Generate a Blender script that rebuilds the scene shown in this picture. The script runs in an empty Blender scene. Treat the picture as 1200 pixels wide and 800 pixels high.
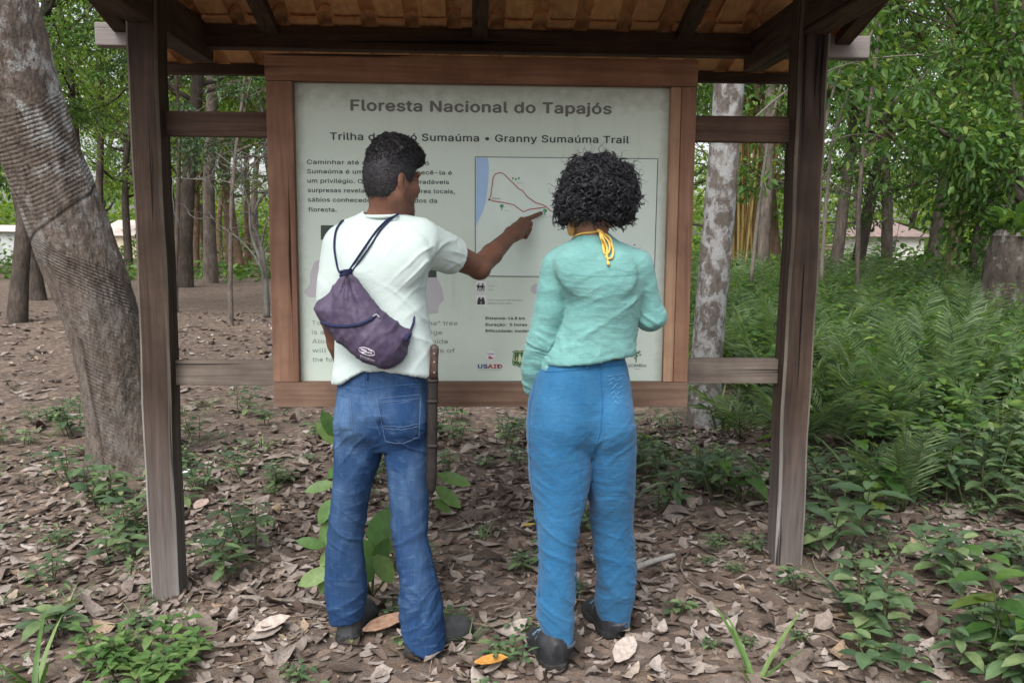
import bpy, bmesh, math, random
import numpy as np
from mathutils import Vector, Matrix, noise as mnoise

rnd = random.Random(7)
scene = bpy.context.scene
COL = scene.collection
rad = math.radians

# ---------------------------------------------------------------- camera
PITCH, ROLL, YAW, FPX = rad(6.88), rad(0.43), rad(2.52), 1000.0
CF = np.array([math.sin(YAW) * math.cos(PITCH), math.cos(YAW) * math.cos(PITCH), -math.sin(PITCH)])
_ri = np.array([math.cos(YAW), -math.sin(YAW), 0.0])
_up = np.cross(_ri, CF)
CR = _ri * math.cos(ROLL) + _up * math.sin(ROLL)
CU = -_ri * math.sin(ROLL) + _up * math.cos(ROLL)
CO = np.array([0.0, 0.0, 1.38])
cam_data = bpy.data.cameras.new('camera')
cam = bpy.data.objects.new('camera', cam_data)
COL.objects.link(cam)
cam_data.sensor_width = 36.0
cam_data.lens = FPX / 1200.0 * 36.0
cam_data.clip_start, cam_data.clip_end = 0.05, 900.0
cam.matrix_world = Matrix(((CR[0], CU[0], -CF[0], CO[0]), (CR[1], CU[1], -CF[1], CO[1]),
                           (CR[2], CU[2], -CF[2], CO[2]), (0, 0, 0, 1)))
scene.camera = cam


def at(px, py, Y):
    """Point of the real place seen at a photo pixel, at the given distance Y."""
    d = CF + CR * (px - 600) / FPX + CU * (400 - py) / FPX
    return CO + d * (Y / d[1])


# ---------------------------------------------------------------- light
world = bpy.data.worlds.new('World')
scene.world = world
world.use_nodes = True
wn, wl = world.node_tree.nodes, world.node_tree.links
wn.clear()
SUN_EL, SUN_AZ = rad(50), rad(205)      # azimuth clockwise from +Y: behind the photographer, a little to the left
sky = wn.new('ShaderNodeTexSky')
sky.sky_type = 'NISHITA'
sky.sun_disc = False
sky.sun_elevation = SUN_EL
sky.sun_rotation = SUN_AZ
sky.dust_density = 4.0
sky.air_density = 1.0
hsv = wn.new('ShaderNodeHueSaturation')
hsv.inputs['Saturation'].default_value = 0.26
bg = wn.new('ShaderNodeBackground')
bg.inputs['Strength'].default_value = 0.15
wo = wn.new('ShaderNodeOutputWorld')
wl.new(sky.outputs[0], hsv.inputs['Color'])
wl.new(hsv.outputs[0], bg.inputs['Color'])
wl.new(bg.outputs[0], wo.inputs['Surface'])
sd = bpy.data.lights.new('sun', 'SUN')
sd.energy = 1.1
sd.angle = rad(32)
sd.color = (1.0, 0.965, 0.91)
sun = bpy.data.objects.new('sun', sd)
COL.objects.link(sun)
_sdir = Vector((math.sin(SUN_AZ) * math.cos(SUN_EL), math.cos(SUN_AZ) * math.cos(SUN_EL), math.sin(SUN_EL)))
sun.rotation_euler = _sdir.to_track_quat('Z', 'Y').to_euler()
sun.location = _sdir * 40

vs = scene.view_settings
vs.view_transform = 'Standard'
vs.look = 'None'
vs.exposure = 1.02
vs.gamma = 1.0
vs.use_curve_mapping = False
cy = scene.cycles
cy.use_denoising = True
cy.use_adaptive_sampling = True
cy.adaptive_threshold = 0.015
cy.max_bounces = 9
cy.diffuse_bounces = 6
cy.glossy_bounces = 2
cy.transmission_bounces = 6
cy.transparent_max_bounces = 6
cy.caustics_reflective = cy.caustics_refractive = False


# ---------------------------------------------------------------- helpers: materials
class MatB:
    def __init__(s, name, rough=0.8, spec=0.3):
        s.m = bpy.data.materials.new(name)
        s.m.use_nodes = True
        s.t = s.m.node_tree
        s.N, s.L = s.t.nodes, s.t.links
        s.b = s.N['Principled BSDF']
        s.b.inputs['Roughness'].default_value = rough
        s.b.inputs['Specular IOR Level'].default_value = spec

    def n(s, kind, **kw):
        x = s.N.new(kind)
        for k, v in kw.items():
            if k in x.inputs:
                x.inputs[k].default_value = v
            else:
                setattr(x, k, v)
        return x

    def coord(s, scale=(1, 1, 1), rot=(0, 0, 0), src='Object'):
        tc = s.n('ShaderNodeTexCoord')
        mp = s.n('ShaderNodeMapping')
        mp.inputs['Scale'].default_value = scale
        mp.inputs['Rotation'].default_value = rot
        s.L.new(tc.outputs[src], mp.inputs[0])
        return mp.outputs[0]

    def noise(s, co, scale, detail=5, rough=0.55, dist=0.0):
        x = s.n('ShaderNodeTexNoise')
        x.inputs['Scale'].default_value = scale
        x.inputs['Detail'].default_value = detail
        x.inputs['Roughness'].default_value = rough
        x.inputs['Distortion'].default_value = dist
        if co is not None:
            s.L.new(co, x.inputs['Vector'])
        return x.outputs['Fac']

    def voro(s, co, scale, feature='F1', out='Distance', rnd_=1.0):
        x = s.n('ShaderNodeTexVoronoi', feature=feature)
        x.inputs['Scale'].default_value = scale
        x.inputs['Randomness'].default_value = rnd_
        s.L.new(co, x.inputs['Vector'])
        return x.outputs[out]

    def wave(s, co, scale, dist=2.0, detail=2, dscale=1.5, direction='Z', kind='BANDS'):
        x = s.n('ShaderNodeTexWave')
        x.wave_type = kind
        x.bands_direction = direction
        x.inputs['Scale'].default_value = scale
        x.inputs['Distortion'].default_value = dist
        x.inputs['Detail'].default_value = detail
        x.inputs['Detail Scale'].default_value = dscale
        s.L.new(co, x.inputs['Vector'])
        return x.outputs['Fac']

    def ramp(s, fac, stops, interp='LINEAR'):
        x = s.n('ShaderNodeValToRGB')
        x.color_ramp.interpolation = interp
        e = x.color_ramp.elements
        while len(e) < len(stops):
            e.new(0.5)
        for el, (p, c) in zip(e, stops):
            el.position = p
            if isinstance(c, (int, float)):
                c = (c, c, c)
            el.color = (c[0], c[1], c[2], 1)
        s.L.new(fac, x.inputs[0])
        return x.outputs[0]

    def mix(s, fac, a, b, blend='MIX'):
        x = s.n('ShaderNodeMix', data_type='RGBA', blend_type=blend)
        if isinstance(fac, (int, float)):
            x.inputs[0].default_value = fac
        else:
            s.L.new(fac, x.inputs[0])
        for i, v in ((6, a), (7, b)):
            if isinstance(v, (tuple, list)):
                x.inputs[i].default_value = (v[0], v[1], v[2], 1)
            else:
                s.L.new(v, x.inputs[i])
        return x.outputs[2]

    def math(s, op, a, b=0.0, clamp=False):
        x = s.n('ShaderNodeMath', operation=op)
        x.use_clamp = clamp
        for i, v in ((0, a), (1, b)):
            if isinstance(v, (int, float)):
                x.inputs[i].default_value = v
            else:
                s.L.new(v, x.inputs[i])
        return x.outputs[0]

    def maprange(s, v, a, b, c=0.0, d=1.0):
        x = s.n('ShaderNodeMapRange')
        for i, q in ((1, a), (2, b), (3, c), (4, d)):
            x.inputs[i].default_value = q
        s.L.new(v, x.inputs[0])
        return x.outputs[0]

    def sep(s, co):
        x = s.n('ShaderNodeSeparateXYZ')
        s.L.new(co, x.inputs[0])
        return x.outputs

    def island(s):
        return s.n('ShaderNodeNewGeometry').outputs['Random Per Island']

    def objrnd(s):
        return s.n('ShaderNodeObjectInfo').outputs['Random']

    def color(s, c):
        if isinstance(c, (tuple, list)):
            s.b.inputs['Base Color'].default_value = (c[0], c[1], c[2], 1)
        else:
            s.L.new(c, s.b.inputs['Base Color'])
        return s

    def rough(s, v):
        s.L.new(v, s.b.inputs['Roughness'])

    def bump(s, h, strength=0.4, dist=0.01, prev=None):
        x = s.n('ShaderNodeBump')
        x.inputs['Strength'].default_value = strength
        x.inputs['Distance'].default_value = dist
        s.L.new(h, x.inputs['Height'])
        if prev is not None:
            s.L.new(prev, x.inputs['Normal'])
        s.L.new(x.outputs[0], s.b.inputs['Normal'])
        return x.outputs[0]


def plain(name, c, rough=0.7, spec=0.3, var=0.12, scale=60):
    m = MatB(name, rough, spec)
    nf = m.noise(m.coord(), scale, 4)
    f = m.maprange(nf, 0.3, 0.7, 1 - var, 1 + var)
    m.color(m.mix(1.0, c, f, 'MULTIPLY'))
    m.bump(nf, 0.15, 0.002)
    return m.m


def wood(name, dark, light, axis, grey=None, zgrey=None, bump=0.5, gscale=1.0):
    dark, light = (dark[0], dark[1], dark[2] * .9), (light[0], light[1], light[2] * .88)
    return wood_(name, dark, light, axis, grey, zgrey, bump, gscale)


def wood_(name, dark, light, axis, grey=None, zgrey=None, bump=0.5, gscale=1.0):
    """Sawn timber with its grain along axis; grey is bleached wood that takes over below the heights zgrey."""
    m = MatB(name, 0.82, 0.25)
    st = [1.0, 1.0, 1.0]
    st['xyz'.index(axis)] = 0.045
    co = m.coord(tuple(st))
    g1 = m.noise(co, 34 * gscale, 7, 0.62, 0.6)
    g2 = m.noise(co, 160 * gscale, 3, 0.6)
    blot = m.noise(m.coord(), 5.5, 4, 0.6)
    base = m.ramp(g1, [(0.3, dark), (0.52, tuple((a + b) / 2 for a, b in zip(dark, light))), (0.72, light)])
    base = m.mix(m.maprange(blot, 0.35, 0.7, 0.0, 0.55), base, tuple(x * 0.6 for x in dark))
    if grey:
        xyz = m.sep(m.coord())
        jag = m.noise(m.coord(tuple(st)), 22, 4)
        zz = m.math('ADD', xyz[2], m.math('MULTIPLY', m.math('SUBTRACT', jag, 0.5), 0.9))
        f = m.maprange(zz, zgrey[0], zgrey[1], 0.0, 1.0)
        f = m.math('MULTIPLY', f, m.maprange(g2, 0.25, 0.6, 0.45, 1.0))
        base = m.mix(f, base, m.mix(g1, tuple(x * 0.55 for x in grey), grey))
    crack = m.ramp(m.noise(m.coord(tuple(x * (1 if i != 'xyz'.index(axis) else 0.4) for i, x in enumerate(st))), 48, 2), [(0.31, 0.12), (0.36, 1.0)])
    base = m.mix(1.0, base, crack, 'MULTIPLY')
    m.color(base)
    h = m.math('ADD', m.math('MULTIPLY', g1, 0.6), m.math('ADD', m.math('MULTIPLY', g2, 0.3), m.math('MULTIPLY', crack, 0.5)))
    m.bump(h, bump, 0.006)
    m.rough(m.maprange(g2, 0.3, 0.7, 0.72, 0.92))
    return m.m


# ---------------------------------------------------------------- helpers: objects
def tag(o, label=None, cat=None, group=None, kind=None):
    for k, v in (('label', label), ('category', cat), ('group', group), ('kind', kind)):
        if v:
            o[k] = v
    return o


def thing(name, label, cat, loc=(0, 0, 0), rotz=0.0, group=None):
    o = bpy.data.objects.new(name, None)
    COL.objects.link(o)
    o.empty_display_size = 0.1
    o.location = loc
    o.rotation_euler = (0, 0, rotz)
    return tag(o, label, cat, group)


def link_mesh(name, me, mat=None, parent=None, world_coords=True):
    """One mesh object. Meshes of parts are written in world coordinates unless world_coords is False."""
    o = bpy.data.objects.new(name, me)
    COL.objects.link(o)
    if mat is not None:
        for mm in (mat if isinstance(mat, (list, tuple)) else [mat]):
            me.materials.append(mm)
    if parent is not None:
        o.parent = parent
        if world_coords:
            off = Vector((0, 0, 0))
            p = parent
            while p is not None:
                off += p.location
                p = p.parent
            o.location = -off
    return o


def mesh_np(name, V, F, smooth=True):
    """Mesh from numpy arrays: V (n,3), F (m,k) with one k, or a list of such arrays."""
    me = bpy.data.meshes.new(name)
    V = np.asarray(V, np.float32)
    Fs = F if isinstance(F, list) else [F]
    Fs = [np.asarray(f, np.int32) for f in Fs if len(f)]
    me.vertices.add(len(V))
    me.vertices.foreach_set('co', V.ravel())
    loops = np.concatenate([f.ravel() for f in Fs])
    tot = np.concatenate([np.full(len(f), f.shape[1], np.int32) for f in Fs])
    start = np.concatenate([[0], np.cumsum(tot)[:-1]]).astype(np.int32)
    me.loops.add(len(loops))
    me.loops.foreach_set('vertex_index', loops)
    me.polygons.add(len(tot))
    me.polygons.foreach_set('loop_start', start)
    me.polygons.foreach_set('loop_total', tot)
    me.polygons.foreach_set('use_smooth', np.full(len(tot), smooth, bool))
    me.update(calc_edges=True)
    me.validate()
    return me


class MB:
    """Collects boxes, tubes, prisms into one mesh."""
    def __init__(s):
        s.bm = bmesh.new()

    def box(s, a, b, bevel=0.004, jit=0.0):
        bm2 = bmesh.new()
        bmesh.ops.create_cube(bm2, size=1.0)
        for v in bm2.verts:
            v.co = Vector([(a[i] + b[i]) / 2 + v.co[i] * (b[i] - a[i]) + (rnd.uniform(-jit, jit) if jit else 0) for i in range(3)])
        if bevel:
            bmesh.ops.bevel(bm2, geom=list(bm2.edges), offset=bevel, segments=2, affect='EDGES', profile=0.6)
        s._merge(bm2)
        return s

    def _merge(s, bm2):
        me = bpy.data.meshes.new('tmp')
        bm2.to_mesh(me)
        bm2.free()
        s.bm.from_mesh(me)
        bpy.data.meshes.remove(me)

    def tube(s, pts, radii, n=10, cap=True):
        pts = [Vector(p) for p in pts]
        if isinstance(radii, (int, float)):
            radii = [radii] * len(pts)
        rings = []
        up = Vector((0.13, 0.21, 1)).normalized()
        for i, p in enumerate(pts):
            d = (pts[min(i + 1, len(pts) - 1)] - pts[max(i - 1, 0)]).normalized()
            x = d.cross(up)
            if x.length < 0.05:
                x = d.cross(Vector((1, 0, 0)))
            x.normalize()
            y = d.cross(x)
            up = x.cross(d) if i else x.cross(d)
            rings.append([s.bm.verts.new(p + (x * math.cos(2 * math.pi * k / n) + y * math.sin(2 * math.pi * k / n)) * radii[i]) for k in range(n)])
        for r0, r1 in zip(rings, rings[1:]):
            for k in range(n):
                s.bm.faces.new((r0[k], r0[(k + 1) % n], r1[(k + 1) % n], r1[k])).smooth = True
        if cap:
            s.bm.faces.new(rings[0])
            s.bm.faces.new(rings[-1][::-1])
        return s

    def prism(s, poly, axis_y0, axis_y1):
        """Polygon in the XZ plane, extruded in Y."""
        f = [s.bm.verts.new((x, axis_y0, z)) for x, z in poly]
        b = [s.bm.verts.new((x, axis_y1, z)) for x, z in poly]
        n = len(poly)
        s.bm.faces.new(f)
        s.bm.faces.new(b[::-1])
        for i in range(n):
            s.bm.faces.new((f[i], b[i], b[(i + 1) % n], f[(i + 1) % n]))
        return s

    def build(s, name, mat=None, parent=None, smooth=False, world_coords=True):
        bmesh.ops.recalc_face_normals(s.bm, faces=list(s.bm.faces))
        me = bpy.data.meshes.new(name)
        s.bm.to_mesh(me)
        s.bm.free()
        if smooth:
            me.polygons.foreach_set('use_smooth', np.ones(len(me.polygons), bool))
        return link_mesh(name, me, mat, parent, world_coords)


def hash3(ix, iy, iz, seed=0):
    h = (ix.astype(np.int64) * 374761393 + iy.astype(np.int64) * 668265263 + iz.astype(np.int64) * 2147483647 + seed * 974711) & 0x7fffffff
    h = ((h ^ (h >> 13)) * 1274126177) & 0x7fffffff
    h = (h ^ (h >> 16)) & 0xffff
    return h / 65535.0 * 2 - 1


def vnoise(P, scale, seed=0, octaves=2):
    """Value noise in [-1, 1] at points P (n,3)."""
    out = np.zeros(len(P))
    amp, tot = 1.0, 0.0
    for o in range(octaves):
        q = P * scale * (2 ** o) + 17.3 * o
        i = np.floor(q)
        f = q - i
        f = f * f * f * (f * (f * 6 - 15) + 10)
        i = i.astype(np.int64)
        v = 0
        for dx in (0, 1):
            for dy in (0, 1):
                for dz in (0, 1):
                    w = (f[:, 0] if dx else 1 - f[:, 0]) * (f[:, 1] if dy else 1 - f[:, 1]) * (f[:, 2] if dz else 1 - f[:, 2])
                    v = v + w * hash3(i[:, 0] + dx, i[:, 1] + dy, i[:, 2] + dz, seed + o)
        out += v * amp
        tot += amp
        amp *= 0.5
    return out / tot


# ---------------------------------------------------------------- the ground
def ground_h(x, y):
    x = np.asarray(x, float)
    y = np.asarray(y, float)
    P = np.stack([x, y, x * 0], -1).reshape(-1, 3)
    near = 1 / (1 + np.exp((P[:, 1] - 12) / 2.0))
    h = 0.045 * np.clip(P[:, 0], -3, 3) * near
    h = h + 0.020 * vnoise(P, 1.1, 3, 2) + 0.009 * vnoise(P, 5.0, 5, 2) * near + 0.05 * vnoise(P, 0.16, 9, 1) * (1 - near)
    return h.reshape(x.shape)


def gh(x, y):
    return float(ground_h(np.array([x]), np.array([y]))[0])


def build_ground():
    xs = np.concatenate([-np.geomspace(220, 7.2, 34), np.arange(-7, 7.01, 0.05), np.geomspace(7.2, 220, 34)])
    ys = np.concatenate([-np.geomspace(120, 1.2, 20), np.arange(-1, 9.01, 0.05), np.geomspace(9.2, 420, 70)])
    X, Y = np.meshgrid(xs, ys, indexing='ij')
    V = np.stack([X, Y, ground_h(X, Y)], -1).reshape(-1, 3)
    ny = len(ys)
    i, j = np.meshgrid(np.arange(len(xs) - 1), np.arange(ny - 1), indexing='ij')
    a = (i * ny + j).ravel()
    F = np.stack([a, a + ny, a + ny + 1, a + 1], -1)
    m = MatB('forest_floor_soil', 0.95, 0.12)
    co = m.coord()
    n1 = m.noise(co, 1.3, 6, 0.6)
    n2 = m.noise(co, 14, 6, 0.65)
    n3 = m.noise(co, 120, 4, 0.6)
    c = m.ramp(n2, [(0.3, (0.058, 0.045, 0.038)), (0.5, (0.108, 0.084, 0.070)), (0.7, (0.175, 0.142, 0.118))])
    c = m.mix(m.maprange(n1, 0.4, 0.65), c, m.mix(n2, (0.095, 0.072, 0.059), (0.20, 0.158, 0.130)))
    # scraps of old leaves trodden into the soil
    v = m.voro(m.coord((1, 1, 0.2)), 26, 'F1', 'Color')
    vs_ = m.n('ShaderNodeSeparateColor')
    m.L.new(v, vs_.inputs[0])
    scrap = m.mix(vs_.outputs[1], (0.10, 0.066, 0.048), (0.30, 0.225, 0.18))
    c = m.mix(m.math('MULTIPLY', m.maprange(vs_.outputs[0], 0.52, 0.56), 0.75), c, scrap)
    m.color(c)
    h = m.math('ADD', m.math('MULTIPLY', n2, 0.8), m.math('ADD', m.math('MULTIPLY', n3, 0.35), m.math('MULTIPLY', vs_.outputs[2], 0.3)))
    m.bump(h, 0.8, 0.025)
    o = link_mesh('ground', mesh_np('ground', V, F), m.m)
    tag(o, 'brown forest soil running off under the trees', 'ground', kind='structure')


build_ground()

# ---------------------------------------------------------------- the shelter
M_POST = wood('weathered_post_wood', (0.031, 0.020, 0.017), (0.104, 0.070, 0.059), 'z', (0.215, 0.19, 0.182), (0.75, -0.15))
M_BEAM = wood('dark_roof_timber', (0.040, 0.024, 0.020), (0.115, 0.072, 0.058), 'x')


def purlin_material():
    mt = wood('purlin_timber', (0.040, 0.024, 0.020), (0.115, 0.072, 0.058), 'x').copy()
    m = MatB('tmp')
    bpy.data.materials.remove(m.m)
    m.m, m.t = mt, mt.node_tree
    m.N, m.L = m.t.nodes, m.t.links
    m.b = next(n for n in m.N if n.type == 'BSDF_PRINCIPLED')
    src = m.b.inputs['Base Color'].links[0].from_socket
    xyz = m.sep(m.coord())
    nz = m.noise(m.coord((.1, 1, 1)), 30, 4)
    f = m.maprange(m.math('ADD', m.math('ABSOLUTE', m.math('SUBTRACT', xyz[0], .03)), m.math('MULTIPLY', nz, .1)), 1.42, 1.50)   # paler grey towards both ends
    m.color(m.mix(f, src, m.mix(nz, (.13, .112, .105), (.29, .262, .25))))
    return mt


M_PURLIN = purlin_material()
M_BEAMY = wood('dark_cross_timber', (0.040, 0.024, 0.020), (0.115, 0.072, 0.058), 'y')
M_RAILD = wood('brown_rail_wood', (0.060, 0.036, 0.030), (0.150, 0.098, 0.083), 'x')
M_RAILG = wood('bleached_rail_wood', (0.10, 0.078, 0.072), (0.27, 0.225, 0.215), 'x')
M_FRAME = wood('reddish_frame_wood', (0.15, 0.068, 0.045), (0.29, 0.16, 0.115), 'x', bump=0.3)
M_FRAMEV = wood('reddish_upright_wood', (0.19, 0.095, 0.068), (0.36, 0.215, 0.165), 'z', bump=0.3)
M_FRAMEB = wood('worn_sill_wood', (0.13, 0.075, 0.058), (0.28, 0.185, 0.155), 'x', bump=0.3)
M_LATH = wood('pale_lath_wood', (0.30, 0.17, 0.12), (0.50, 0.335, 0.255), 'z', bump=0.25)
M_FRAMEL = wood('brown_upright_wood', (0.15, 0.075, 0.055), (0.30, 0.175, 0.135), 'z', bump=0.3)


def tile_material():
    m = MatB('terracotta_tile', 0.85, 0.2)
    co = m.coord()
    n1 = m.noise(co, 9, 5)
    n2 = m.noise(m.coord((1, 0.12, 1)), 45, 4)
    c = m.ramp(n2, [(0.3, (0.56, 0.285, 0.135)), (0.7, (0.76, 0.44, 0.23))])
    c = m.mix(m.math('MULTIPLY', m.island(), 0.45), c, (0.42, 0.23, 0.13))
    c = m.mix(m.maprange(n1, 0.55, 0.75, 0.0, 0.5), c, (0.13, 0.085, 0.06))
    m.color(c)
    m.bump(m.math('ADD', n1, n2), 0.3, 0.004)
    return m.m


shelter = thing('trail_shelter', 'open wooden shelter of two weathered posts under a clay tile roof', 'shelter', (0, 3.36, 0))


def post(x0, x1, lean, z0):
    y0, y1, zt = 3.30, 3.42, 2.56
    n = 24
    bm = bmesh.new()
    rings = []
    ch = 0.010
    for k in range(n + 1):
        z = z0 + (zt - z0) * k / n
        dx = lean * k / n
        wob = lambda s: 0.0025 * math.sin(z * 5 + s) + 0.0015 * math.sin(z * 13 + 2 * s)
        a, b, c, d = x0 + dx + wob(1), x1 + dx + wob(2), y0 + wob(3), y1 + wob(4)
        pts = [(a + ch, c), (b - ch, c), (b, c + ch), (b, d - ch), (b - ch, d), (a + ch, d), (a, d - ch), (a, c + ch)]
        rings.append([bm.verts.new((p[0], p[1], z)) for p in pts])
    for r0, r1 in zip(rings, rings[1:]):
        for k in range(8):
            bm.faces.new((r0[k], r0[(k + 1) % 8], r1[(k + 1) % 8], r1[k])).material_index = k % 2
    bm.faces.new(rings[0][::-1])
    bm.faces.new(rings[-1])
    mb = MB()
    mb._merge(bm)
    return mb


M_EDGE = wood('worn_post_edge', (0.085, 0.068, 0.060), (0.26, 0.222, 0.205), 'z', (0.42, 0.40, 0.385), (1.1, -0.1))
post(-1.287, -1.176, 0.006, -0.18).build('post', [M_POST, M_EDGE], shelter)
rp = post(1.226, 1.342, 0.010, -0.05)
rp.build('post', [M_POST, M_EDGE], shelter)
# long drying split near the head of one post
sp = MB()
sp.tube([(1.318, 3.2995, 1.74), (1.322, 3.2995, 1.86), (1.316, 3.2995, 1.95), (1.325, 3.2995, 2.10)], [0.001, 0.004, 0.003, 0.001], 6)
o = sp.build('crack', plain('split_shadow_wood', (0.012, 0.009, 0.008)), shelter)

for (xa, xb, z0, z1, mt) in ((-1.174, -0.70, 1.757, 1.850, M_RAILD), (0.78, 1.232, 1.760, 1.860, M_RAILD),
                             (-1.178, -0.70, 0.797, 0.895, M_RAILG), (0.78, 1.228, 0.803, 0.905, M_RAILG)):
    MB().box((xa, 3.366, z0), (xb, 3.406, z1), 0.005).build('rail', mt, shelter)
for xc in (-1.232, 1.290):
    MB().box((xc - 0.046, 2.76, 2.156), (xc + 0.050, 4.045, 2.312), 0.008).build('cross_beam', M_BEAMY, shelter)
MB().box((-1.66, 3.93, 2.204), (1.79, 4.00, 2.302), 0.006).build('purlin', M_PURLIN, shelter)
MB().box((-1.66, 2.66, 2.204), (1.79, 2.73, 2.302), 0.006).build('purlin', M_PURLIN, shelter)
MB().box((-1.58, 4.31, 2.158), (1.70, 4.36, 2.205), 0.004).build('eave_batten', M_BEAM, shelter)
MB().box((-1.58, 2.30, 2.158), (1.70, 2.35, 2.205), 0.004).build('eave_batten', M_BEAM, shelter)
MB().box((-1.58, 3.32, 2.455), (1.70, 3.40, 2.555), 0.006).build('ridge_beam', M_BEAM, shelter)
SL = 0.275


def slope_z(y):            # underside of the tiles
    return 2.299 - SL * (abs(y - 3.36) - 0.605)


for xr in (-1.54, -0.90, 0.02, 0.93, 1.66):
    for sgn in (1, -1):
        bm = bmesh.new()
        if True:
            ya, yb = 3.36 + sgn * 0.045, 3.36 + sgn * 0.567
            w = 0.034
            v = []
            for y in (ya, yb):
                for dx, dz in ((-w, -0.050), (w, -0.050), (w, -0.006), (-w, -0.006)):
                    v.append(bm.verts.new((xr + dx, y, slope_z(y) + dz)))
            for q in ((0, 1, 2, 3), (7, 6, 5, 4), (0, 4, 5, 1), (1, 5, 6, 2), (2, 6, 7, 3), (3, 7, 4, 0)):
                bm.faces.new([v[i] for i in q])
        mb = MB()
        mb._merge(bm)
        mb.build('rafter', M_BEAMY, shelter)


def tiles():
    """Clay tiles, each a flat pan with one half-round roll, in two overlapping courses on both slopes."""
    V, F = [], []
    pitch, pan, rh, th = 0.188, 0.118, 0.040, 0.013
    prof = [(-.004, .000), (.03, -.002), (.06, -.0025), (.09, -.002), (pan, .000)]
    prof += [(pan + .039 - .039 * math.cos(math.pi * k / 8), rh * math.sin(math.pi * k / 8)) for k in range(1, 8)] + [(pitch + .010, .000)]
    n = len(prof)
    for sgn in (1, -1):
        for ci, (d0, d1) in enumerate(((0.0, 0.615), (0.535, 1.10))):
            for ix in range(17):
                x0 = -1.56 + ix * pitch + rnd.uniform(-.003, .003)
                jy, jz, sk = rnd.uniform(-.007, .007), rnd.uniform(-.003, .003), rnd.uniform(-.006, .006)
                base = len(V)
                for shell in (0, 1):
                    for e, dd in enumerate((d0, d1)):
                        lift = (0.028 if ci == 0 else (0.004 if e == 0 else 0.020))
                        for (px_, pz) in prof:
                            k_ = 1.0 if shell == 0 else 1.0 + .3 * (pz > .005)
                            V.append((x0 + px_ + sk * e, 3.36 + sgn * (dd + jy), slope_z(3.36 + dd) + lift + jz + pz * k_ + th * shell))
                for shell in (0, 1):
                    o_ = base + shell * 2 * n
                    for k in range(n - 1):
                        F.append((o_ + k, o_ + k + 1, o_ + n + k + 1, o_ + n + k))
                for e in (0, 1):
                    for k in range(n - 1):
                        p = base + e * n + k
                        F.append((p, p + 1, p + 1 + 2 * n, p + 2 * n))
                for k in (0, n - 1):
                    p = base + k
                    F.append((p, p + n, p + 3 * n, p + 2 * n))
    me = mesh_np('roof_tiles', np.array(V), np.array(F), False)
    return me


M_TILE = tile_material()
roof = link_mesh('roof', tiles(), M_TILE, shelter)
rc = MB()
for ix in range(10):                      # ridge caps
    x = -1.62 + ix * 0.335
    rc.tube([(x, 3.36, 2.545), (x + 0.36, 3.36, 2.552)], [0.085, 0.075], 14)
rc.build('ridge_cap', M_TILE, roof, smooth=False)

# ---------------------------------------------------------------- the sign
YF, YP = 3.300, 3.338
sign = thing('trail_sign', 'large pale trail information board with a map in a reddish wooden frame', 'information board', (0.03, 3.32, 0.72))


def fx(px, py):
    p = at(px, py, YF)
    return p[0], p[2]


tl, tr, br, bl = fx(309.5, 62), fx(818.5, 70), fx(806, 476), fx(320, 478)
XL, XR = (tl[0] + bl[0]) / 2, (tr[0] + br[0]) / 2
ZT, ZB = (tl[1] + tr[1]) / 2, (bl[1] + br[1]) / 2
itl, itr, ibr, ibl = fx(343, 96), fx(787, 100), fx(778, 447), fx(350, 449)
IXL, IXR = (itl[0] + ibl[0]) / 2, (itr[0] + ibr[0]) / 2
IZT, IZB = (itl[1] + itr[1]) / 2, (ibl[1] + ibr[1]) / 2
MB().box((XL, YF, IZT), (XR, YF + 0.058, ZT), 0.004).build('frame_board', M_FRAME, sign)
MB().box((XL, YF + 0.002, ZB), (XR, YF + 0.056, IZB), 0.004).build('frame_board', M_FRAMEB, sign)
MB().box((XL + 0.002, YF + 0.003, IZB + 0.001), (IXL, YF + 0.055, IZT - 0.001), 0.003).build('frame_board', M_FRAMEL, sign)
MB().box((IXR + 0.040, YF + 0.003, IZB + 0.001), (XR - 0.002, YF + 0.055, IZT - 0.001), 0.003).build('frame_board', M_FRAMEV, sign)
MB().box((IXR, YF + 0.007, IZB + 0.001), (IXR + 0.039, YF + 0.055, IZT - 0.001), 0.003).build('frame_lath', M_LATH, sign)


def panel_material():
    m = MatB('faded_sign_panel', 0.42, 0.35)
    co = m.coord()
    n1 = m.noise(co, 2.2, 5, 0.6)
    n2 = m.noise(co, 26, 5, 0.6)
    c = m.ramp(n1, [(0.3, (0.54, 0.63, 0.56)), (0.7, (0.585, 0.67, 0.605))])
    xyz = m.sep(co)
    edge = m.maprange(m.math('ADD', xyz[2], m.math('MULTIPLY', n2, 0.16)), IZT - 0.02, IZT + 0.07, 0.0, 0.5)   # darker and blotchy towards the top edge
    c = m.mix(edge, c, (0.20, 0.20, 0.16))
    e2 = m.maprange(m.math('ADD', m.math('ABSOLUTE', m.math('SUBTRACT', xyz[0], (IXL + IXR) / 2)), m.math('MULTIPLY', n2, 0.05)), (IXR - IXL) / 2 - 0.01, (IXR - IXL) / 2 + 0.03, 0.0, 0.55)
    c = m.mix(e2, c, (0.25, 0.25, 0.21))
    streak = m.ramp(m.noise(m.coord((1, 1, .06)), 24, 4, .6), [(.56, 0.0), (.80, .30)])      # runs of dirty water down the board
    c = m.mix(streak, c, (.36, .37, .31))
    spots = m.ramp(m.noise(co, 70, 3, 0.7), [(0.66, 0.0), (0.78, 0.5)])
    c = m.mix(spots, c, (0.26, 0.26, 0.22))
    m.color(c)
    m.rough(m.maprange(n2, 0.3, 0.7, 0.38, 0.58))
    return m.m


MB().box((IXL - 0.01, YP, IZB - 0.01), (IXR + 0.01, YP + 0.012, IZT + 0.01), 0).build('panel', panel_material(), sign)


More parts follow.
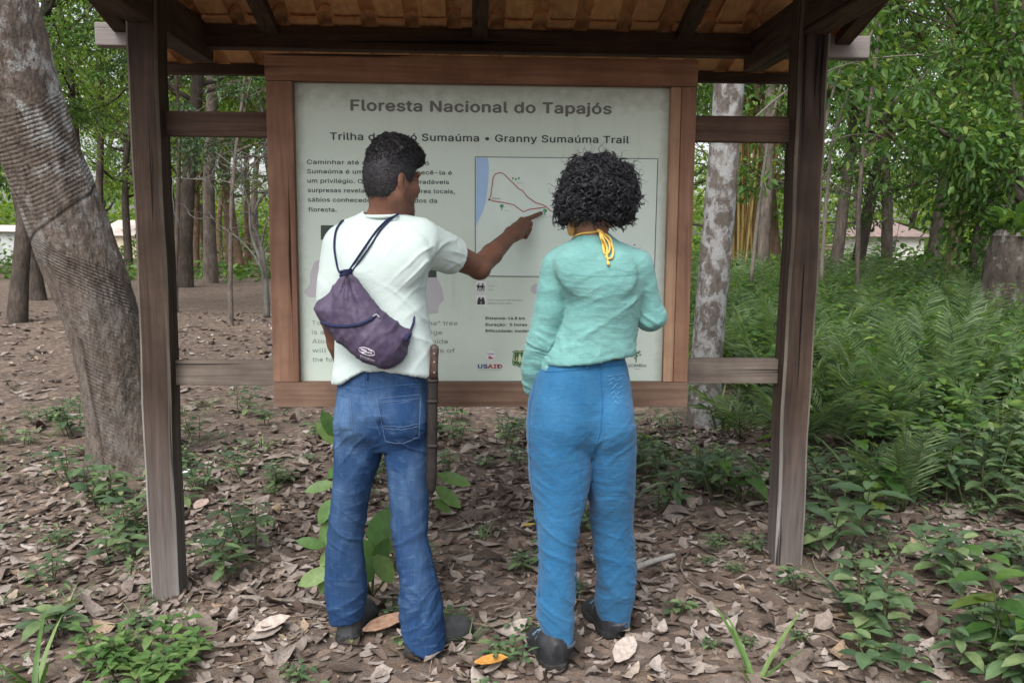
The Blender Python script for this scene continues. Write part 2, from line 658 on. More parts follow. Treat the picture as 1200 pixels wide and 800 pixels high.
def sx(px, py, Y=YP):
    p = at(px, py, Y)
    return float(p[0]), float(p[2])


def ink(name, c, rough=0.5):
    return plain(name, c, rough, 0.3, 0.03, 12)


I_GREY = ink('grey_print', (0.135, 0.14, 0.125))
I_DARK = ink('dark_print', (0.045, 0.052, 0.055))
I_PALE = ink('faded_print', (0.20, 0.225, 0.205))
I_MAP = ink('map_print', (0.60, 0.70, 0.65))
I_EDGE = ink('map_border_print', (0.12, 0.13, 0.13))
I_RIVER = ink('river_print', (0.33, 0.49, 0.72))
I_RED = ink('route_print', (0.33, 0.035, 0.04))
I_GREEN = ink('tree_print', (0.07, 0.27, 0.12))
I_GHOST = ink('faded_picture_print', (0.46, 0.45, 0.485))
I_WHITE = ink('white_print', (0.70, 0.72, 0.73))
I_NAVY = ink('navy_print', (0.03, 0.07, 0.22))
I_CRIM = ink('crimson_print', (0.42, 0.07, 0.09))
I_SHIELD = ink('shield_print', (0.055, 0.15, 0.055))
I_CREAM = ink('cream_print', (0.60, 0.60, 0.42))
I_PHOTO = ink('dark_photo_print', (0.05, 0.07, 0.055))

text_col = bpy.data.collections.new('text_tmp')
COL.children.link(text_col)


import os
try:                                        # the interface typeface that ships inside Blender
    FONT = bpy.data.fonts.load(os.path.join(bpy.utils.resource_path('LOCAL'), 'datafiles', 'fonts', 'Inter.woff2'))
except Exception:
    FONT = None
CAP = {}


def text_mesh(lines, bold=0.0):
    """lines: (string, x0, x1, baseline z, cap height) on the sign plane -> one flat mesh (verts, faces)."""
    V, F = [], []
    for (s, x0, x1, zb, cap) in lines:
        cu = bpy.data.curves.new('t', 'FONT')
        cu.body = s
        if FONT:
            cu.font = FONT
            cu.space_character = 1.05
        cu.resolution_u = 3
        ob = bpy.data.objects.new('t', cu)
        text_col.objects.link(ob)
        dg = bpy.context.evaluated_depsgraph_get()
        me = ob.evaluated_get(dg).to_mesh()
        co = np.zeros(len(me.vertices) * 3)
        me.vertices.foreach_get('co', co)
        co = co.reshape(-1, 3)
        fs = [list(p.vertices) for p in me.polygons]
        mn, mx = co[:, 0].min(), co[:, 0].max()
        k = cap / (0.73 if FONT else 0.70)
        w_ = max(bold, 0) * cap
        for q, (ox, oz) in enumerate(((0, 0), (-1, 0), (1, 0), (0, .7), (0, -.7)) if bold > 0 else ((0, 0),)):   # heavier strokes
            b = len(V)
            for c in co:
                V.append((x0 + (c[0] - mn) / (mx - mn) * (x1 - x0) + ox * w_, q * .0001, zb + c[1] * k + oz * w_))
            F += [[i + b for i in f] for f in fs]
        ob.evaluated_get(dg).to_mesh_clear()
        bpy.data.objects.remove(ob)
        bpy.data.curves.remove(cu)
    return V, F


def put_text(name, lines, mat, bold=0.0, lift=0.0012, parent=None):
    L = []
    for (s, a, b, base, cap) in lines:
        p, q = sx(a, base), sx(b, base)
        L.append((s, p[0], q[0], (p[1] + q[1]) / 2, cap * YP / FPX))
    V, F = text_mesh(L, bold)
    V = [(x, YP - lift - y, z) for x, y, z in V]
    me = bpy.data.meshes.new(name)
    me.from_pydata(V, [], F)
    bm = bmesh.new()
    bm.from_mesh(me)
    for f in bm.faces:                      # make every face look at the viewer's side
        if f.normal.y > 0:
            f.normal_flip()
    bm.to_mesh(me)
    bm.free()
    return link_mesh(name, me, mat, parent or sign)


def put_poly(name, polys, mat, lift=0.0008, parent=None, pxl=True):
    mb = MB()
    for poly in polys:
        pts = [sx(*p) for p in poly] if pxl else poly
        mb.prism(pts, YP - lift - .00003 * (len(mb.bm.faces) % 40), YP + 0.004)
    return mb.build(name, mat, parent or sign)


def ellipse(cx, cy, rx, ry, n=20):
    return [(cx + rx * math.cos(2 * math.pi * k / n), cy + ry * math.sin(2 * math.pi * k / n)) for k in range(n)]


def stroke(pts, w):
    """One mitred strip along a polyline (pixels)."""
    L_, R_ = [], []
    n = len(pts)
    for i in range(n):
        a, b = pts[max(i - 1, 0)], pts[min(i + 1, n - 1)]
        dx, dy = b[0] - a[0], b[1] - a[1]
        l = math.hypot(dx, dy) or 1
        nx, ny = -dy / l * w / 2, dx / l * w / 2
        L_.append((pts[i][0] + nx, pts[i][1] + ny))
        R_.append((pts[i][0] - nx, pts[i][1] - ny))
    return [[L_[i], L_[i + 1], R_[i + 1], R_[i]] for i in range(n - 1)]


put_text('title', [('Floresta Nacional do Tapajós', 411.5, 716, 131.7, 16.6)], I_GREY, 0.045)
put_text('subtitle', [('Trilha da Vovó Sumaúma • Granny Sumaúma Trail', 387, 737, 166, 11.2)], I_DARK, 0.028)
put_text('portuguese_text', [
    ('Caminhar até a árvore da Vovó', 360, 502.5, 193, 6.6),
    ('Sumaúma é uma honra, e conhecê-la é', 360, 529.5, 204, 6.6),
    ('um privilégio. O passeio traz agradáveis', 360.5, 526, 215, 6.6),
    ('surpresas reveladas por condutores locais,', 361, 533, 226, 6.6),
    ('sábios conhecedores dos legados da', 361, 512, 237, 6.6),
    ('floresta.', 361.5, 394.5, 248, 6.6)], I_DARK, 0.022)
put_text('english_text', [
    ('To walk to the “Granny Sumaúma” tree', 365.5, 536, 380.8, 7.2),
    ('is a privilege and a rare challenge', 365.5, 518, 391.6, 7.2),
    ('Along the trail, a local forest guide', 366, 525, 402.2, 7.2),
    ('will show you the many secrets of', 366, 533, 412.9, 7.2),
    ('the forest.', 366.5, 407, 423.6, 7.2)], I_PALE, 0.0)
mp = put_poly('trail_map', [[(557.3, 184), (771, 186.3), (766.5, 325), (557.3, 323)]], I_MAP, 0.0010)
put_poly('border', stroke([(557, 184), (771.4, 186.3)], .9) + stroke([(770.9, 186.8), (766.5, 324.8)], .9) + stroke([(766.9, 325.3), (557, 323.3)], .9) + stroke([(557, 322.8), (557, 184.5)], .9), I_EDGE, 0.0022, mp)
put_poly('river', [[(558, 184.8), (571.8, 185), (573, 196), (572, 214), (569.5, 236), (565, 250), (560.5, 259), (558, 266)]], I_RIVER, 0.0017, mp)
_z3 = lambda L: [(540 + x / 4.21, 100 + y / 4.21) for x, y in L]
route = _z3([(140, 562), (148, 545), (150, 520), (156, 490), (158, 460), (170, 438), (195, 430), (215, 440), (236, 462), (262, 486), (285, 510), (304, 520), (330, 552), (370, 580), (400, 588), (420, 598), (440, 618), (456, 624)])
route2 = _z3([(140, 564), (165, 572), (200, 577), (235, 584), (262, 590), (308, 624), (340, 612), (385, 606), (417, 601.5)])
put_poly('route', stroke(route, 0.95) + stroke(route2, 0.95), I_RED, 0.0024, mp)
for (cx, cy, s) in ((588, 241.5, 1.0), (638.6, 247, 1.05), (601, 209, .5), (604.5, 210, .5), (608, 208.8, .5)):
    put_poly('tree_symbol', [ellipse(cx, cy, 2.4 * s, 2.2 * s, 10) + [], [(cx - .5 * s, cy + 2.15 * s), (cx + .5 * s, cy + 2.15 * s), (cx + .5 * s, cy + 5 * s), (cx - .5 * s, cy + 5 * s)]], I_GREEN, 0.0026, mp)
for tx in (('Base', 577, 586, 233.5, 2.6), ('Jatobá', 591, 597, 247.5, 1.4), ('Açaizal', 606, 613, 215, 1.4), ('Sumaúma', 635, 643, 255, 1.4), ('Andiroba', 742, 751, 291.5, 1.5), ('Tauari', 758, 765, 305, 1.5)):
    put_text('map_lettering', [tx], I_EDGE, 0.0, 0.0024, mp)
for (cx, cy, r_) in ((743.5, 287, .9), (573, 234, 1.2)):
    put_poly('map_dot', [ellipse(cx, cy, r_, r_, 8)], I_EDGE, 0.0027, mp)
put_poly('faded_picture', [[(369, 306), (363.5, 320), (363, 333), (356, 342), (361, 348), (386, 349), (398, 362), (470, 372), (507, 367.5), (513, 367), (514, 358), (520, 351), (518, 338), (511.5, 324), (501, 309), (470, 296), (410, 292)]], I_GHOST, 0.0009)
put_poly('faded_picture', [ellipse(629.5, 338.5, 7.5, 6.3)], I_GHOST, 0.0009)
put_poly('photo_print', [[(376, 264), (393, 264), (393, 281), (376, 281)]], I_PHOTO, 0.0014)
put_poly('photo_print', [[(500, 310), (511.5, 310), (511.5, 325), (500, 325)]], I_PHOTO, 0.0014)
pic = put_poly('pictogram', [[(557.5, 330), (570, 330), (570, 342.2), (557.5, 342.2)]], I_WHITE, 0.0010)
pic2 = put_poly('pictogram', [[(557.5, 346), (570, 346), (570, 358.2), (557.5, 358.2)]], I_WHITE, 0.0010)
fig = []
for ox, sc in ((560.4, 0.9), (565.2, 1.0)):
    fig += [ellipse(ox + .6, 332.8, .95 * sc, 1.0 * sc, 10),
            [(ox - .9, 334), (ox + 1.3, 334), (ox + 1.1, 337.3), (ox - .6, 337.3)],
            [(ox - .6, 337), (ox + .3, 337), (ox - 1.2, 341.2), (ox - 2.0, 340.8)],
            [(ox + .2, 337), (ox + 1.1, 337), (ox + 2.0, 341.2), (ox + 1.2, 341.3)],
            [(ox + 1.1, 334.4), (ox + 2.9, 336.2), (ox + 2.6, 336.8), (ox + .9, 335.5)],
            [(ox + 2.6, 335), (ox + 3.1, 335), (ox + 3.0, 341.2), (ox + 2.6, 341.2)],
            [(ox - 1.7, 334.2), (ox - .9, 334.2), (ox - .9, 336.6), (ox - 1.9, 336.4)]]
put_poly('walker_figure', fig, I_DARK, 0.0022, pic)
fig = [[(560.9, 348.2), (562.8, 348.2), (563.4, 352), (563.4, 356.6), (559.2, 356.6), (559.4, 352.4)],
        [(564.7, 348.2), (566.6, 348.2), (568.1, 352.4), (568.3, 356.6), (564.1, 356.6), (564.1, 352)],
        [(563.2, 350.5), (564.3, 350.5), (564.3, 353), (563.2, 353)]]
put_poly('binoculars_figure', fig, I_DARK, 0.0022, pic2)
put_text('caption', [('Trilha', 572, 579.5, 335.8, 2.0), ('Trail', 572, 578, 340, 2.0), ('Observação de Vida Selvagem', 572, 612.5, 352.3, 2.1), ('Wildlife Observation', 572, 599.5, 356, 2.1)], I_GREY, 0.0)
put_text('trail_facts', [('Distancia: 14.8 km', 569, 615, 374.3, 4.6), ('Duração:  5 horas', 569, 617.5, 381.8, 4.6), ('Dificuldade: moderada', 569, 630, 389.2, 4.6)], I_DARK, 0.03)
lg = put_text('agency_logo', [('US', 560.3, 571, 431.2, 6.4)], I_NAVY, 0.06)
put_text('lettering', [('AID', 571.6, 588.3, 431.2, 6.4)], I_CRIM, 0.06, 0.0012, lg)
put_text('caption', [('FROM THE AMERICAN PEOPLE', 561, 588, 433.6, 1.2)], I_GREY, 0.0, 0.0012, lg)
put_poly('seal', [ellipse(575, 416.3, 5.6, 5.6)], I_WHITE, 0.0010, lg)
put_text('seal_lettering', [('USAID', 571.4, 578.6, 415, 1.9)], I_NAVY, 0.02, 0.0020, lg)
put_poly('seal_emblem', [ellipse(574, 417.6, 1.8, .8, 8), [(571.8, 418.6), (578.2, 418.6), (577, 420.4), (573, 420.4)]], I_CRIM, 0.0019, lg)
shd = [(600.2, 411.5), (603, 411), (606, 410.3), (609, 411.2), (612, 410.3), (615, 411), (617.8, 411.5), (616.6, 414.5), (617.6, 419), (618.4, 424), (617.2, 428), (612.5, 428.6), (609.2, 430.6), (605.8, 428.6), (601, 428), (600, 424), (600.8, 419), (601.6, 414.5)]
sl_ = put_poly('shield_logo', [shd], I_SHIELD, 0.0010)
_inn = [(609.1 + (x - 609.1) * .86, 420.2 + (y - 420.2) * .86) for x, y in shd]
put_poly('shield_line', stroke(_inn + [_inn[0]], 0.45), I_CREAM, 0.0019, sl_)
put_text('lettering', [('U', 601.8, 605.8, 422.6, 6.4), ('S', 612.4, 616.6, 422.6, 6.4)], I_CREAM, 0.02, 0.0021, sl_)
put_poly('tree_symbol', [[(609.1, 413.6), (611.4, 420.4), (610.4, 420.4), (612, 423.4), (609.6, 423.4), (609.6, 425.4), (608.6, 425.4), (608.6, 423.4), (606.2, 423.4), (607.8, 420.4), (606.8, 420.4)]], I_CREAM, 0.0021, sl_)
r2 = random.Random(3)
bl_ = []
for k in range(26):
    a, rr = r2.uniform(0, 6.28), r2.uniform(1, 5.2)
    bl_.append(ellipse(746 + rr * math.cos(a), 414.5 + rr * .8 * math.sin(a), r2.uniform(.7, 1.3), r2.uniform(.4, .8), 7))
bl_ += [[(745, 416), (746.4, 416), (745.6, 424.5), (744.8, 424.5)], [(743, 418), (745, 420), (744.8, 421), (742.4, 419)]]
tlg = put_poly('tree_logo', bl_, ink('leaf_logo_print', (0.06, 0.15, 0.05)), 0.0012)
put_text('lettering', [('ICMBio', 736, 757.3, 429.6, 4.6)], I_DARK, 0.02, 0.0012, tlg)
put_text('caption', [('MMA', 743, 750, 432.6, 1.4)], I_DARK, 0.0, 0.0012, tlg)
bpy.data.collections.remove(text_col)

# ---------------------------------------------------------------- solid modelling on a grid, for people and their clothes
class Field:
    def __init__(s, lo, hi, h):
        s.lo = np.array(lo, np.float32)
        s.h = h
        s.n = np.ceil((np.array(hi) - np.array(lo)) / h).astype(int) + 1
        s.F = np.full(tuple(s.n), 0.15, np.float32)

    def sub(s, lo, hi, pad):
        a = np.maximum(np.floor((np.asarray(lo) - pad - s.lo) / s.h).astype(int), 0)
        b = np.minimum(np.ceil((np.asarray(hi) + pad - s.lo) / s.h).astype(int) + 1, s.n)
        if np.any(b <= a):
            return None, None
        sl = tuple(slice(i, j) for i, j in zip(a, b))
        g = [(s.lo[k] + s.h * np.arange(a[k], b[k], dtype=np.float32)) for k in range(3)]
        return sl, (g[0][:, None, None], g[1][None, :, None], g[2][None, None, :])

    def put(s, d, sl, k, mode):
        A = s.F[sl]
        if mode == 'add':
            if k > 0:
                hh = np.clip(k - np.abs(A - d), 0, None) / k
                s.F[sl] = np.minimum(A, d) - hh * hh * k * 0.25
            else:
                s.F[sl] = np.minimum(A, d)
        else:                                   # cut
            d = -d
            if k > 0:
                hh = np.clip(k - np.abs(A - d), 0, None) / k
                s.F[sl] = np.maximum(A, d) + hh * hh * k * 0.25
            else:
                s.F[sl] = np.maximum(A, d)

    def cone(s, a, b, ra, rb, k=0.02, mode='add', flat=None):
        a, b = np.asarray(a, np.float32), np.asarray(b, np.float32)
        r = max(ra, rb)
        sl, g = s.sub(np.minimum(a, b) - r, np.maximum(a, b) + r, k + 0.03)
        if sl is None:
            return s
        ab = b - a
        L2 = float(ab @ ab) + 1e-9
        px, py, pz = g[0] - a[0], g[1] - a[1], g[2] - a[2]
        t = np.clip((px * ab[0] + py * ab[1] + pz * ab[2]) / L2, 0, 1)
        d = np.sqrt((px - t * ab[0]) ** 2 + (py - t * ab[1]) ** 2 + (pz - t * ab[2]) ** 2) - (ra + (rb - ra) * t)
        s.put(d, sl, k, mode)
        return s

    def chain(s, pts, radii, k=0.012):
        for i in range(len(pts) - 1):
            s.cone(pts[i], pts[i + 1], radii[i], radii[i + 1], k)
        return s

    def ell(s, c, r, axes=None, k=0.02, mode='add'):
        c, r = np.asarray(c, np.float32), np.asarray(r, np.float32)
        m = float(r.max())
        sl, g = s.sub(c - m, c + m, k + 0.03)
        if sl is None:
            return s
        d = [g[0] - c[0], g[1] - c[1], g[2] - c[2]]
        if axes is not None:
            d = [d[0] * ax[0] + d[1] * ax[1] + d[2] * ax[2] for ax in axes]
        k0 = np.sqrt((d[0] / r[0]) ** 2 + (d[1] / r[1]) ** 2 + (d[2] / r[2]) ** 2)
        k1 = np.sqrt((d[0] / r[0] ** 2) ** 2 + (d[1] / r[1] ** 2) ** 2 + (d[2] / r[2] ** 2) ** 2) + 1e-6
        s.put(k0 * (k0 - 1) / k1, sl, k, mode)
        return s

    def stack(s, z, cx, cyy, rx, ry, k=0.02, p=2.3, rot=0.0, mode='add', grow=0.0, smooth=2):
        """Rounded-oval sections stacked along z (arrays from low to high)."""
        z = np.asarray(z, float)
        o = np.argsort(z)
        z, cx, cyy, rx, ry = z[o], np.asarray(cx, float)[o], np.asarray(cyy, float)[o], np.asarray(rx, float)[o], np.asarray(ry, float)[o]
        lo = (min(cx - rx) - grow, min(cyy - np.maximum(ry, rx)) - grow, z[0])
        hi = (max(cx + rx) + grow, max(cyy + np.maximum(ry, rx)) + grow, z[-1])
        sl, g = s.sub(lo, hi, k + 0.03)
        if sl is None:
            return s
        zz = g[2].ravel()

        def q(v):
            t = np.interp(np.linspace(z[0], z[-1], 160), z, v)
            for _ in range(smooth * 12):
                t = np.concatenate([[t[0]], (t[:-2] + 2 * t[1:-1] + t[2:]) / 4, [t[-1]]])
            return np.interp(zz, np.linspace(z[0], z[-1], 160), t).astype(np.float32)[None, None, :]
        X, Y = g[0] - q(cx), g[1] - q(cyy)
        A, B = q(rx) + grow, q(ry) + grow
        if rot:
            c_, s_ = math.cos(rot), math.sin(rot)
            X, Y = X * c_ + Y * s_, -X * s_ + Y * c_
            A = np.sqrt(np.maximum(A * A - (B * s_) ** 2, 1e-5)) / c_
        rr = (np.abs(X / A) ** p + np.abs(Y / B) ** p) ** (1 / p)
        d = (rr - 1) * np.minimum(A, B)
        d = np.maximum(d, np.maximum(g[2] - z[-1], z[0] - g[2]))
        s.put(d, sl, k, mode)
        return s

    def func(s, f, lo, hi, k=0.0, mode='add', pad=0.03):
        sl, g = s.sub(lo, hi, pad)
        s.put(np.broadcast_to(f(*g), s.F[sl].shape).astype(np.float32), sl, k, mode)
        return s

    def mesh(s, relax=1):
        F = s.F
        S = F < 0
        n = F.shape
        c = np.zeros(tuple(x - 1 for x in n), np.uint8)
        for dx in (0, 1):
            for dy in (0, 1):
                for dz in (0, 1):
                    c += S[dx:n[0] - 1 + dx, dy:n[1] - 1 + dy, dz:n[2] - 1 + dz]
        act = np.argwhere((c > 0) & (c < 8))
        idx = np.full(c.shape, -1, np.int32)
        idx[tuple(act.T)] = np.arange(len(act))
        acc = np.zeros((len(act), 3), np.float64)
        cnt = np.zeros(len(act))
        corners = [(dx, dy, dz) for dx in (0, 1) for dy in (0, 1) for dz in (0, 1)]
        val = {cn: F[act[:, 0] + cn[0], act[:, 1] + cn[1], act[:, 2] + cn[2]] for cn in corners}
        for a in corners:
            for ax in range(3):
                if a[ax] == 0:
                    b = tuple(v + (1 if i == ax else 0) for i, v in enumerate(a))
                    va, vb = val[a], val[b]
                    m = (va < 0) != (vb < 0)
                    t = np.where(m, va / np.where(m, va - vb, 1), 0)
                    p = np.zeros((len(act), 3))
                    p += a
                    p[:, ax] += t
                    acc[m] += p[m]
                    cnt[m] += 1
        V = s.lo + s.h * (act + acc / cnt[:, None])
        quads = []
        for ax in range(3):
            o1, o2 = (ax + 1) % 3, (ax + 2) % 3
            A = [slice(1, -1)] * 3
            A[ax] = slice(0, n[ax] - 1)
            B = list(A)
            B[ax] = slice(1, n[ax])
            sa, sb = S[tuple(A)], S[tuple(B)]
            e = np.argwhere(sa != sb)
            flip = sa[tuple(e.T)]
            base = e.copy()
            base[:, o1] += 1
            base[:, o2] += 1
            q = []
            for (u, v) in ((0, 0), (-1, 0), (-1, -1), (0, -1)):
                cc = base.copy()
                cc[:, o1] += u
                cc[:, o2] += v
                q.append(idx[tuple(cc.T)])
            q = np.stack(q, 1)
            q[~flip] = q[~flip][:, ::-1]
            quads.append(q)
        Q = np.concatenate(quads)
        Q = Q[(Q >= 0).all(1)]
        for _ in range(relax):
            V = relax_mesh(V, Q, 0.5)
        return V, Q


def relax_mesh(V, Q, f):
    acc = np.zeros_like(V)
    cnt = np.zeros(len(V))
    for a, b in ((0, 1), (1, 2), (2, 3), (3, 0)):
        for p, q in ((a, b), (b, a)):
            for k in range(3):
                acc[:, k] += np.bincount(Q[:, p], V[Q[:, q], k], len(V))
            cnt += np.bincount(Q[:, p], minlength=len(V))
    return V * (1 - f) + f * acc / np.maximum(cnt, 1)[:, None]


def vnormals(V, Q):
    N = np.cross(V[Q[:, 2]] - V[Q[:, 0]], V[Q[:, 3]] - V[Q[:, 1]])
    out = np.zeros_like(V)
    for j in range(4):
        for k in range(3):
            out[:, k] += np.bincount(Q[:, j], N[:, k], len(V))
    return out / np.maximum(np.linalg.norm(out, axis=1), 1e-9)[:, None]


def ridged(P, freq, seed, octv=2):
    return 1 - 2 * np.abs(vnoise(P * np.asarray(freq), 1.0, seed, octv))


def creases(P, freq, seed, sharp=2.5, octv=2):
    """Narrow raised folds, 0 to 1."""
    return (1 - np.clip(np.abs(vnoise(P * np.asarray(freq), 1.0, seed, octv)) * 2.4, 0, 1)) ** sharp


def shear(P, x0, k):
    return np.stack([P[:, 0], P[:, 1], P[:, 2] + k * (P[:, 0] - x0)], -1)


def sections(rows):
    """rows of (photo y, x left, x right, distance Y, half depth) -> arrays for Field.stack, in metres."""
    z, cx, cyy, rx, ry = [], [], [], [], []
    for (py, xl, xr, Y, d) in rows:
        a, b = at(xl, py, Y), at(xr, py, Y)
        z.append((a[2] + b[2]) / 2)
        cx.append((a[0] + b[0]) / 2)
        cyy.append(Y)
        rx.append((b[0] - a[0]) / 2)
        ry.append(d)
    return z, cx, cyy, rx, ry


from mathutils.bvhtree import BVHTree


def bvh(V, Q):
    return BVHTree.FromPolygons([tuple(v) for v in V], [tuple(int(i) for i in q) for q in Q])


def snap(tree, px, py, off=0.003, fallback=2.7):
    d = Vector(at(px, py, 5.0) - CO).normalized()
    h = tree.ray_cast(Vector(CO), d)
    if h[0] is None:
        return Vector(at(px, py, fallback))
    return h[0] + h[1] * off


def skin_material(name, c):
    m = MatB(name, 0.55, 0.35)
    co = m.coord()
    n1 = m.noise(co, 22, 5)
    n2 = m.noise(co, 240, 4)
    col = m.mix(m.maprange(n1, 0.3, 0.7), tuple(x * 0.86 for x in c), tuple(min(1, x * 1.12) for x in c))
    m.color(col)
    m.bump(n2, 0.12, 0.002)
    m.b.inputs['Subsurface Weight'].default_value = 0.06
    m.b.inputs['Subsurface Radius'].default_value = (0.01, 0.004, 0.002)
    return m.m


def cloth_material(name, c, c2, weave=900, wr=0.25, rough=0.9, sheen=0.15, seams=()):
    m = MatB(name, rough, 0.15)
    co = m.coord()
    n1 = m.noise(co, 7, 6, 0.6)
    n2 = m.noise(m.coord((1, 1, 0.18)), weave, 2)
    n3 = m.noise(m.coord((0.35, 0.35, 1.0)), 55, 4, 0.6, 0.8)
    col = m.mix(m.maprange(n1, 0.3, 0.7), c, c2)
    col = m.mix(1.0, col, m.maprange(n2, 0.25, 0.75, 0.87, 1.10), 'MULTIPLY')
    m.color(col)
    h = m.math('ADD', m.math('MULTIPLY', n3, 1.0), m.math('MULTIPLY', n2, 0.15))
    m.bump(h, wr, 0.006)
    m.b.inputs['Sheen Weight'].default_value = sheen
    return m.m


def denim_material():
    m = MatB('blue_denim', 0.88, 0.15)
    co = m.coord()
    n1 = m.noise(co, 9, 5, 0.6)
    wv = m.noise(m.coord((1, 1, 0.10)), 700, 2)
    streak = m.noise(m.coord((1, 1, 0.06)), 120, 3, 0.6)
    fold = m.noise(m.coord((0.35, 0.35, 1.0)), 42, 4, 0.6, 0.9)
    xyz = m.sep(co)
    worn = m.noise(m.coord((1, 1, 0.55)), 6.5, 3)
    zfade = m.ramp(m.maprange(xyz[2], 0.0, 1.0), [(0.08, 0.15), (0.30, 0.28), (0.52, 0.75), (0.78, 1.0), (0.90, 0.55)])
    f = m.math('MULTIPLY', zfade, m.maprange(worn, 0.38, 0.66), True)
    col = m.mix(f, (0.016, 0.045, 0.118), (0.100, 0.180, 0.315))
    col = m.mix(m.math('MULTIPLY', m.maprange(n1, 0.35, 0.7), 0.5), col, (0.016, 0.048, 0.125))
    col = m.mix(1.0, col, m.maprange(m.math('ADD', m.math('MULTIPLY', wv, .5), m.math('MULTIPLY', streak, .5)), 0.3, 0.7, 0.72, 1.22), 'MULTIPLY')
    rub = m.ramp(fold, [(0.55, 0.0), (0.75, 0.35)])
    col = m.mix(rub, col, (0.13, 0.225, 0.37))
    m.color(col)
    m.bump(m.math('ADD', m.math('MULTIPLY', fold, .6), m.math('MULTIPLY', wv, 0.3)), 0.45, 0.006)
    return m.m


M_HAIR = None


def hair_material(name, c, rough=0.5):
    m = MatB(name, rough, 0.35)
    n = m.noise(m.coord(), 160, 3)
    m.color(m.mix(n, tuple(x * 0.5 for x in c), tuple(x * 1.5 for x in c)))
    m.bump(n, 0.6, 0.004)
    return m.m


def tubes_mesh(name, paths, radii, n=4):
    """Many thin tubes as one mesh. paths: list of (k,3) arrays; radii: list of floats (tapered at the tip)."""
    VV, FF = [], []
    b = 0
    for P, r in zip(paths, radii):
        P = np.asarray(P, float)
        k = len(P)
        T = np.gradient(P, axis=0)
        T /= np.maximum(np.linalg.norm(T, axis=1), 1e-9)[:, None]
        ref = np.where(np.abs(T[:, 2:3]) > 0.9, np.array([[1.0, 0, 0]]), np.array([[0, 0, 1.0]]))
        X = np.cross(T, ref)
        X /= np.maximum(np.linalg.norm(X, axis=1), 1e-9)[:, None]
        Yv = np.cross(T, X)
        rr = r * np.interp(np.arange(k), [0, k * 0.7, k - 1], [1, 1, 0.35])
        for j in range(n):
            a = 2 * math.pi * j / n
            VV.append(P + (X * math.cos(a) + Yv * math.sin(a)) * rr[:, None])
        i = np.arange(k - 1)
        for j in range(n):
            j2 = (j + 1) % n
            FF.append(np.stack([b + j * k + i, b + j2 * k + i, b + j2 * k + i + 1, b + j * k + i + 1], -1))
        b += n * k
    return mesh_np(name, np.concatenate(VV), np.concatenate(FF), True)


def head_axes(yaw, pitch):
    """Forward, right and up of a head turned by yaw (towards +X from straight ahead) and nodded down by pitch."""
    f = np.array([math.sin(yaw) * math.cos(pitch), math.cos(yaw) * math.cos(pitch), -math.sin(pitch)])
    r = np.array([math.cos(yaw), -math.sin(yaw), 0.0])
    return f, r, np.cross(r, f)


def add_head(F, c, yaw, pitch, s=1.0, fem=False):
    f, r, u = head_axes(yaw, pitch)
    ax = (f, r, u)
    P = lambda a, b, d: c + s * (f * a + r * b + u * d)
    R = lambda *q: tuple(s * x for x in q)
    F.ell(P(-0.002, 0, 0.0), R(0.086, 0.073, 0.098), ax, 0.02)
    F.ell(P(0.034, 0, -0.070), R(0.062, 0.056, 0.074), ax, 0.03)
    F.ell(P(0.010, 0, -0.055), R(0.070, 0.066, 0.060), ax, 0.03)
    F.ell(P(0.080, 0, -0.122), R(0.020, 0.024, 0.018), ax, 0.025)          # chin
    for q in (-1, 1):
        F.cone(P(0.0, q * 0.056, -0.082), P(0.065, q * 0.030, -0.118), 0.017 * s, 0.017 * s, 0.03)   # jaw line
        F.ell(P(0.064, q * 0.043, -0.042), R(0.024, 0.022, 0.018), ax, 0.025)
        F.ell(P(0.100, q * 0.032, -0.014), R(0.018, 0.020, 0.014), ax, 0.012, 'cut')
        F.ell(P(0.080, q * 0.032, -0.014), R(0.0125, 0.0145, 0.0115), ax, 0.004)
        F.cone(P(0.0905, q * 0.018, -0.0085), P(0.083, q * 0.047, -0.010), 0.0035 * s, 0.003 * s, 0.004)   # eyelid
        F.cone(P(0.090, q * 0.014, 0.008), P(0.077, q * 0.054, 0.009), 0.009 * s, 0.007 * s, 0.014)        # brow
        # ear
        F.ell(P(-0.010, q * 0.078, -0.036), R(0.019, 0.0075, 0.033), (f * .96 + u * .28, r, u * .96 - f * .28), 0.006)
        F.ell(P(-0.001, q * 0.086, -0.034), R(0.0105, 0.0085, 0.020), (f * .96 + u * .28, r, u * .96 - f * .28), 0.004, 'cut')
        F.ell(P(-0.002, q * 0.076, -0.064), R(0.010, 0.007, 0.011), ax, 0.006)
        F.ell(P(0.106, q * 0.012, -0.056), R(0.010, 0.0085, 0.008), ax, 0.008)    # nostril wing
    F.cone(P(0.092, 0, -0.006), P(0.113, 0, -0.048), 0.0085 * s, 0.012 * s, 0.012)
    F.ell(P(0.096, 0, -0.079), R(0.010, 0.022, 0.006), ax, 0.006)
    F.ell(P(0.094, 0, -0.091), R(0.011, 0.020, 0.0065), ax, 0.006)
    F.cone(P(0.108, -0.02, -0.085), P(0.108, 0.02, -0.085), 0.0022 * s, 0.0022 * s, 0.002, 'cut')
    return P, ax


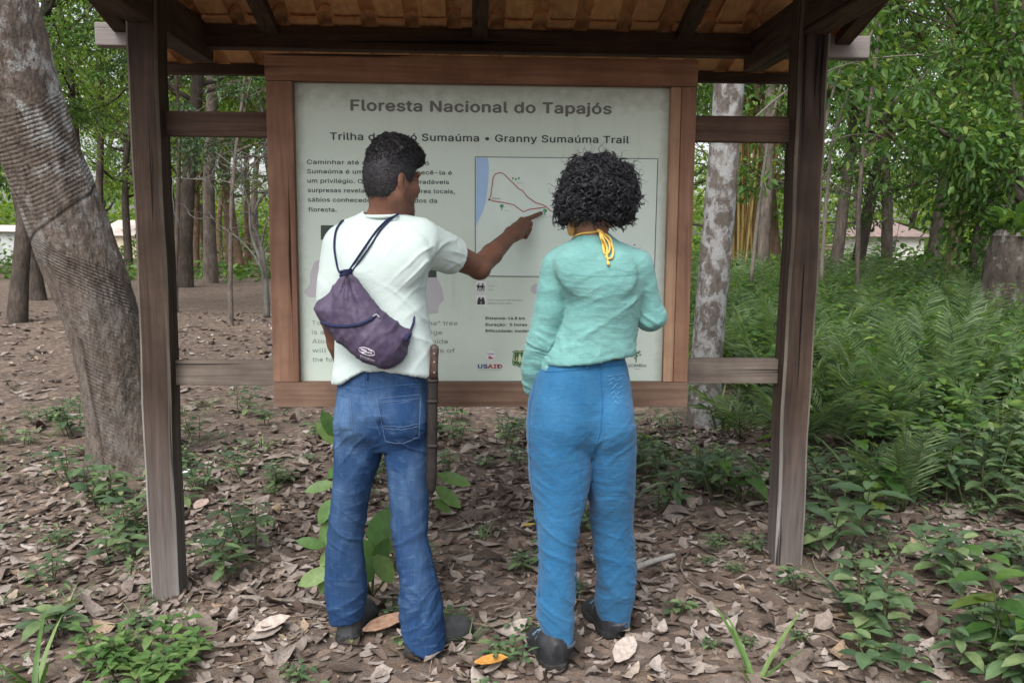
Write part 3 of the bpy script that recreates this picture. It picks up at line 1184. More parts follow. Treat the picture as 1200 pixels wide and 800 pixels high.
def relaxed_hand(F, w, d, nrm, side, s=1.0, curl=0.5):
    """A hand leaving the wrist w along d; nrm is the back of the hand, side points to the thumb."""
    w, d, nrm, side = (np.asarray(x, float) for x in (w, d, nrm, side))
    d, nrm, side = d / np.linalg.norm(d), nrm / np.linalg.norm(nrm), side / np.linalg.norm(side)
    for i, (o, L) in enumerate(((0.028, 0.072), (0.010, 0.080), (-0.010, 0.074), (-0.028, 0.058))):
        m = w + s * (d * 0.085 + side * o)
        F.cone(w + side * o * 0.6 * s, m, 0.017 * s, 0.0125 * s, 0.012)
        p, a = m, 0.15
        pts = [p]
        for seg in (0.45, 0.32, 0.23):
            a += curl * (0.55 if seg > .4 else 0.75)
            p = p + s * L * seg * (d * math.cos(a) - nrm * math.sin(a))
            pts.append(p)
        F.chain(pts, [0.0095 * s, 0.0088 * s, 0.0080 * s, 0.0068 * s], 0.004)
    t0 = w + s * (d * 0.025 + side * 0.022)
    t1 = t0 + s * (d * 0.034 + side * 0.026 - nrm * 0.012)
    t2 = t1 + s * (d * 0.032 + side * 0.006 - nrm * 0.010)
    t3 = t2 + s * (d * 0.024 - side * 0.004 - nrm * 0.006)
    F.chain([t0, t1, t2, t3], [0.016 * s, 0.012 * s, 0.0105 * s, 0.008 * s], 0.008)


def shoe_field(heel, toe, width, height, shaft=None, shaft_r=0.05, h=0.004):
    """A shoe from heel to toe on the ground (both at the sole). Returns upper and sole meshes."""
    heel, toe = np.asarray(heel, float), np.asarray(toe, float)
    d = toe - heel
    L = np.linalg.norm(d)
    d /= L
    s = np.array([d[1], -d[0], 0.0])
    lo = np.minimum(heel, toe) - [0.12, 0.12, 0.03]
    hi = np.maximum(heel, toe) + [0.12, 0.12, 0.28]
    out = []

    def coords(X, Y, Z):
        u = ((X - heel[0]) * d[0] + (Y - heel[1]) * d[1]) / L
        v = (X - heel[0]) * s[0] + (Y - heel[1]) * s[1]
        w = Z - (heel[2] + (toe[2] - heel[2]) * np.clip(u, 0, 1))
        return u, v, w

    def halfw(u):
        return width / 2 * np.interp(u, [0, 0.06, 0.2, 0.45, 0.72, 0.88, 0.96, 1.0], [0.45, 0.70, 0.78, 0.76, 1.0, 0.90, 0.62, 0.25])

    def top(u):
        return np.interp(u, [0, 0.1, 0.28, 0.42, 0.6, 0.8, 0.94, 1.0], [height * .95, height * 1.05, height, height * .92, height * .78, height * .66, height * .52, height * .28])

    def upper(X, Y, Z):
        u, v, w = coords(X, Y, Z)
        t = top(u)
        rr = np.sqrt((v / np.maximum(halfw(u), 1e-3)) ** 2 + (np.clip(w, 0, None) / t) ** 2 * (np.abs(w) / t) ** 0.6)
        dd = (rr - 1) * np.minimum(halfw(u), t)
        return np.maximum(np.maximum(dd, -w + 0.012), np.maximum(-u, u - 1) * L)

    def sole(X, Y, Z):
        u, v, w = coords(X, Y, Z)
        dd = np.abs(v) - (halfw(u) + 0.005)
        lift = 0.006 * np.clip((np.abs(u - 0.36) < 0.09) * 1.0, 0, 1)
        return np.maximum(np.maximum(dd, np.maximum(w - 0.024, -w + lift - 0.002)), np.maximum(-u - 0.02, u - 1.015) * L)
    F = Field(lo, hi, h)
    F.func(upper, lo, hi, 0.0)
    if shaft is not None:
        F.cone(heel + d * L * 0.26 + [0, 0, height * 0.7], shaft, shaft_r * 1.02, shaft_r, 0.03)
    out.append(F.mesh(2))
    G = Field(lo, hi, h)
    G.func(sole, lo, hi, 0.0)
    out.append(G.mesh(1))
    return out, d, s, L

# ================================================================ the man
SKIN = skin_material('brown_skin', (0.145, 0.068, 0.045))
A = lambda px, py, Y: np.array(at(px, py, Y))
man_c = A(450, 755, 2.79)
man = thing('person', 'person with short dark hair in a white t-shirt and blue jeans, pointing at the map', 'person', (float(man_c[0]), 2.79, gh(man_c[0], 2.79)))

MT_ROWS = [(262, 404, 488, 2.775, .060), (270, 394, 497, 2.775, .085), (285, 384, 502, 2.775, .105), (300, 379, 502, 2.775, .115), (320, 380, 498, 2.775, .118),
           (345, 384, 497, 2.775, .112), (375, 390, 501, 2.775, .105), (400, 393, 505, 2.775, .104), (420, 394, 509, 2.775, .110), (440, 392.5, 509, 2.778, .122), (456, 391, 508, 2.78, .126)]
M_ROT = -rad(24)
# --- body
lo, hi = A(352, 770, 2.79) - [0, 0, .02], A(640, 150, 3.0) + [0.06, 0, .06]
lo[1], hi[1] = 2.50, 3.38
F = Field(lo, hi, 0.0036)
sec = sections(MT_ROWS)
F.stack(*sections(MT_ROWS[:8]), k=0.02, rot=M_ROT, grow=-0.022)
hc = A(457.5, 203, 2.765)
MP, MAX_ = add_head(F, hc, rad(45), rad(8), 0.97)
F.cone(A(451.5, 262, 2.775), MP(-0.002, 0, -0.060), 0.056, 0.049, 0.03)
F.cone(A(412, 286, 2.775), A(440, 264, 2.775), 0.036, 0.042, 0.03)
F.cone(A(484, 286, 2.75), A(460, 264, 2.775), 0.036, 0.042, 0.03)
# pointing arm
S, E_, W = A(492, 283, 2.745), A(561, 313, 2.955), A(600, 274.5, 3.17)
mid = E_ * .62 + W * .38
F.chain([S, S * .5 + E_ * .5, E_, mid, W], [0.058, 0.0455, 0.0385, 0.0365, 0.0255], 0.012)
F.ell(E_ + np.array([0.006, -0.012, -0.012]), (0.022, 0.022, 0.022), None, 0.03)
K = {'i': (A(611.5, 258.5, 3.238), [A(621, 255.6, 3.278), A(627.6, 252.6, 3.304), A(634, 249.8, 3.326)]),
     'm': (A(613.5, 262.5, 3.236), [A(621.5, 261.8, 3.262), A(620.5, 267.5, 3.274), A(614.5, 267.5, 3.262)]),
     'r': (A(613.5, 267.5, 3.228), [A(620.5, 268.2, 3.250), A(618.5, 273.3, 3.260), A(612.8, 272.3, 3.250)]),
     'p': (A(612.5, 272.0, 3.218), [A(617.8, 274.0, 3.236), A(616.0, 278.0, 3.243), A(611.0, 276.8, 3.236)])}
for q, (m0, ch) in K.items():
    F.cone(W, m0, 0.0235, 0.0125 if q != 'p' else 0.0115, 0.014)
    r0 = 0.0098 if q != 'p' else 0.0085
    F.chain([m0] + ch, [r0 * 1.12, r0, r0 * .92, r0 * .78], 0.0035)
    F.ell(m0 + np.array([0.0, -0.006, 0.003]), (0.0105,) * 3, None, 0.008)
F.cone(W + np.array([0, 0, -.004]), A(609, 276, 3.20), 0.022, 0.016, 0.014)
F.chain([A(603, 267, 3.205), A(610, 262, 3.252), A(617, 261, 3.282), A(621, 263, 3.292)], [0.017, 0.0125, 0.0105, 0.0085], 0.008)
# resting arm
S2, E2, W2 = A(398, 287, 2.79), A(391, 374, 2.80), A(407, 442, 2.94)
F.chain([S2 + [.014, 0, -.02], S2 * .5 + E2 * .5, E2, E2 * .6 + W2 * .4, W2], [0.044, 0.044, 0.041, 0.039, 0.027], 0.012)
relaxed_hand(F, W2, A(412, 470, 2.98) - W2, (-0.9, 0.1, 0.1), (0.2, 0.95, 0), 1.0, 0.6)
# pelvis and legs inside the jeans
PEL = [(420, 400, 504, 2.782, .106), (432, 397, 505, 2.784, .112), (455, 394.5, 504, 2.785, .118), (482, 392, 502.5, 2.785, .120), (505, 391.5, 502, 2.785, .112), (524, 398, 497, 2.785, .072)]
LL = [(492, 392, 449, 2.79, .100), (515, 391.5, 452, 2.795, .096), (540, 391.5, 446, 2.805, .092), (562, 391.5, 438.5, 2.815, .086), (586, 388.5, 431, 2.825, .078), (610, 385, 427.5, 2.835, .070), (634, 383, 425, 2.845, .068),
      (660, 381.5, 428, 2.855, .070), (686, 381, 430, 2.865, .070), (708, 383, 427, 2.87, .070), (722, 385, 425, 2.875, .068), (740, 387, 424, 2.875, .066)]
RL = [(492, 444, 502, 2.775, .102), (515, 449, 502.5, 2.775, .098), (545, 453, 503.5, 2.77, .092), (577, 456, 504, 2.765, .082), (600, 457.5, 501, 2.765, .074), (624, 459, 500, 2.765, .070), (657, 464, 506, 2.76, .072),
      (686, 469, 513, 2.76, .074), (706, 469, 518, 2.76, .076), (724, 469, 520, 2.76, .080), (742, 468.5, 521, 2.76, .086), (768, 468, 520, 2.755, .090)]
F.stack(*sections(PEL), k=0.03, rot=M_ROT, grow=-0.026)
F.stack(*sections(LL[:-2]), k=0.02, grow=-0.020)
F.stack(*sections(RL[:-3]), k=0.02, grow=-0.022)
heelL, toeL = A(406, 750, 2.835), A(431, 720, 3.09)
heelR, toeR = A(483, 766, 2.715), A(545, 738, 2.885)
for h_, t_ in ((heelL, toeL), (heelR, toeR)):
    for p in (h_, t_):
        p[2] = gh(p[0], p[1]) + 0.004
    d_ = (t_ - h_)
    F.cone(h_ + d_ * .24 + [0, 0, .15], h_ + d_ * .26 + [0, 0, .045], 0.036, 0.028, 0.03)
    F.cone(h_ + d_ * .12 + [0, 0, .035], h_ + d_ * .80 + [0, 0, .026], 0.024, 0.014, 0.02)
V, Q = F.mesh(1)
bodyV, bodyN = V, vnormals(V, Q)
body = link_mesh('body', mesh_np('body', V, Q), SKIN, man)

# --- t-shirt
lo, hi = A(360, 462, 2.775), A(552, 244, 2.9) + [0, 0, .02]
lo[1], hi[1] = 2.50, 3.08
F = Field(lo, hi, 0.0042)
F.stack(*sec, k=0.02, rot=M_ROT, p=2.4)
F.cone(A(404, 281, 2.78), A(444, 258, 2.775), 0.050, 0.050, 0.035)
F.cone(A(490, 281, 2.75), A(454, 258, 2.775), 0.054, 0.050, 0.035)
SE = S * .42 + E_ * .58
F.cone(S, S * .62 + E_ * .38, 0.073, 0.062, 0.022)
F.cone(S * .7 + E_ * .3, SE, 0.061, 0.0605, 0.012)
F.cone(S2 + [.006, 0, -.010], S2 * .5 + E2 * .5, 0.058, 0.060, 0.03)
F.cone(S2 * .5 + E2 * .5, S2 * .26 + E2 * .74, 0.060, 0.060, 0.012)
# shoulder blades, spine hollow
F.ell(A(425, 305, 2.68), (0.055, 0.022, 0.065), None, 0.05)
F.ell(A(478, 300, 2.665), (0.055, 0.022, 0.065), None, 0.05)
# sleeve ends
sd_ = (E_ - S) / np.linalg.norm(E_ - S)
e0 = S + (E_ - S) * .555
F.func(lambda X, Y, Z: -((X - e0[0]) * sd_[0] + (Y - e0[1]) * sd_[1] + (Z - e0[2]) * sd_[2]), e0 - .09, e0 + .09, 0, 'cut', 0.0)
sd2 = (E2 - S2) / np.linalg.norm(E2 - S2)
e2 = S2 + (E2 - S2) * .80
F.func(lambda X, Y, Z: np.maximum(-((X - e2[0]) * sd2[0] + (Y - e2[1]) * sd2[1] + (Z - e2[2]) * sd2[2]), X - (e2[0] + .055)), e2 - .10, e2 + .10, 0, 'cut', 0.0)
# neck opening
nc = A(450.5, 255, 2.772)
F.func(lambda X, Y, Z: np.maximum(np.sqrt((X - nc[0]) ** 2 + (Y - nc[1]) ** 2) - .0635, nc[2] + .003 + .25 * (nc[1] - Y) * (Y > nc[1]) - Z), nc - [.08, .08, .05], nc + [.08, .08, .06], 0.006, 'cut', 0.0)
# hem
hx = [A(x, y, 2.68) for x, y in ((385, 455), (395, 452.5), (410, 443), (426, 434), (450, 432), (480, 436), (503, 442), (515, 440))]
hz = lambda X: np.interp(X, [p[0] for p in hx], [p[2] for p in hx])
F.func(lambda X, Y, Z: Z - hz(X[:, 0, 0])[:, None, None].astype(np.float32), A(360, 470, 2.7) - [0, .3, .1], A(552, 424, 2.7) + [0, .4, 0], 0, 'cut', 0.0)
V, Q = F.mesh(1)
N = vnormals(V, Q)
rel = V - A(450, 350, 2.7)
x0_ = A(450, 350, 2.7)[0]
tw = V + 0.025 * np.stack([vnoise(V, 7, 3), vnoise(V, 7, 5), vnoise(V, 7, 6)], -1)
zt_ = A(0, 330, 2.7)[2]
low = np.clip((zt_ - V[:, 2]) / .12 + .25, .12, 1)
arm = np.exp(-(((V - A(500, 300, 2.72)) / .12) ** 2).sum(1))
slv = np.exp(-(((V - A(525, 300, 2.82)) / .08) ** 2).sum(1))
hemw = np.exp(-((V[:, 2] - A(0, 425, 2.7)[2]) / .05) ** 2)
dd = .0045 * low * creases(shear(tw, x0_, .75), (3, 4, 11), 4, 2) + .0040 * low * creases(shear(tw, x0_, -.55), (3, 4, 10), 8, 2)
dd += .0075 * arm * creases(shear(tw, x0_, -.9), (4, 6, 20), 12, 2) + .0055 * slv * creases(shear(tw, x0_, .8), (5, 5, 22), 17, 2)
dd += .0055 * hemw * creases(tw, (13, 8, 6), 15, 1.6) + .0035 * vnoise(V, 5.5, 19, 1)
dd *= np.clip((A(0, 257, 2.7)[2] - V[:, 2]) / .05, .1, 1)
V = V + N * dd[:, None]
shirtV, shirtQ = relax_mesh(V, Q, 0.12), Q
M_TEE = cloth_material('white_jersey', (0.45, 0.54, 0.525), (0.51, 0.59, 0.575), 1200, 0.16, 0.9, 0.1)
tee = link_mesh('t_shirt', mesh_np('t_shirt', shirtV, shirtQ), M_TEE, man)
man_shirt_tree = bvh(shirtV, shirtQ)
# ribbed collar
mb = MB()
cn = A(450.5, 254.5, 2.772)
mb.tube([cn + [.0645 * math.cos(t), .0645 * math.sin(t), .002 * math.cos(t) + .004 * abs(math.cos(t)) ** 2 - .016 * max(0, math.sin(t))] for t in np.linspace(0, 2 * math.pi, 41)], .0062, 8)
mb.build('collar', M_TEE, tee, True)


# --- jeans
def trousers(pel, l, r, rot, butt, lo, hi, crotch_k=0.008):
    F = Field(lo, hi, 0.0040)
    F.stack(*sections(pel), k=0.006, rot=rot, p=2.4, grow=-.003)
    F.stack(*sections(l), k=crotch_k, p=2.2, grow=-.001)
    F.stack(*sections(r), k=crotch_k, p=2.2, grow=-.001)
    for c, rr in butt:
        F.ell(c, rr, None, 0.03)
    return F


lo, hi = A(372, 775, 2.78) - [0, .2, 0.02], A(528, 425, 2.78) + [0, .22, .01]
lo[1], hi[1] = 2.55, 3.0
F = trousers(PEL, LL, RL, M_ROT, [(A(420, 488, 2.735), (.075, .070, .085)), (A(472, 490, 2.712), (.080, .070, .085))], lo, hi)
F.cone(A(447, 500, 2.66), A(449, 540, 2.68), 0.012, 0.016, 0.03, 'cut')
for (pa, pb, pc) in ((A(389, 735, 2.81), A(418, 731, 2.81), A(424, 712, 2.93)), (A(471, 753, 2.69), A(492, 762, 2.69), A(521, 716, 2.84))):
    nn = np.cross(pb - pa, pc - pa)
    nn /= np.linalg.norm(nn) * (1 if nn[2] > 0 else -1)
    F.func(lambda X, Y, Z: (X - pa[0]) * nn[0] + (Y - pa[1]) * nn[1] + (Z - pa[2]) * nn[2], (pa + pb) / 2 - [.11, .20, .14], pc + [.06, .15, .06], 0, 'cut', 0)
V, Q = F.mesh(1)
N = vnormals(V, Q)
zk, za = A(0, 620, 2.8)[2], A(0, 715, 2.8)[2]
zc = A(0, 520, 2.75)[2]
w_k = np.exp(-((V[:, 2] - zk) / .10) ** 2)
w_a = np.exp(-((V[:, 2] - za) / .10) ** 2)
w_c = np.exp(-((V[:, 2] - zc) / .09) ** 2)
tw = V + 0.05 * np.stack([vnoise(V, 6, 31), vnoise(V, 6, 32), vnoise(V, 6, 33)], -1)
xl_ = man_c[0]
cr1, cr2 = creases(shear(tw, xl_, .75), (4.5, 4.5, 17), 41, 2.2), creases(shear(tw, xl_, -.75), (4.5, 4.5, 17), 43, 2.2)
crv_ = creases(tw, (13, 9, 2.6), 45, 2)
gate = np.clip(.55 + 1.3 * vnoise(V, 5, 49, 1), 0, 1)
dd = cr1 * gate * (.0045 * w_k + .0050 * w_a + .0045 * w_c + .0006) + cr2 * (1 - gate) * (.0045 * w_k + .0050 * w_a + .0040 * w_c + .0006) + crv_ * (.0035 * np.clip((zk + .05 - V[:, 2]) / .2, 0, 1) + .0012) + .003 * vnoise(V, 7, 47, 1)
dd *= np.clip((A(0, 445, 2.7)[2] - V[:, 2]) / .05, 0.12, 1)
V = V + N * dd[:, None]
V = relax_mesh(V, Q, 0.12)
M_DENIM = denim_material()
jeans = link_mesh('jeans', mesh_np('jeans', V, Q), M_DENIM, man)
jt = bvh(V, Q)
M_STITCH = plain('denim_seam', (0.055, 0.12, 0.26), 0.85, 0.1, 0.3, 300)
M_STITCHL = plain('pale_stitching', (0.12, 0.17, 0.26), 0.85, 0.1, 0.3, 300)


def seam(name, pts, r, mat, parent, tree, sub=6, off=0.0012):
    P = []
    for a, b in zip(pts, pts[1:]):
        for k in range(sub):
            t = k / sub
            P.append(snap(tree, a[0] + (b[0] - a[0]) * t, a[1] + (b[1] - a[1]) * t, off))
    P.append(snap(tree, *pts[-1], off))
    P = [p for i, p in enumerate(P) if i == 0 or (p - P[i - 1]).length < 0.06]
    if len(P) < 3:
        return None
    mb = MB()
    mb.tube(P, r, 6)
    return mb.build(name, mat, parent, True)


def patch(name, poly, mat, parent, tree, th=0.003, n=12):
    """A cloth patch lying on a surface: pixel quad (4 corners) gridded and snapped."""
    (a, b, c, d) = poly
    V, F = [], []
    for i in range(n + 1):
        for j in range(n + 1):
            u, v = i / n, j / n
            x = (a[0] * (1 - u) + b[0] * u) * (1 - v) + (d[0] * (1 - u) + c[0] * u) * v
            y = (a[1] * (1 - u) + b[1] * u) * (1 - v) + (d[1] * (1 - u) + c[1] * u) * v
            e = min(u, 1 - u, v, 1 - v)
            V.append(snap(tree, x, y, th if e > 0.02 else -0.002))
    for i in range(n):
        for j in range(n):
            p = i * (n + 1) + j
            F.append((p, p + 1, p + n + 2, p + n + 1))
    return link_mesh(name, mesh_np(name, np.array([tuple(v) for v in V]), np.array(F)), mat, parent)


pk = patch('pocket', ((441, 466), (493, 461), (491, 512), (452, 517)), M_DENIM, jeans, jt, .0035)
seam('stitching', ((442, 467), (492, 462), (490, 511), (470, 519), (453, 516), (442, 467)), .0007, M_STITCHL, pk, jt, 8, .0048)
seam('stitching', ((444, 472), (492, 467)), .0007, M_STITCHL, pk, jt, 8, .0048)
seam('stitching', ((449, 498), (470, 500), (491, 496)), .0007, M_STITCHL, pk, jt, 8, .0048)
seam('stitching', ((449.5, 501), (470, 503), (491, 499)), .0007, M_STITCHL, pk, jt, 8, .0048)
pk2 = patch('pocket', ((396.5, 461), (411, 466), (414, 506), (396, 505)), M_DENIM, jeans, jt, .0035)
seam('stitching', ((397, 461), (411, 466), (414, 506)), .0007, M_STITCHL, pk2, jt, 8, .0048)
seam('seam', ((427, 437), (427.5, 465), (438, 490), (447, 512)), .0016, M_STITCH, jeans, jt)
seam('seam', ((406, 455), (427, 457), (460, 452), (500, 449)), .0013, M_STITCH, jeans, jt)
for a in ((430, 434), (487, 437)):
    seam('belt_loop', (a, (a[0] + .6, a[1] + 11)), .0042, M_DENIM, jeans, jt, 5, .002)
wb = [(398, 434), (412, 437), (427, 439), (455, 437), (480, 439), (501, 443)]

# --- shoes
M_SHOE = plain('dark_rubber_shoe', (0.045, 0.047, 0.050), 0.55, 0.35, 0.3, 30)
M_SOLE = plain('black_sole', (0.028, 0.027, 0.026), 0.8, 0.2, 0.4, 40)
for h_, t_ in ((heelL, toeL), (heelR, toeR)):
    dv = (t_ - h_) / np.linalg.norm(t_ - h_)
    (up_, so_), d_, s_, L_ = shoe_field(h_ - dv * .012, h_ + dv * .262, 0.104, 0.100)
    sh = link_mesh('shoe', mesh_np('shoe', *up_), M_SHOE, man)
    link_mesh('sole', mesh_np('sole', *so_), M_SOLE, sh)

# --- hair: close-cropped sides, tight curls on top
M_HAIR = hair_material('black_hair', (0.018, 0.017, 0.020), 0.6)
F = Field(hc - .17, hc + .17, 0.004)
f, r, u = MAX_
F.ell(MP(-0.003, 0, 0.003), (0.0885, 0.0765, 0.1015), MAX_, 0.01)
F.ell(MP(-0.014, 0, -0.050), (0.052, 0.060, 0.060), MAX_, 0.03)
F.ell(MP(0.014, 0, 0.060), (0.088, 0.071, 0.066), MAX_, 0.02)
F.ell(MP(0.066, 0, 0.062), (0.046, 0.056, 0.036), MAX_, 0.02)
# face, sides and neck stay clear of hair
n1 = f * 0.93 - u * 0.36
pf = MP(0.064, 0, 0.018)
F.func(lambda X, Y, Z: np.maximum(-((X - pf[0]) * n1[0] + (Y - pf[1]) * n1[1] + (Z - pf[2]) * n1[2]), (X - MP(0, 0, .035)[0]) * u[0] + (Y - MP(0, 0, .035)[1]) * u[1] + (Z - MP(0, 0, .035)[2]) * u[2]), hc - .17, hc + .17, 0.012, 'cut', 0)
for q in (-1, 1):
    F.ell(MP(-0.004, q * .088, -0.052), (0.026, 0.030, 0.040), MAX_, 0.006, 'cut')
    F.ell(MP(0.020, q * .075, -0.100), (0.060, 0.045, 0.042), MAX_, 0.006, 'cut')
    F.ell(MP(0.080, q * .078, -0.030), (0.040, 0.042, 0.050), MAX_, 0.006, 'cut')
n2 = -f * 0.25 - u
pn = MP(-0.05, 0, -0.094)
F.func(lambda X, Y, Z: -((X - pn[0]) * n2[0] + (Y - pn[1]) * n2[1] + (Z - pn[2]) * n2[2]), hc - .17, hc + .17, 0.008, 'cut', 0)
V, Q = F.mesh(1)
N = vnormals(V, Q)
up_w = np.clip(((V - hc) @ u - 0.03) / 0.05, 0, 1)
dd = 0.012 * vnoise(V, 58, 51, 2) * up_w + 0.0012 * vnoise(V, 160, 52, 1)
V = V + N * dd[:, None]
hair = link_mesh('hair', mesh_np('hair', V, Q), M_HAIR, man)
rs = np.random.RandomState(5)
paths, rr_ = [], []
pick = rs.choice(len(V), 5200)
for i in pick:
    w = np.clip(((V[i] - hc) @ u - 0.005) / 0.06, 0, 1)
    if w < 0.25 and rs.rand() < 0.45:
        continue
    n_ = N[i]
    if w < 0.12:                     # short stubble lying down the head
        t_ = -u + n_ * .35 + rs.normal(0, .25, 3)
        t_ /= np.linalg.norm(t_)
        p0 = V[i] - n_ * .001
        paths.append(np.stack([p0, p0 + t_ * .003 + n_ * .0008, p0 + t_ * .006 + n_ * .0008]))
        rr_.append(.0006)
        continue
    ax1 = np.cross(n_, rs.normal(0, 1, 3)); ax1 /= np.linalg.norm(ax1) + 1e-9
    ax2 = n_ * rs.uniform(.5, 1) + np.cross(n_, ax1) * rs.uniform(-.7, .7)
    R_ = rs.uniform(.0032, .0075) * (0.5 + .6 * w)
    t = np.linspace(0, rs.uniform(3.5, 7.5), 12)
    drift = np.cross(n_, ax1) * rs.uniform(-.0022, .0022) + n_ * rs.uniform(.0, .0012) * w
    paths.append(V[i] - n_ * .002 + ax1 * (R_ * np.cos(t))[:, None] + ax2 * (R_ * np.sin(t))[:, None] + drift * t[:, None])
    rr_.append(rs.uniform(.0006, .0010))
link_mesh('curls', tubes_mesh('curls', paths, rr_, 3), M_HAIR, hair)
# stubble down the jaw
lc = (bodyV - hc) @ np.stack([f, r, u], 1)
jw = np.argwhere((np.abs(lc[:, 1]) > .025) & (lc[:, 0] > .012) & (lc[:, 0] < .085) & (lc[:, 2] < -.055 - .45 * (lc[:, 0] - .012)) & (lc[:, 2] > -.14) | (np.abs(lc[:, 1]) > .05) & (lc[:, 0] > .014) & (lc[:, 0] < .034) & (lc[:, 2] < -.02) & (lc[:, 2] > -.08))[:, 0]
paths, rr_ = [], []
for i in rs.choice(jw, min(len(jw), 420), replace=False):
    t_ = -u * .8 + bodyN[i] * .6 + rs.normal(0, .3, 3)
    paths.append(np.stack([bodyV[i], bodyV[i] + t_ * .0022, bodyV[i] + t_ * .0042]))
    rr_.append(.00032)
link_mesh('beard', tubes_mesh('beard', paths, rr_, 3), M_HAIR, man)
# eyebrow of the visible side
mb = MB()
for q in (-1, 1):
    mb.tube([Vector(MP(.0985, q * .012, .011)), Vector(MP(.094, q * .032, .0155)), Vector(MP(.081, q * .055, .012))], [.003, .0036, .0018], 6)
mb.build('eyebrow', M_HAIR, man, True)

# ================================================================ the bag on his back
PUR = MatB('purple_nylon', 0.62, 0.3)
co = PUR.coord()
_n = PUR.noise(co, 14, 5)
PUR.color(PUR.mix(PUR.maprange(_n, 0.3, 0.7), (0.046, 0.035, 0.070), (0.086, 0.066, 0.110)))
PUR.bump(PUR.math('ADD', PUR.noise(co, 30, 4, 0.6, 1.0), PUR.math('MULTIPLY', PUR.noise(co, 600, 2), .2)), 0.5, 0.006)
PUR = PUR.m
NAVY = plain('navy_cord', (0.018, 0.022, 0.062), 0.75, 0.2, 0.3, 400)
bag = thing('drawstring_bag', 'purple drawstring bag with a zip hanging on the back of the person in white', 'bag', tuple(float(v) for v in A(425, 380, 2.63)))
poly_px = [(404, 320), (411, 320), (424, 336), (443, 362), (462, 378), (480, 391), (479, 402), (472, 418), (461, 428.5), (446, 428), (427, 421), (405, 407), (386, 391), (372, 375), (365.5, 363), (371, 354), (388, 338)]
py_ = np.array([[A(x, y, 2.62)[0], A(x, y, 2.62)[2]] for x, y in poly_px])


def sd_poly(X, Z, P):
    d = np.full(np.broadcast(X, Z).shape, 1e9)
    ins = np.zeros(d.shape, bool)
    for i in range(len(P)):
        a, b = P[i], P[(i + 1) % len(P)]
        e = b - a
        wx, wz = X - a[0], Z - a[1]
        t = np.clip((wx * e[0] + wz * e[1]) / (e @ e), 0, 1)
        d = np.minimum(d, (wx - t * e[0]) ** 2 + (wz - t * e[1]) ** 2)
        c = ((a[1] > Z) != (b[1] > Z)) & (X < (b[0] - a[0]) * (Z - a[1]) / (b[1] - a[1] + 1e-12) + a[0])
        ins ^= c
    return np.where(ins, -1, 1) * np.sqrt(d)


g0 = A(407, 321, 2.62)
tc_ = A(447, 340, 2.775)


def bagf(X, Y, Z):
    x2, z2 = X[:, :, 0], Z[0, 0, :][None, :]
    sd = sd_poly(x2, z2, py_)
    e = np.clip(-sd / .075, 0, 1)
    t = .047 * np.sqrt(np.clip(1 - (1 - e) ** 2, 0, 1))
    dg, th = np.hypot(x2 - g0[0], z2 - g0[2]), np.arctan2(x2 - g0[0], g0[2] - z2)
    t = t * np.clip(.35 + dg / .10, .35, 1)
    t = t + (.0085 * np.sin(th * 13 + np.sin(dg * 30)) + .0045 * np.sin(th * 29 + 1.0)) * np.exp(-dg / .10) * np.clip(e * 3, 0, 1)
    uu = np.clip((x2 - tc_[0]) / .17, -.78, .85)
    yc = 2.775 - .125 * np.sqrt(1 - uu ** 2) - .040
    d = np.abs(Y - yc[:, None, :]) - t[:, None, :]
    return np.where(sd[:, None, :] > 0.004, np.maximum(d, sd[:, None, :]), d * 0.75)


lo, hi = A(360, 434, 2.62), A(486, 314, 2.62)
lo[1], hi[1] = 2.50, 2.80
F = Field(lo, hi, 0.0036)
F.func(bagf, lo, hi, 0, 'add', 0)
V, Q = F.mesh(2)
N = vnormals(V, Q)
axd = A(455, 415, 2.62) - g0
axd /= np.linalg.norm(axd)
l_ = (V - g0) @ axd
c_ = (V - g0) @ np.cross(axd, [0, 1, 0])
dd = 0.0065 * ridged(np.stack([l_ + .4 * c_, c_, V[:, 1]], -1), (20, 6, 3), 71) * np.clip((l_ - .10) / .08, 0, 1) + 0.006 * ridged(np.stack([l_, c_, V[:, 1]], -1), (5, 22, 3), 73) + .002 * vnoise(V, 60, 75)
V = V + N * dd[:, None]
V = relax_mesh(V, Q, .3)
pouch = link_mesh('pouch', mesh_np('pouch', V, Q), PUR, bag)
bt = bvh(V, Q)
seam('zipper', ((377, 377.5), (390, 381.5), (405, 382.5), (422, 380), (435, 374), (442, 367)), .0055, NAVY, bag, bt, 6, .001)
seam('zip_slider', ((437, 371), (441, 368.5), (445, 373)), .0032, plain('zip_metal', (0.20, 0.20, 0.22), 0.4, 0.5), bag, bt, 4, .004)
mb = MB()
for k in range(3):
    mb.tube([Vector(g0) + Vector((-.016 + .001 * k, -.035 - .006 * abs(k - 1), -.004 + .006 * k)), Vector(g0) + Vector((0, -.05, .002 + .005 * k)), Vector(g0) + Vector((.018, -.035, .004 + .005 * k))], .004, 6)
mb.build('drawcord', NAVY, bag, True)


def strap(pts, r=.0033, tree=man_shirt_tree, over=None):
    P = [Vector(g0) + Vector((0, -.035, 0.004))] + [snap(tree, x, y, .005) for x, y in pts]
    if over is not None:
        P += [Vector(q) for q in over]
    fine = []
    for i in range(len(P) - 1):
        p0, p1, p2, p3 = P[max(i - 1, 0)], P[i], P[i + 1], P[min(i + 2, len(P) - 1)]
        for k in range(5):
            t = k / 5
            fine.append(0.5 * ((2 * p1) + (p2 - p0) * t + (2 * p0 - 5 * p1 + 4 * p2 - p3) * t * t + (3 * p1 - p0 - 3 * p2 + p3) * t ** 3))
    fine.append(P[-1])
    mb = MB()
    mb.tube(fine, r, 7)
    mb.build('strap', NAVY, bag, True)


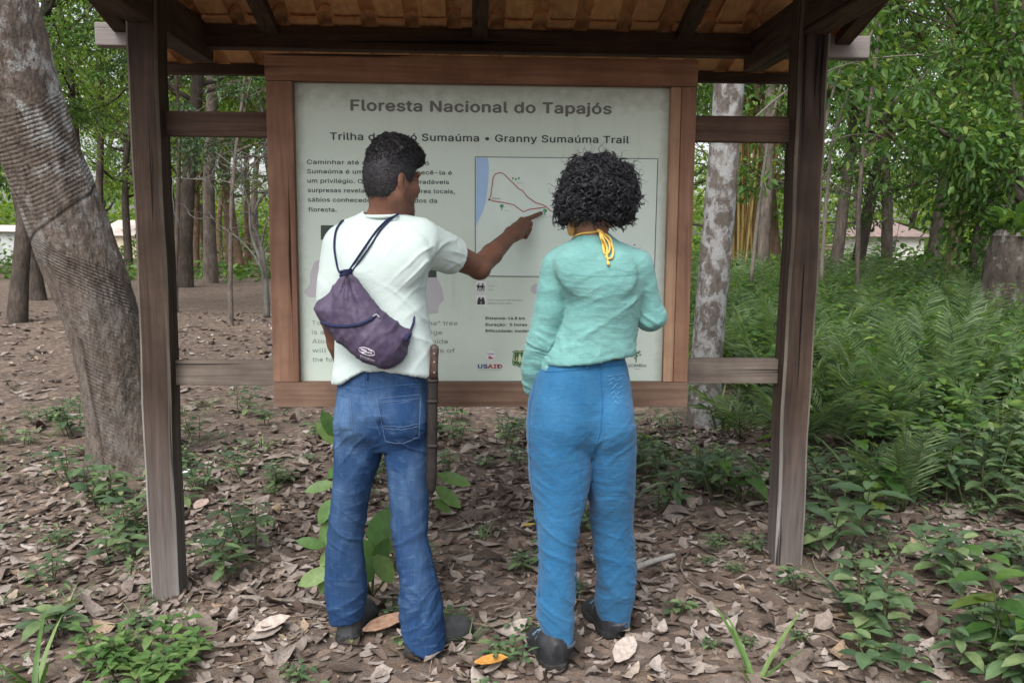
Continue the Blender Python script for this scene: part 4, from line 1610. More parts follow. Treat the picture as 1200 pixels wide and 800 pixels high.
strap(((399, 318), (395.5, 306), (393, 292), (393, 280), (395, 270), (399.5, 263)), over=[A(402, 258.5, 2.76), A(404, 262, 2.82), A(404, 280, 2.87)])
strap(((409.5, 317), (419, 303), (430, 287), (443, 270), (454, 259), (463, 253)), over=[A(469, 249.5, 2.75), A(472, 252, 2.80), A(474, 262, 2.84)])
strap(((412.5, 318), (424, 303), (435, 287.5), (446.5, 270.5), (457, 259.5), (465, 253.5)), r=.0028, over=[A(471, 250, 2.75), A(474, 253, 2.80), A(476, 262, 2.84)])
seam('side_cord', ((479, 392), (476, 394), (474, 398)), .007, NAVY, bag, bt, 4, .004)
mb = MB()
mb.tube([snap(bt, 477, 394, .004), snap(man_shirt_tree, 481, 386, .006), snap(man_shirt_tree, 484, 378, .004), snap(man_shirt_tree, 486, 370, -.004)], .004, 7)
mb.build('side_cord', NAVY, bag, True)
# white printed emblem, too worn to read
EMB = plain('white_emblem_print', (0.60, 0.58, 0.66), 0.7, 0.2, 0.3, 300)
em = [[(421, 409), (425, 407.5), (431, 410.5), (436, 411), (433, 413), (426, 412.5)], [(424, 413.5), (428, 413), (437, 415), (436, 416.6), (428, 415.4)]]
Vv, Ff = [], []
_c = [(430 + 9.5 * math.cos(q) + 1.0 * math.sin(q), 411.5 + 4.2 * math.sin(q) + 2.2 * math.cos(q)) for q in np.linspace(0, 2 * math.pi, 15)]
_em = [(a[0], a[1], b[0], b[1], .9) for a, b in zip(_c, _c[1:])]
_em += [(423, 409, 430, 410.5, 1.3), (426, 411.5, 436, 413.6, 1.2), (424, 412, 428, 414, .9), (431, 409, 436, 411.5, 1.0)]
_em += [(422.5 + 1.9 * q, 416.2 + .75 * q, 423.3 + 1.9 * q, 419.0 + .75 * q, 1.0) for q in range(9)] + [(422, 415.8, 440, 422.6, .5)]
for (xa, ya, xb, yb, w) in _em:
    n_ = 5
    for i in range(n_):
        t = i / (n_ - 1)
        for s_ in (-1, 1):
            Vv.append(tuple(snap(bt, xa + (xb - xa) * t, ya + (yb - ya) * t + s_ * w * .55, .0012)))
    b = len(Vv) - 2 * n_
    for i in range(n_ - 1):
        Ff.append((b + 2 * i, b + 2 * i + 1, b + 2 * i + 3, b + 2 * i + 2))
link_mesh('emblem', mesh_np('emblem', np.array(Vv), np.array(Ff)), EMB, pouch)

# ================================================================ the machete at his hip
mach = thing('machete', 'machete in a long dark leather sheath hanging at the hip over the jeans', 'machete', tuple(float(v) for v in A(506, 577, 2.70)))
M_LEATHER = plain('dark_leather', (0.015, 0.012, 0.011), 0.6, 0.35, 0.5, 45)
M_GRIP = plain('worn_grip_wood', (0.055, 0.034, 0.029), 0.5, 0.35, 0.5, 60)
YM = 2.685


def blade(rows, th, name, mat):
    V, F = [], []
    for (y, xl, xr, s_) in rows:
        a, b = A(xl, y, YM), A(xr, y, YM)
        c = (a + b) / 2
        w = (b[0] - a[0]) / 2
        for k in range(12):
            t = 2 * math.pi * k / 12
            V.append((c[0] + w * math.copysign(abs(math.cos(t)) ** .7, math.cos(t)), YM + th * s_ * math.copysign(abs(math.sin(t)) ** .7, math.sin(t)), c[2]))
    n = len(rows)
    for i in range(n - 1):
        for k in range(12):
            F.append((i * 12 + k, i * 12 + (k + 1) % 12, (i + 1) * 12 + (k + 1) % 12, (i + 1) * 12 + k))
    me = bpy.data.meshes.new(name)
    me.from_pydata(V, [], F + [tuple(range(12))[::-1], tuple(range((n - 1) * 12, n * 12))])
    me.polygons.foreach_set('use_smooth', np.ones(len(me.polygons), bool))
    return link_mesh(name, me, mat, mach)


blade([(442, 500.5, 513.5, 1), (450, 500.5, 513.5, 1), (470, 500.2, 513, 1), (500, 500, 512.6, 1), (530, 499.6, 512.2, 1), (555, 499.4, 511.8, 1), (568, 499.6, 511.2, 1), (575, 501.5, 510, .8), (578, 504, 508, .4)], .011, 'sheath', M_LEATHER)
for y in (444, 468, 520):
    blade([(y, 499.8, 514.0, 1.25), (y + 3.5, 499.8, 514.0, 1.25)], .0115, 'strap_band', plain('sheath_band', (0.024, 0.019, 0.017), 0.7, 0.3))
blade([(404, 506.5, 511.5, .6), (406, 504.3, 513.8, .9), (410, 503.6, 514.4, 1), (420, 503.8, 513.6, 1), (432, 503.2, 513.4, 1), (443, 502.6, 513.4, 1)], .0145, 'handle', M_GRIP)
mb = MB()
for y in (414, 424, 436):
    p = A(508.8, y, YM - .0145)
    mb.tube([p, p + np.array([0, -.002, 0])], .0028, 8)
mb.build('rivet', plain('brass_rivet', (0.30, 0.24, 0.16), 0.4, 0.5), mach)

# ================================================================ the woman
SKIN2 = skin_material('tan_skin', (0.24, 0.120, 0.078))
wc = A(682, 770, 2.69)
woman = thing('person', 'person with big curly dark hair wearing a teal blouse and bright blue trousers', 'person', (float(wc[0]), 2.69, gh(wc[0], 2.69)))
WR = rad(18)
WT = [(281, 678, 706, 2.67, .045), (287, 662, 722, 2.67, .060), (295, 650, 744, 2.67, .080), (305, 644, 754, 2.67, .095), (318, 646, 757, 2.67, .104), (336, 657, 756, 2.67, .108),
      (355, 662, 750, 2.675, .104), (375, 658, 747, 2.68, .100), (392, 652, 745, 2.685, .102), (407, 645, 743, 2.69, .108), (418, 638, 741, 2.69, .116), (428, 636, 739, 2.69, .119), (440, 635, 738, 2.69, .118)]
WP = [(419, 642, 732, 2.69, .098), (427, 635, 735, 2.69, .106), (440, 627, 737.5, 2.69, .115), (465, 621, 742, 2.69, .125), (490, 618.5, 744, 2.69, .128), (508, 619, 744, 2.69, .116), (530, 626, 738, 2.69, .070)]
WLL = [(495, 618, 692, 2.68, .120), (520, 618, 689, 2.68, .116), (540, 619, 694, 2.68, .110), (560, 621, 692, 2.675, .104), (580, 624.5, 687.5, 2.67, .097), (600, 627, 682, 2.665, .088), (625, 629.5, 677, 2.66, .080), (650, 631, 674, 2.655, .076),
       (675, 630.5, 673.5, 2.65, .074), (700, 629.5, 673, 2.645, .072), (722, 629, 672.5, 2.64, .068), (738, 635, 672, 2.635, .062), (751, 642, 671, 2.63, .056)]
WRL = [(495, 682, 744.5, 2.70, .118), (520, 686, 745, 2.705, .114), (540, 684, 745, 2.715, .108), (560, 686, 744, 2.725, .100), (580, 690, 742.5, 2.735, .090), (600, 692, 741, 2.75, .080), (625, 694, 742, 2.765, .076), (645, 696, 743.5, 2.775, .074),
       (665, 699.5, 745, 2.785, .072), (685, 701, 745, 2.79, .070), (702, 698, 743, 2.80, .064), (716, 699.5, 739, 2.805, .056), (729, 704, 737.5, 2.81, .052)]
hc2 = A(694, 222, 2.665)
lo, hi = A(600, 800, 2.69) - [0, 0, .02], A(790, 160, 2.69) + [0, 0, .05]
lo[1], hi[1] = 2.42, 3.14
F = Field(lo, hi, 0.004)
WPf, WAX = add_head(F, hc2, -rad(16), rad(6), 0.98, True)
F.stack(*sections(WT[3:11]), k=0.02, rot=WR, grow=-0.022)
F.cone(A(692, 290, 2.675), WPf(-0.018, 0, -0.055), 0.047, 0.047, 0.03)
F.cone(A(668, 310, 2.67), A(690, 288, 2.672), 0.030, 0.034, 0.03)
F.cone(A(734, 310, 2.67), A(698, 288, 2.672), 0.030, 0.034, 0.03)
wS, wE, wW = A(655, 308, 2.67), A(637, 396, 2.69), A(626, 452, 2.745)
F.chain([wS, wS * .5 + wE * .5, wE, wW], [0.038, 0.036, 0.033, 0.023], 0.012)
relaxed_hand(F, wW, A(634, 490, 2.785) - wW, (-.95, .1, .1), (0.1, .9, .3), .92, 0.4)
vS, vE, vW = A(748, 308, 2.67), A(763, 372, 2.70), A(748, 360, 2.93)
F.chain([vS, vS * .5 + vE * .5, vE, vW], [0.034, 0.033, 0.033, 0.023], 0.012)
relaxed_hand(F, vW, np.array([-.12, .06, .01]), (.4, .9, .1), (0, -.2, 1), .92, 0.7)
F.stack(*sections(WP), k=0.03, rot=WR, grow=-0.026)
F.stack(*sections(WLL[:-2]), k=0.02, grow=-0.022)
F.stack(*sections(WRL[:-2]), k=0.02, grow=-0.022)
bL0, bL1 = A(652, 789, 2.565), A(629, 756, 2.78)
bR0, bR1 = A(718, 752, 2.775), A(697, 724, 2.98)
for h_, t_ in ((bL0, bL1), (bR0, bR1)):
    for p in (h_, t_):
        p[2] = gh(p[0], p[1]) + 0.004
    d_ = t_ - h_
    F.cone(h_ + d_ * .26 + [0, 0, .15], h_ + d_ * .26 + [0, 0, .045], 0.034, 0.028, 0.03)
    F.cone(h_ + d_ * .15 + [0, 0, .04], h_ + d_ * .80 + [0, 0, .026], 0.024, 0.014, 0.02)
V, Q = F.mesh(1)
link_mesh('body', mesh_np('body', V, Q), SKIN2, woman)

# --- blouse
lo, hi = A(606, 470, 2.68), A(784, 272, 2.68)
lo[1], hi[1] = 2.46, 3.0
F = Field(lo, hi, 0.0042)
F.stack(*sections(WT), k=0.02, rot=WR, p=2.3)
F.cone(A(662, 310, 2.67), A(692, 288, 2.672), 0.044, 0.044, 0.04)
F.cone(A(742, 310, 2.67), A(697, 288, 2.672), 0.044, 0.044, 0.04)
F.chain([A(653, 312, 2.67), A(648, 340, 2.672), A(645, 363, 2.675), A(636, 396, 2.685), A(627, 432, 2.72)], [0.050, 0.0475, 0.049, 0.0455, 0.0415], 0.012)
F.cone(A(627, 430, 2.72), A(625.5, 452, 2.745), 0.0415, 0.034, 0.012)
F.chain([A(747, 312, 2.67), A(754, 336, 2.68), A(762, 370, 2.70)], [0.050, 0.042, 0.0455], 0.012)
F.chain([A(762, 370, 2.70), A(756, 364, 2.80), vW * .9 + vE * .1], [0.0455, 0.044, 0.034], 0.014)
F.ell(A(676, 318, 2.585), (0.05, 0.016, 0.06), None, 0.03)
F.ell(A(727, 318, 2.585), (0.05, 0.016, 0.06), None, 0.03)
F.cone(A(665, 352, 2.58), A(661, 398, 2.60), 0.006, 0.008, 0.02, 'cut')     # gap between sleeve and back
F.cone(A(752, 350, 2.62), A(750, 385, 2.64), 0.004, 0.007, 0.012, 'cut')
nc2 = A(692, 283, 2.675)
F.func(lambda X, Y, Z: np.maximum(np.sqrt((X - nc2[0]) ** 2 + (Y - nc2[1]) ** 2) - .046, nc2[2] - .004 + .3 * (nc2[1] - Y) * (Y > nc2[1]) - Z), nc2 - [.08, .08, .05], nc2 + [.08, .08, .06], 0.006, 'cut', 0.0)
hx2 = [A(x, y, 2.6) for x, y in ((630, 440), (640, 429), (660, 428), (690, 424.5), (720, 420), (738, 418.5), (750, 419))]
F.func(lambda X, Y, Z: np.maximum((Z - np.interp(X[:, 0, 0], [p[0] for p in hx2], [p[2] for p in hx2])[:, None, None].astype(np.float32)), A(644, 430, 2.6)[0] - X), A(630, 470, 2.6) - [0, .2, 0], A(784, 412, 2.7) + [0, .5, 0], 0, 'cut', 0)
V, Q = F.mesh(1)
N = vnormals(V, Q)
tw = V + 0.03 * np.stack([vnoise(V, 9, 131), vnoise(V, 9, 132), vnoise(V, 9, 133)], -1)
rel = tw - A(700, 350, 2.6)
w_el = np.exp(-(((V - A(635, 405, 2.68)) / .075) ** 2).sum(1)) + np.exp(-(((V - A(764, 372, 2.68)) / .06) ** 2).sum(1)) + np.exp(-(((V - A(624, 440, 2.72)) / .055) ** 2).sum(1))
w_hem = np.exp(-((V[:, 2] - A(0, 410, 2.6)[2]) / .045) ** 2)
dg1 = np.stack([rel[:, 0] * .9 - rel[:, 2] * .45, rel[:, 1], rel[:, 2] * .9 - rel[:, 0] * .45], -1)
x0_ = A(700, 350, 2.6)[0]
dd = .0017 * creases(shear(tw, x0_, -.5), (3.5, 4, 15), 141, 2) + .0015 * creases(tw, (7, 7, 30), 143, 1.8) + .0012 * creases(shear(tw, x0_, .5), (4, 5, 20), 144, 2)
dd += .0075 * w_el * creases(shear(tw, x0_, .5), (7, 7, 30), 145, 1.8) + .0055 * w_hem * creases(tw, (17, 8, 8), 147, 1.6) + .0006 * vnoise(V, 90, 149) + .0015 * vnoise(V, 6, 150, 1)
# one long drag line across the back, rising to the armpit
pa, pb = A(672, 402, 2.57), A(747, 350, 2.60)
ab = pb - pa
t = np.clip(((V - pa) @ ab) / (ab @ ab), 0, 1)
dist = np.linalg.norm((V - pa) - t[:, None] * ab, axis=1)
dd += .006 * np.exp(-(dist / .008) ** 2)
pa, pb = A(680, 330, 2.57), A(655, 345, 2.62)
V = V + N * dd[:, None]
V = relax_mesh(V, Q, .12)
TEAL = MatB('teal_crepe_cotton', 0.88, 0.12)
co = TEAL.coord()
n1 = TEAL.noise(co, 8, 6, .6)
crep = TEAL.noise(TEAL.coord((0.28, 0.28, 1.0)), 110, 5, .65, .6)
fine = TEAL.noise(TEAL.coord((1, 1, .15)), 800, 2)
c = TEAL.mix(TEAL.maprange(n1, .3, .7), (0.112, 0.272, 0.265), (0.158, 0.340, 0.325))
c = TEAL.mix(TEAL.ramp(crep, [(0.55, 0.0), (0.78, 0.6)]), c, (0.22, 0.42, 0.385))
c = TEAL.mix(1.0, c, TEAL.maprange(fine, .25, .75, .86, 1.12), 'MULTIPLY')
TEAL.color(c)
TEAL.bump(TEAL.math('ADD', crep, TEAL.math('MULTIPLY', fine, .25)), .4, .006)
TEAL.b.inputs['Sheen Weight'].default_value = .15
TEAL = TEAL.m
blouse = link_mesh('blouse', mesh_np('blouse', V, Q), TEAL, woman)
blt = bvh(V, Q)
M_TSEAM = plain('teal_seam', (0.10, 0.29, 0.26), .9, .1, .2, 300)
seam('seam', ((668, 322), (690, 323.5), (715, 323.5), (738, 322), (750, 320)), .0006, M_TSEAM, blouse, blt, 8, .0006)
mb = MB()
cn = A(692, 283, 2.674)
mb.tube([cn + [.0475 * math.cos(q), .0475 * math.sin(q), -.002 - .010 * math.sin(q)] for q in np.linspace(0, 2 * math.pi, 37)], .0065, 8)
mb.build('collar', TEAL, blouse, True)

# --- trousers
lo, hi = A(606, 775, 2.68), A(757, 408, 2.68)
lo[1], hi[1] = 2.44, 2.93
F = trousers(WP, WLL, WRL, WR, [(A(662, 492, 2.64), (.075, .080, .090)), (A(714, 492, 2.64), (.075, .080, .090))], lo, hi)
F.cone(A(706, 480, 2.535), A(693, 545, 2.57), 0.008, 0.014, 0.035, 'cut')
V, Q = F.mesh(1)
N = vnormals(V, Q)
tw = V + 0.05 * np.stack([vnoise(V, 6, 231), vnoise(V, 6, 232), vnoise(V, 6, 233)], -1)
zk, za, zc = A(0, 610, 2.7)[2], A(0, 690, 2.7)[2], A(0, 530, 2.65)[2]
w_k, w_a, w_c = (np.exp(-((V[:, 2] - q) / s_) ** 2) for q, s_ in ((zk, .10), (za, .11), (zc, .09)))
sgn = np.sign(A(690, 560, 2.7)[0] - V[:, 0])
xm_ = A(690, 560, 2.7)[0]
sla = np.stack([tw[:, 0], tw[:, 1], tw[:, 2] + .75 * sgn * (tw[:, 0] - xm_)], -1)
slb = np.stack([tw[:, 0], tw[:, 1], tw[:, 2] - .6 * sgn * (tw[:, 0] - xm_)], -1)
gate = np.clip(.5 + 1.3 * vnoise(V, 5, 249, 1), 0, 1)
dd = creases(sla, (4.5, 4.5, 18), 243, 2) * gate * (.0040 * w_c + .0050 * w_k + .0050 * w_a + .0008) + creases(slb, (4.5, 4.5, 19), 241, 2) * (1 - gate) * (.0035 * w_k + .0060 * w_a + .0008) + creases(tw, (12, 9, 2.4), 245, 2) * .0028 + .0030 * vnoise(V, 7, 246, 1) + .0010 * vnoise(V, 70, 247)
dd *= np.clip((A(0, 440, 2.7)[2] - V[:, 2]) / .06, .15, 1)
V = V + N * dd[:, None]
V = relax_mesh(V, Q, .12)
BLU = MatB('blue_cotton_twill', 0.88, 0.12)
co = BLU.coord()
n1 = BLU.noise(co, 7, 6, .6)
twl = BLU.noise(BLU.coord((1, 1, .12)), 600, 2)
fol = BLU.noise(BLU.coord((0.35, 0.35, 1.0)), 48, 4, .6, .9)
c = BLU.mix(BLU.maprange(n1, .3, .7), (0.017, 0.098, 0.215), (0.030, 0.130, 0.265))
worn_ = BLU.noise(BLU.coord((1, 1, .5)), 5.5, 4, .6)
c = BLU.mix(BLU.maprange(worn_, .48, .72, 0, .6), c, (.045, .155, .285))
grime = BLU.noise(co, 13, 5, .65)
c = BLU.mix(BLU.maprange(grime, .55, .75, 0, .45), c, (.022, .085, .17))
c = BLU.mix(BLU.ramp(fol, [(0.58, 0.0), (0.8, .45)]), c, (0.050, 0.165, 0.305))
c = BLU.mix(1.0, c, BLU.maprange(twl, .25, .75, .84, 1.14), 'MULTIPLY')
BLU.color(c)
BLU.bump(BLU.math('ADD', fol, BLU.math('MULTIPLY', twl, .2)), .45, .006)
BLU.b.inputs['Sheen Weight'].default_value = .12
BLU = BLU.m
trs = link_mesh('trousers', mesh_np('trousers', V, Q), BLU, woman)
tt = bvh(V, Q)
M_BSEAM = plain('blue_seam', (0.022, 0.11, 0.26), .9, .1, .2, 300)
M_BLINE = plain('pale_blue_stitching', (0.12, 0.28, 0.47), .9, .1, .2, 300)
seam('seam', ((702, 423), (704, 445), (706, 475), (704, 505), (696, 530)), .0014, M_BSEAM, trs, tt)
seam('seam', ((640, 436), (670, 434), (704, 430), (736, 427)), .0012, M_BSEAM, trs, tt)
seam('seam', ((628, 445), (621, 480), (620.5, 520), (623, 560), (628, 600), (632, 650), (632, 700)), .0013, M_BSEAM, trs, tt)
seam('stitching', ((690, 575), (684, 600), (679, 630), (676, 660), (675, 700)), .0009, M_BSEAM, trs, tt)
for x in (688, 704):
    seam('belt_loop', ((x, 423 - (x - 688) * .1), (x + .5, 433 - (x - 688) * .1)), .0040, BLU, trs, tt, 5, .002)
seam('stitching', ((712, 441), (732, 438), (735, 446)), .0008, M_BLINE, trs, tt, 8, .001)
for (a, b) in (((713, 446), (729, 443)), ((713, 451), (724, 449)), ((716, 456), (730, 452)), ((716, 462), (726, 459)), ((717, 467), (731, 464)), ((719, 473), (727, 471))):
    mx, my = (a[0] + b[0]) / 2, (a[1] + b[1]) / 2
    seam('embroidery', (a, (mx - 2, my - 2.2), (mx + 1, my + 1.8), b), .0009, M_BLINE, trs, tt, 4, .001)

# --- boots
M_BOOT = plain('black_boot_leather', (0.022, 0.023, 0.026), .55, .35, .4, 35)
M_LACE = plain('blue_lace', (0.12, 0.20, 0.30), .8, .2, .3, 200)
M_BOOTRIM = plain('grey_boot_collar', (0.06, 0.065, 0.075), .8, .2, .3, 100)
for h_, t_, top in ((bL0, bL1, A(656, 752, 2.625)), (bR0, bR1, A(720, 726, 2.805))):
    dv = (t_ - h_) / np.linalg.norm(t_ - h_)
    (up_, so_), d_, s_, L_ = shoe_field(h_ - dv * .012, h_ + dv * .252, 0.100, 0.098, top, 0.048)
    bt_ = link_mesh('boot', mesh_np('boot', *up_), M_BOOT, woman)
    link_mesh('sole', mesh_np('sole', *so_), M_SOLE, bt_)
    mb = MB()
    tt0 = top + np.array([0, 0, .004])
    mb.tube([tt0 + [.047 * math.cos(q), .047 * math.sin(q), 0] for q in np.linspace(0, 2 * math.pi, 25)], .008, 7)
    mb.build('collar', M_BOOTRIM, bt_, True)
    tr_ = bvh(*up_)
    mb = MB()
    for k in range(6):
        u_ = .30 + .065 * k
        pts = []
        for v_ in (-.034, -.017, 0, .017, .034):
            b_ = h_ + d_ * L_ * u_ + s_ * (v_) + np.array([0, 0, .2])
            hit = tr_.ray_cast(Vector(b_ + d_ * v_ * (.4 if k % 2 else -.4)), Vector((0, 0, -1)))
            if hit[0] is not None:
                pts.append(hit[0] + Vector((0, 0, .002)))
        if len(pts) > 2:
            mb.tube(pts, .0024, 5)
    mb.build('lace', M_LACE, bt_, True)

# --- hair: a cloud of ringlets
HC = A(699.5, 220, 2.655)
HR = np.array([.126, .128, .121])
rs = np.random.RandomState(11)
F = Field(HC - .2, HC + .2, .006)
F.ell(HC + [0, .006, 0], HR * .80, None, .02)
F.ell(HC + [-.045, .01, -.055], (.070, .08, .060), None, .04)
F.ell(HC + [.040, .01, -.060], (.060, .075, .050), None, .04)
F.ell(HC + [.042, 0, -.008], (.066, .085, .070), None, .04)
# the face stays free
fc = WPf(.115, 0, -.055)
F.ell(fc, (.075, .062, .085), WAX, .02, 'cut')
V, Q = F.mesh(1)
N = vnormals(V, Q)
V = V + N * (.012 * vnoise(V, 28, 301, 2) + .005 * vnoise(V, 80, 302))[:, None]
M_CURL = hair_material('dark_curly_hair', (0.027, 0.027, 0.033), .28)
hair2 = link_mesh('hair', mesh_np('hair', V, Q), hair_material('hair_depth', (0.010, 0.010, 0.012), .8), woman)
paths, rr_ = [], []
for i in rs.choice(len(V), 2300):
    p, n_ = V[i], N[i]
    if n_[2] < -.75:
        continue
    ax1 = n_ * rs.uniform(.15, .75) + rs.normal(0, .55, 3) + np.array([0, 0, -.35])
    ax1 /= np.linalg.norm(ax1)
    e1 = np.cross(ax1, rs.normal(0, 1, 3)); e1 /= np.linalg.norm(e1)
    e2 = np.cross(ax1, e1)
    Lh = rs.uniform(.020, .046)
    turns = rs.uniform(1.1, 2.5)
    R_ = rs.uniform(.006, .0105) if rs.rand() < .6 else rs.uniform(.0105, .0165)
    k = int(12 * turns) + 4
    q = np.linspace(0, 1, k)
    ph = rs.uniform(0, 6.28)
    env = R_ * (0.35 + .65 * np.minimum(1, q * 3)) * (1 - .35 * q)
    P_ = p - n_ * .010 + ax1 * (Lh * q)[:, None] + e1 * (env * np.cos(ph + q * turns * 6.283))[:, None] + e2 * (env * np.sin(ph + q * turns * 6.283))[:, None]
    P_[:, 2] -= .010 * q ** 2
    for q2 in range(5):                     # a lock of separate hairs winding together
        jit = rs.normal(0, .0008, 3)
        d_ = rs.normal(0, .0010, 3)
        paths.append(P_ + jit + d_ * np.linspace(0, 1, k)[:, None] * 1.5)
        rr_.append(rs.uniform(.0006, .0015))
for i in rs.choice(len(V), 170):             # stray hairs round the outline
    p, n_ = V[i], N[i]
    if n_[2] < -.5:
        continue
    ax1 = n_ + rs.normal(0, .45, 3); ax1 /= np.linalg.norm(ax1)
    e1 = np.cross(ax1, rs.normal(0, 1, 3)); e1 /= np.linalg.norm(e1)
    e2 = np.cross(ax1, e1)
    q = np.linspace(0, 1, 22)
    Rr, tn = rs.uniform(.004, .011), rs.uniform(1, 2.4)
    paths.append(p + ax1 * (rs.uniform(.03, .06) * q)[:, None] + (e1 * np.cos(q * tn * 6.28)[:, None] + e2 * np.sin(q * tn * 6.28)[:, None]) * (Rr * q)[:, None])
    rr_.append(rs.uniform(.0004, .0007))
link_mesh('curls', tubes_mesh('curls', paths, rr_, 3), M_CURL, hair2)

# --- earring, and the yellow cord tied at the nape
ear = MB()
ec = A(669.3, 266.5, 2.640)
M_EAR = plain('amber_earring', (0.30, 0.17, 0.045), .35, .5, .35, 60)
bm = bmesh.new()
bmesh.ops.create_uvsphere(bm, u_segments=14, v_segments=10, radius=1.0)
for v in bm.verts:
    v.co = Vector(ec) + Vector((v.co.x * .0125, v.co.y * .004, v.co.z * .026 - .004 * abs(v.co.x)))
ear._merge(bm)
ear.tube([Vector(ec) + Vector((0, 0, .024)), Vector(ec) + Vector((.002, 0, .036))], .0015, 6)
ear.build('earring', M_EAR, woman, True)
M_CORD = plain('yellow_cord', (0.66, 0.42, 0.10), .75, .25, .15, 300)
neck_w = thing('necklace_cord', 'yellow cord tied in a loop at the nape of the person in the teal blouse', 'cord', tuple(float(v) for v in A(703, 272, 2.60)))


def crv(pts, n=6):
    P = [Vector(p) for p in pts]
    o = []
    for i in range(len(P) - 1):
        p0, p1, p2, p3 = P[max(i - 1, 0)], P[i], P[i + 1], P[min(i + 2, len(P) - 1)]
        for k in range(n):
            t = k / n
            o.append(.5 * ((2 * p1) + (p2 - p0) * t + (2 * p0 - 5 * p1 + 4 * p2 - p3) * t * t + (3 * p1 - p0 - 3 * p2 + p3) * t ** 3))
    return o + [P[-1]]


B = lambda x, y, o=.004: snap(blt, x, y, o, 2.58)
kn = Vector(A(702.5, 271, 2.612))
mb = MB()
nk = A(692, 274, 2.672)
mb.tube(crv([kn] + [Vector(nk + [.055 * math.sin(q), -.055 * math.cos(q), .004 - .035 * (1 - math.cos(q)) * .5]) for q in np.linspace(.35, 6.1, 15)] + [kn]), .0030, 7)
mb.build('neck_band', M_CORD, neck_w, True)
mb = MB()
mb.tube(crv([kn, Vector(A(706, 277, 2.592)), B(707, 286, .006), B(708, 296, .005), B(711, 303, .005), B(716.5, 303, .006), B(719, 297, .006), B(716, 288, .006), B(711, 280, .012), kn]), .0032, 7)
mb.tube(crv([kn, Vector(A(704, 278, 2.590)), B(705.5, 288, .008), B(707.5, 298, .007), B(712, 300, .010), B(714, 295, .011), B(711.5, 286, .012), kn]), .0032, 7)
mb.tube(crv([kn, Vector(A(707, 280, 2.588)), B(709.5, 292, .011), B(711.5, 302, .008), B(712.5, 310, .005)]), .0030, 7)
mb.build('bow', M_CORD, neck_w, True)
mb = MB()
mb.tube(crv([kn + Vector((-.007, -.002, .003)), kn + Vector((0, -.006, 0)), kn + Vector((.007, -.002, -.003))]), .0058, 8)
mb.tube([B(712.4, 307.5, .006), B(712.6, 311.5, .005)], .0050, 8)
mb.build('knot', M_CORD, neck_w, True)

# ================================================================ plants: leaf builders
RS = np.random.RandomState(21)


def unit(a):
    a = np.asarray(a, float)
    return a / np.maximum(np.linalg.norm(a, axis=-1, keepdims=True), 1e-9)


class Leaves:
    """Collects real leaf blades (folded along the midrib and arched) into one mesh."""
    def __init__(s):
        s.V, s.F, s.b = [], [], 0

    def add(s, pos, d, n, L, W, bend=.25, fold=.25, fine=True, shape=None):
        pos = np.atleast_2d(np.asarray(pos, float))
        k = len(pos)
        d = unit(np.broadcast_to(d, (k, 3)))
        n = np.broadcast_to(n, (k, 3))
        sd = unit(np.cross(d, n))
        n = np.cross(sd, d)
        L = np.broadcast_to(L, (k,))[:, None]
        W = np.broadcast_to(W, (k,))[:, None]
        bend = np.broadcast_to(bend, (k,))[:, None]
        if fine:
            T = np.array([0, .22, .5, .78, 1.0])
            H = np.array([.06, .40, .5, .33, .0]) if shape is None else np.array(shape)
            m = len(T)
            rows = []
            for t, h in zip(T, H):
                c = pos + d * L * t - n * L * bend * t * t
                for q in (-1, 0, 1):
                    rows.append(c + sd * W * h * q + n * (abs(q) * h * fold) * W)
            A = np.stack(rows, 1)                        # k, 15, 3
            i = np.arange(m - 1)[:, None] * 3 + np.arange(2)[None]
            f = np.stack([i, i + 1, i + 4, i + 3], -1).reshape(-1, 4)
        else:
            c = lambda t: pos + d * L * t - n * L * bend * t * t
            A = np.stack([c(0), c(.3) - sd * W * .5 + n * W * fold * .5, c(.68) - sd * W * .40 + n * W * fold * .4, c(1.0),
                          c(.68) + sd * W * .40 + n * W * fold * .4, c(.3) + sd * W * .5 + n * W * fold * .5], 1)
            f = np.array([[0, 1, 2, 3], [0, 3, 4, 5]])
        nv = A.shape[1]
        s.V.append(A.reshape(-1, 3))
        s.F.append((f[None] + (s.b + np.arange(k) * nv)[:, None, None]).reshape(-1, 4))
        s.b += k * nv
        return s

    def mesh(s, name, smooth=True):
        return mesh_np(name, np.concatenate(s.V), np.concatenate(s.F), smooth)


def leaf_material(name, stops, trans=.25, rough=.5, spec=.35, yellow=None):
    m = MatB(name, rough, spec)
    r = m.island()
    c = m.ramp(r, stops)
    c = m.mix(m.math('MULTIPLY', m.objrnd(), .25), c, tuple(x * .7 for x in stops[len(stops) // 2][1]))
    n = m.noise(m.coord(), 40, 3)
    c = m.mix(1.0, c, m.maprange(n, .3, .7, .8, 1.2), 'MULTIPLY')
    m.color(c)
    tr = m.n('ShaderNodeBsdfTranslucent')
    tc = m.mix(1.0, c, (1.75, 1.8, .7), 'MULTIPLY')
    m.L.new(tc, tr.inputs['Color'])
    mx = m.n('ShaderNodeMixShader')
    mx.inputs[0].default_value = trans
    out = m.N['Material Output']
    m.L.new(m.b.outputs[0], mx.inputs[1])
    m.L.new(tr.outputs[0], mx.inputs[2])
    m.L.new(mx.outputs[0], out.inputs['Surface'])
    return m.m


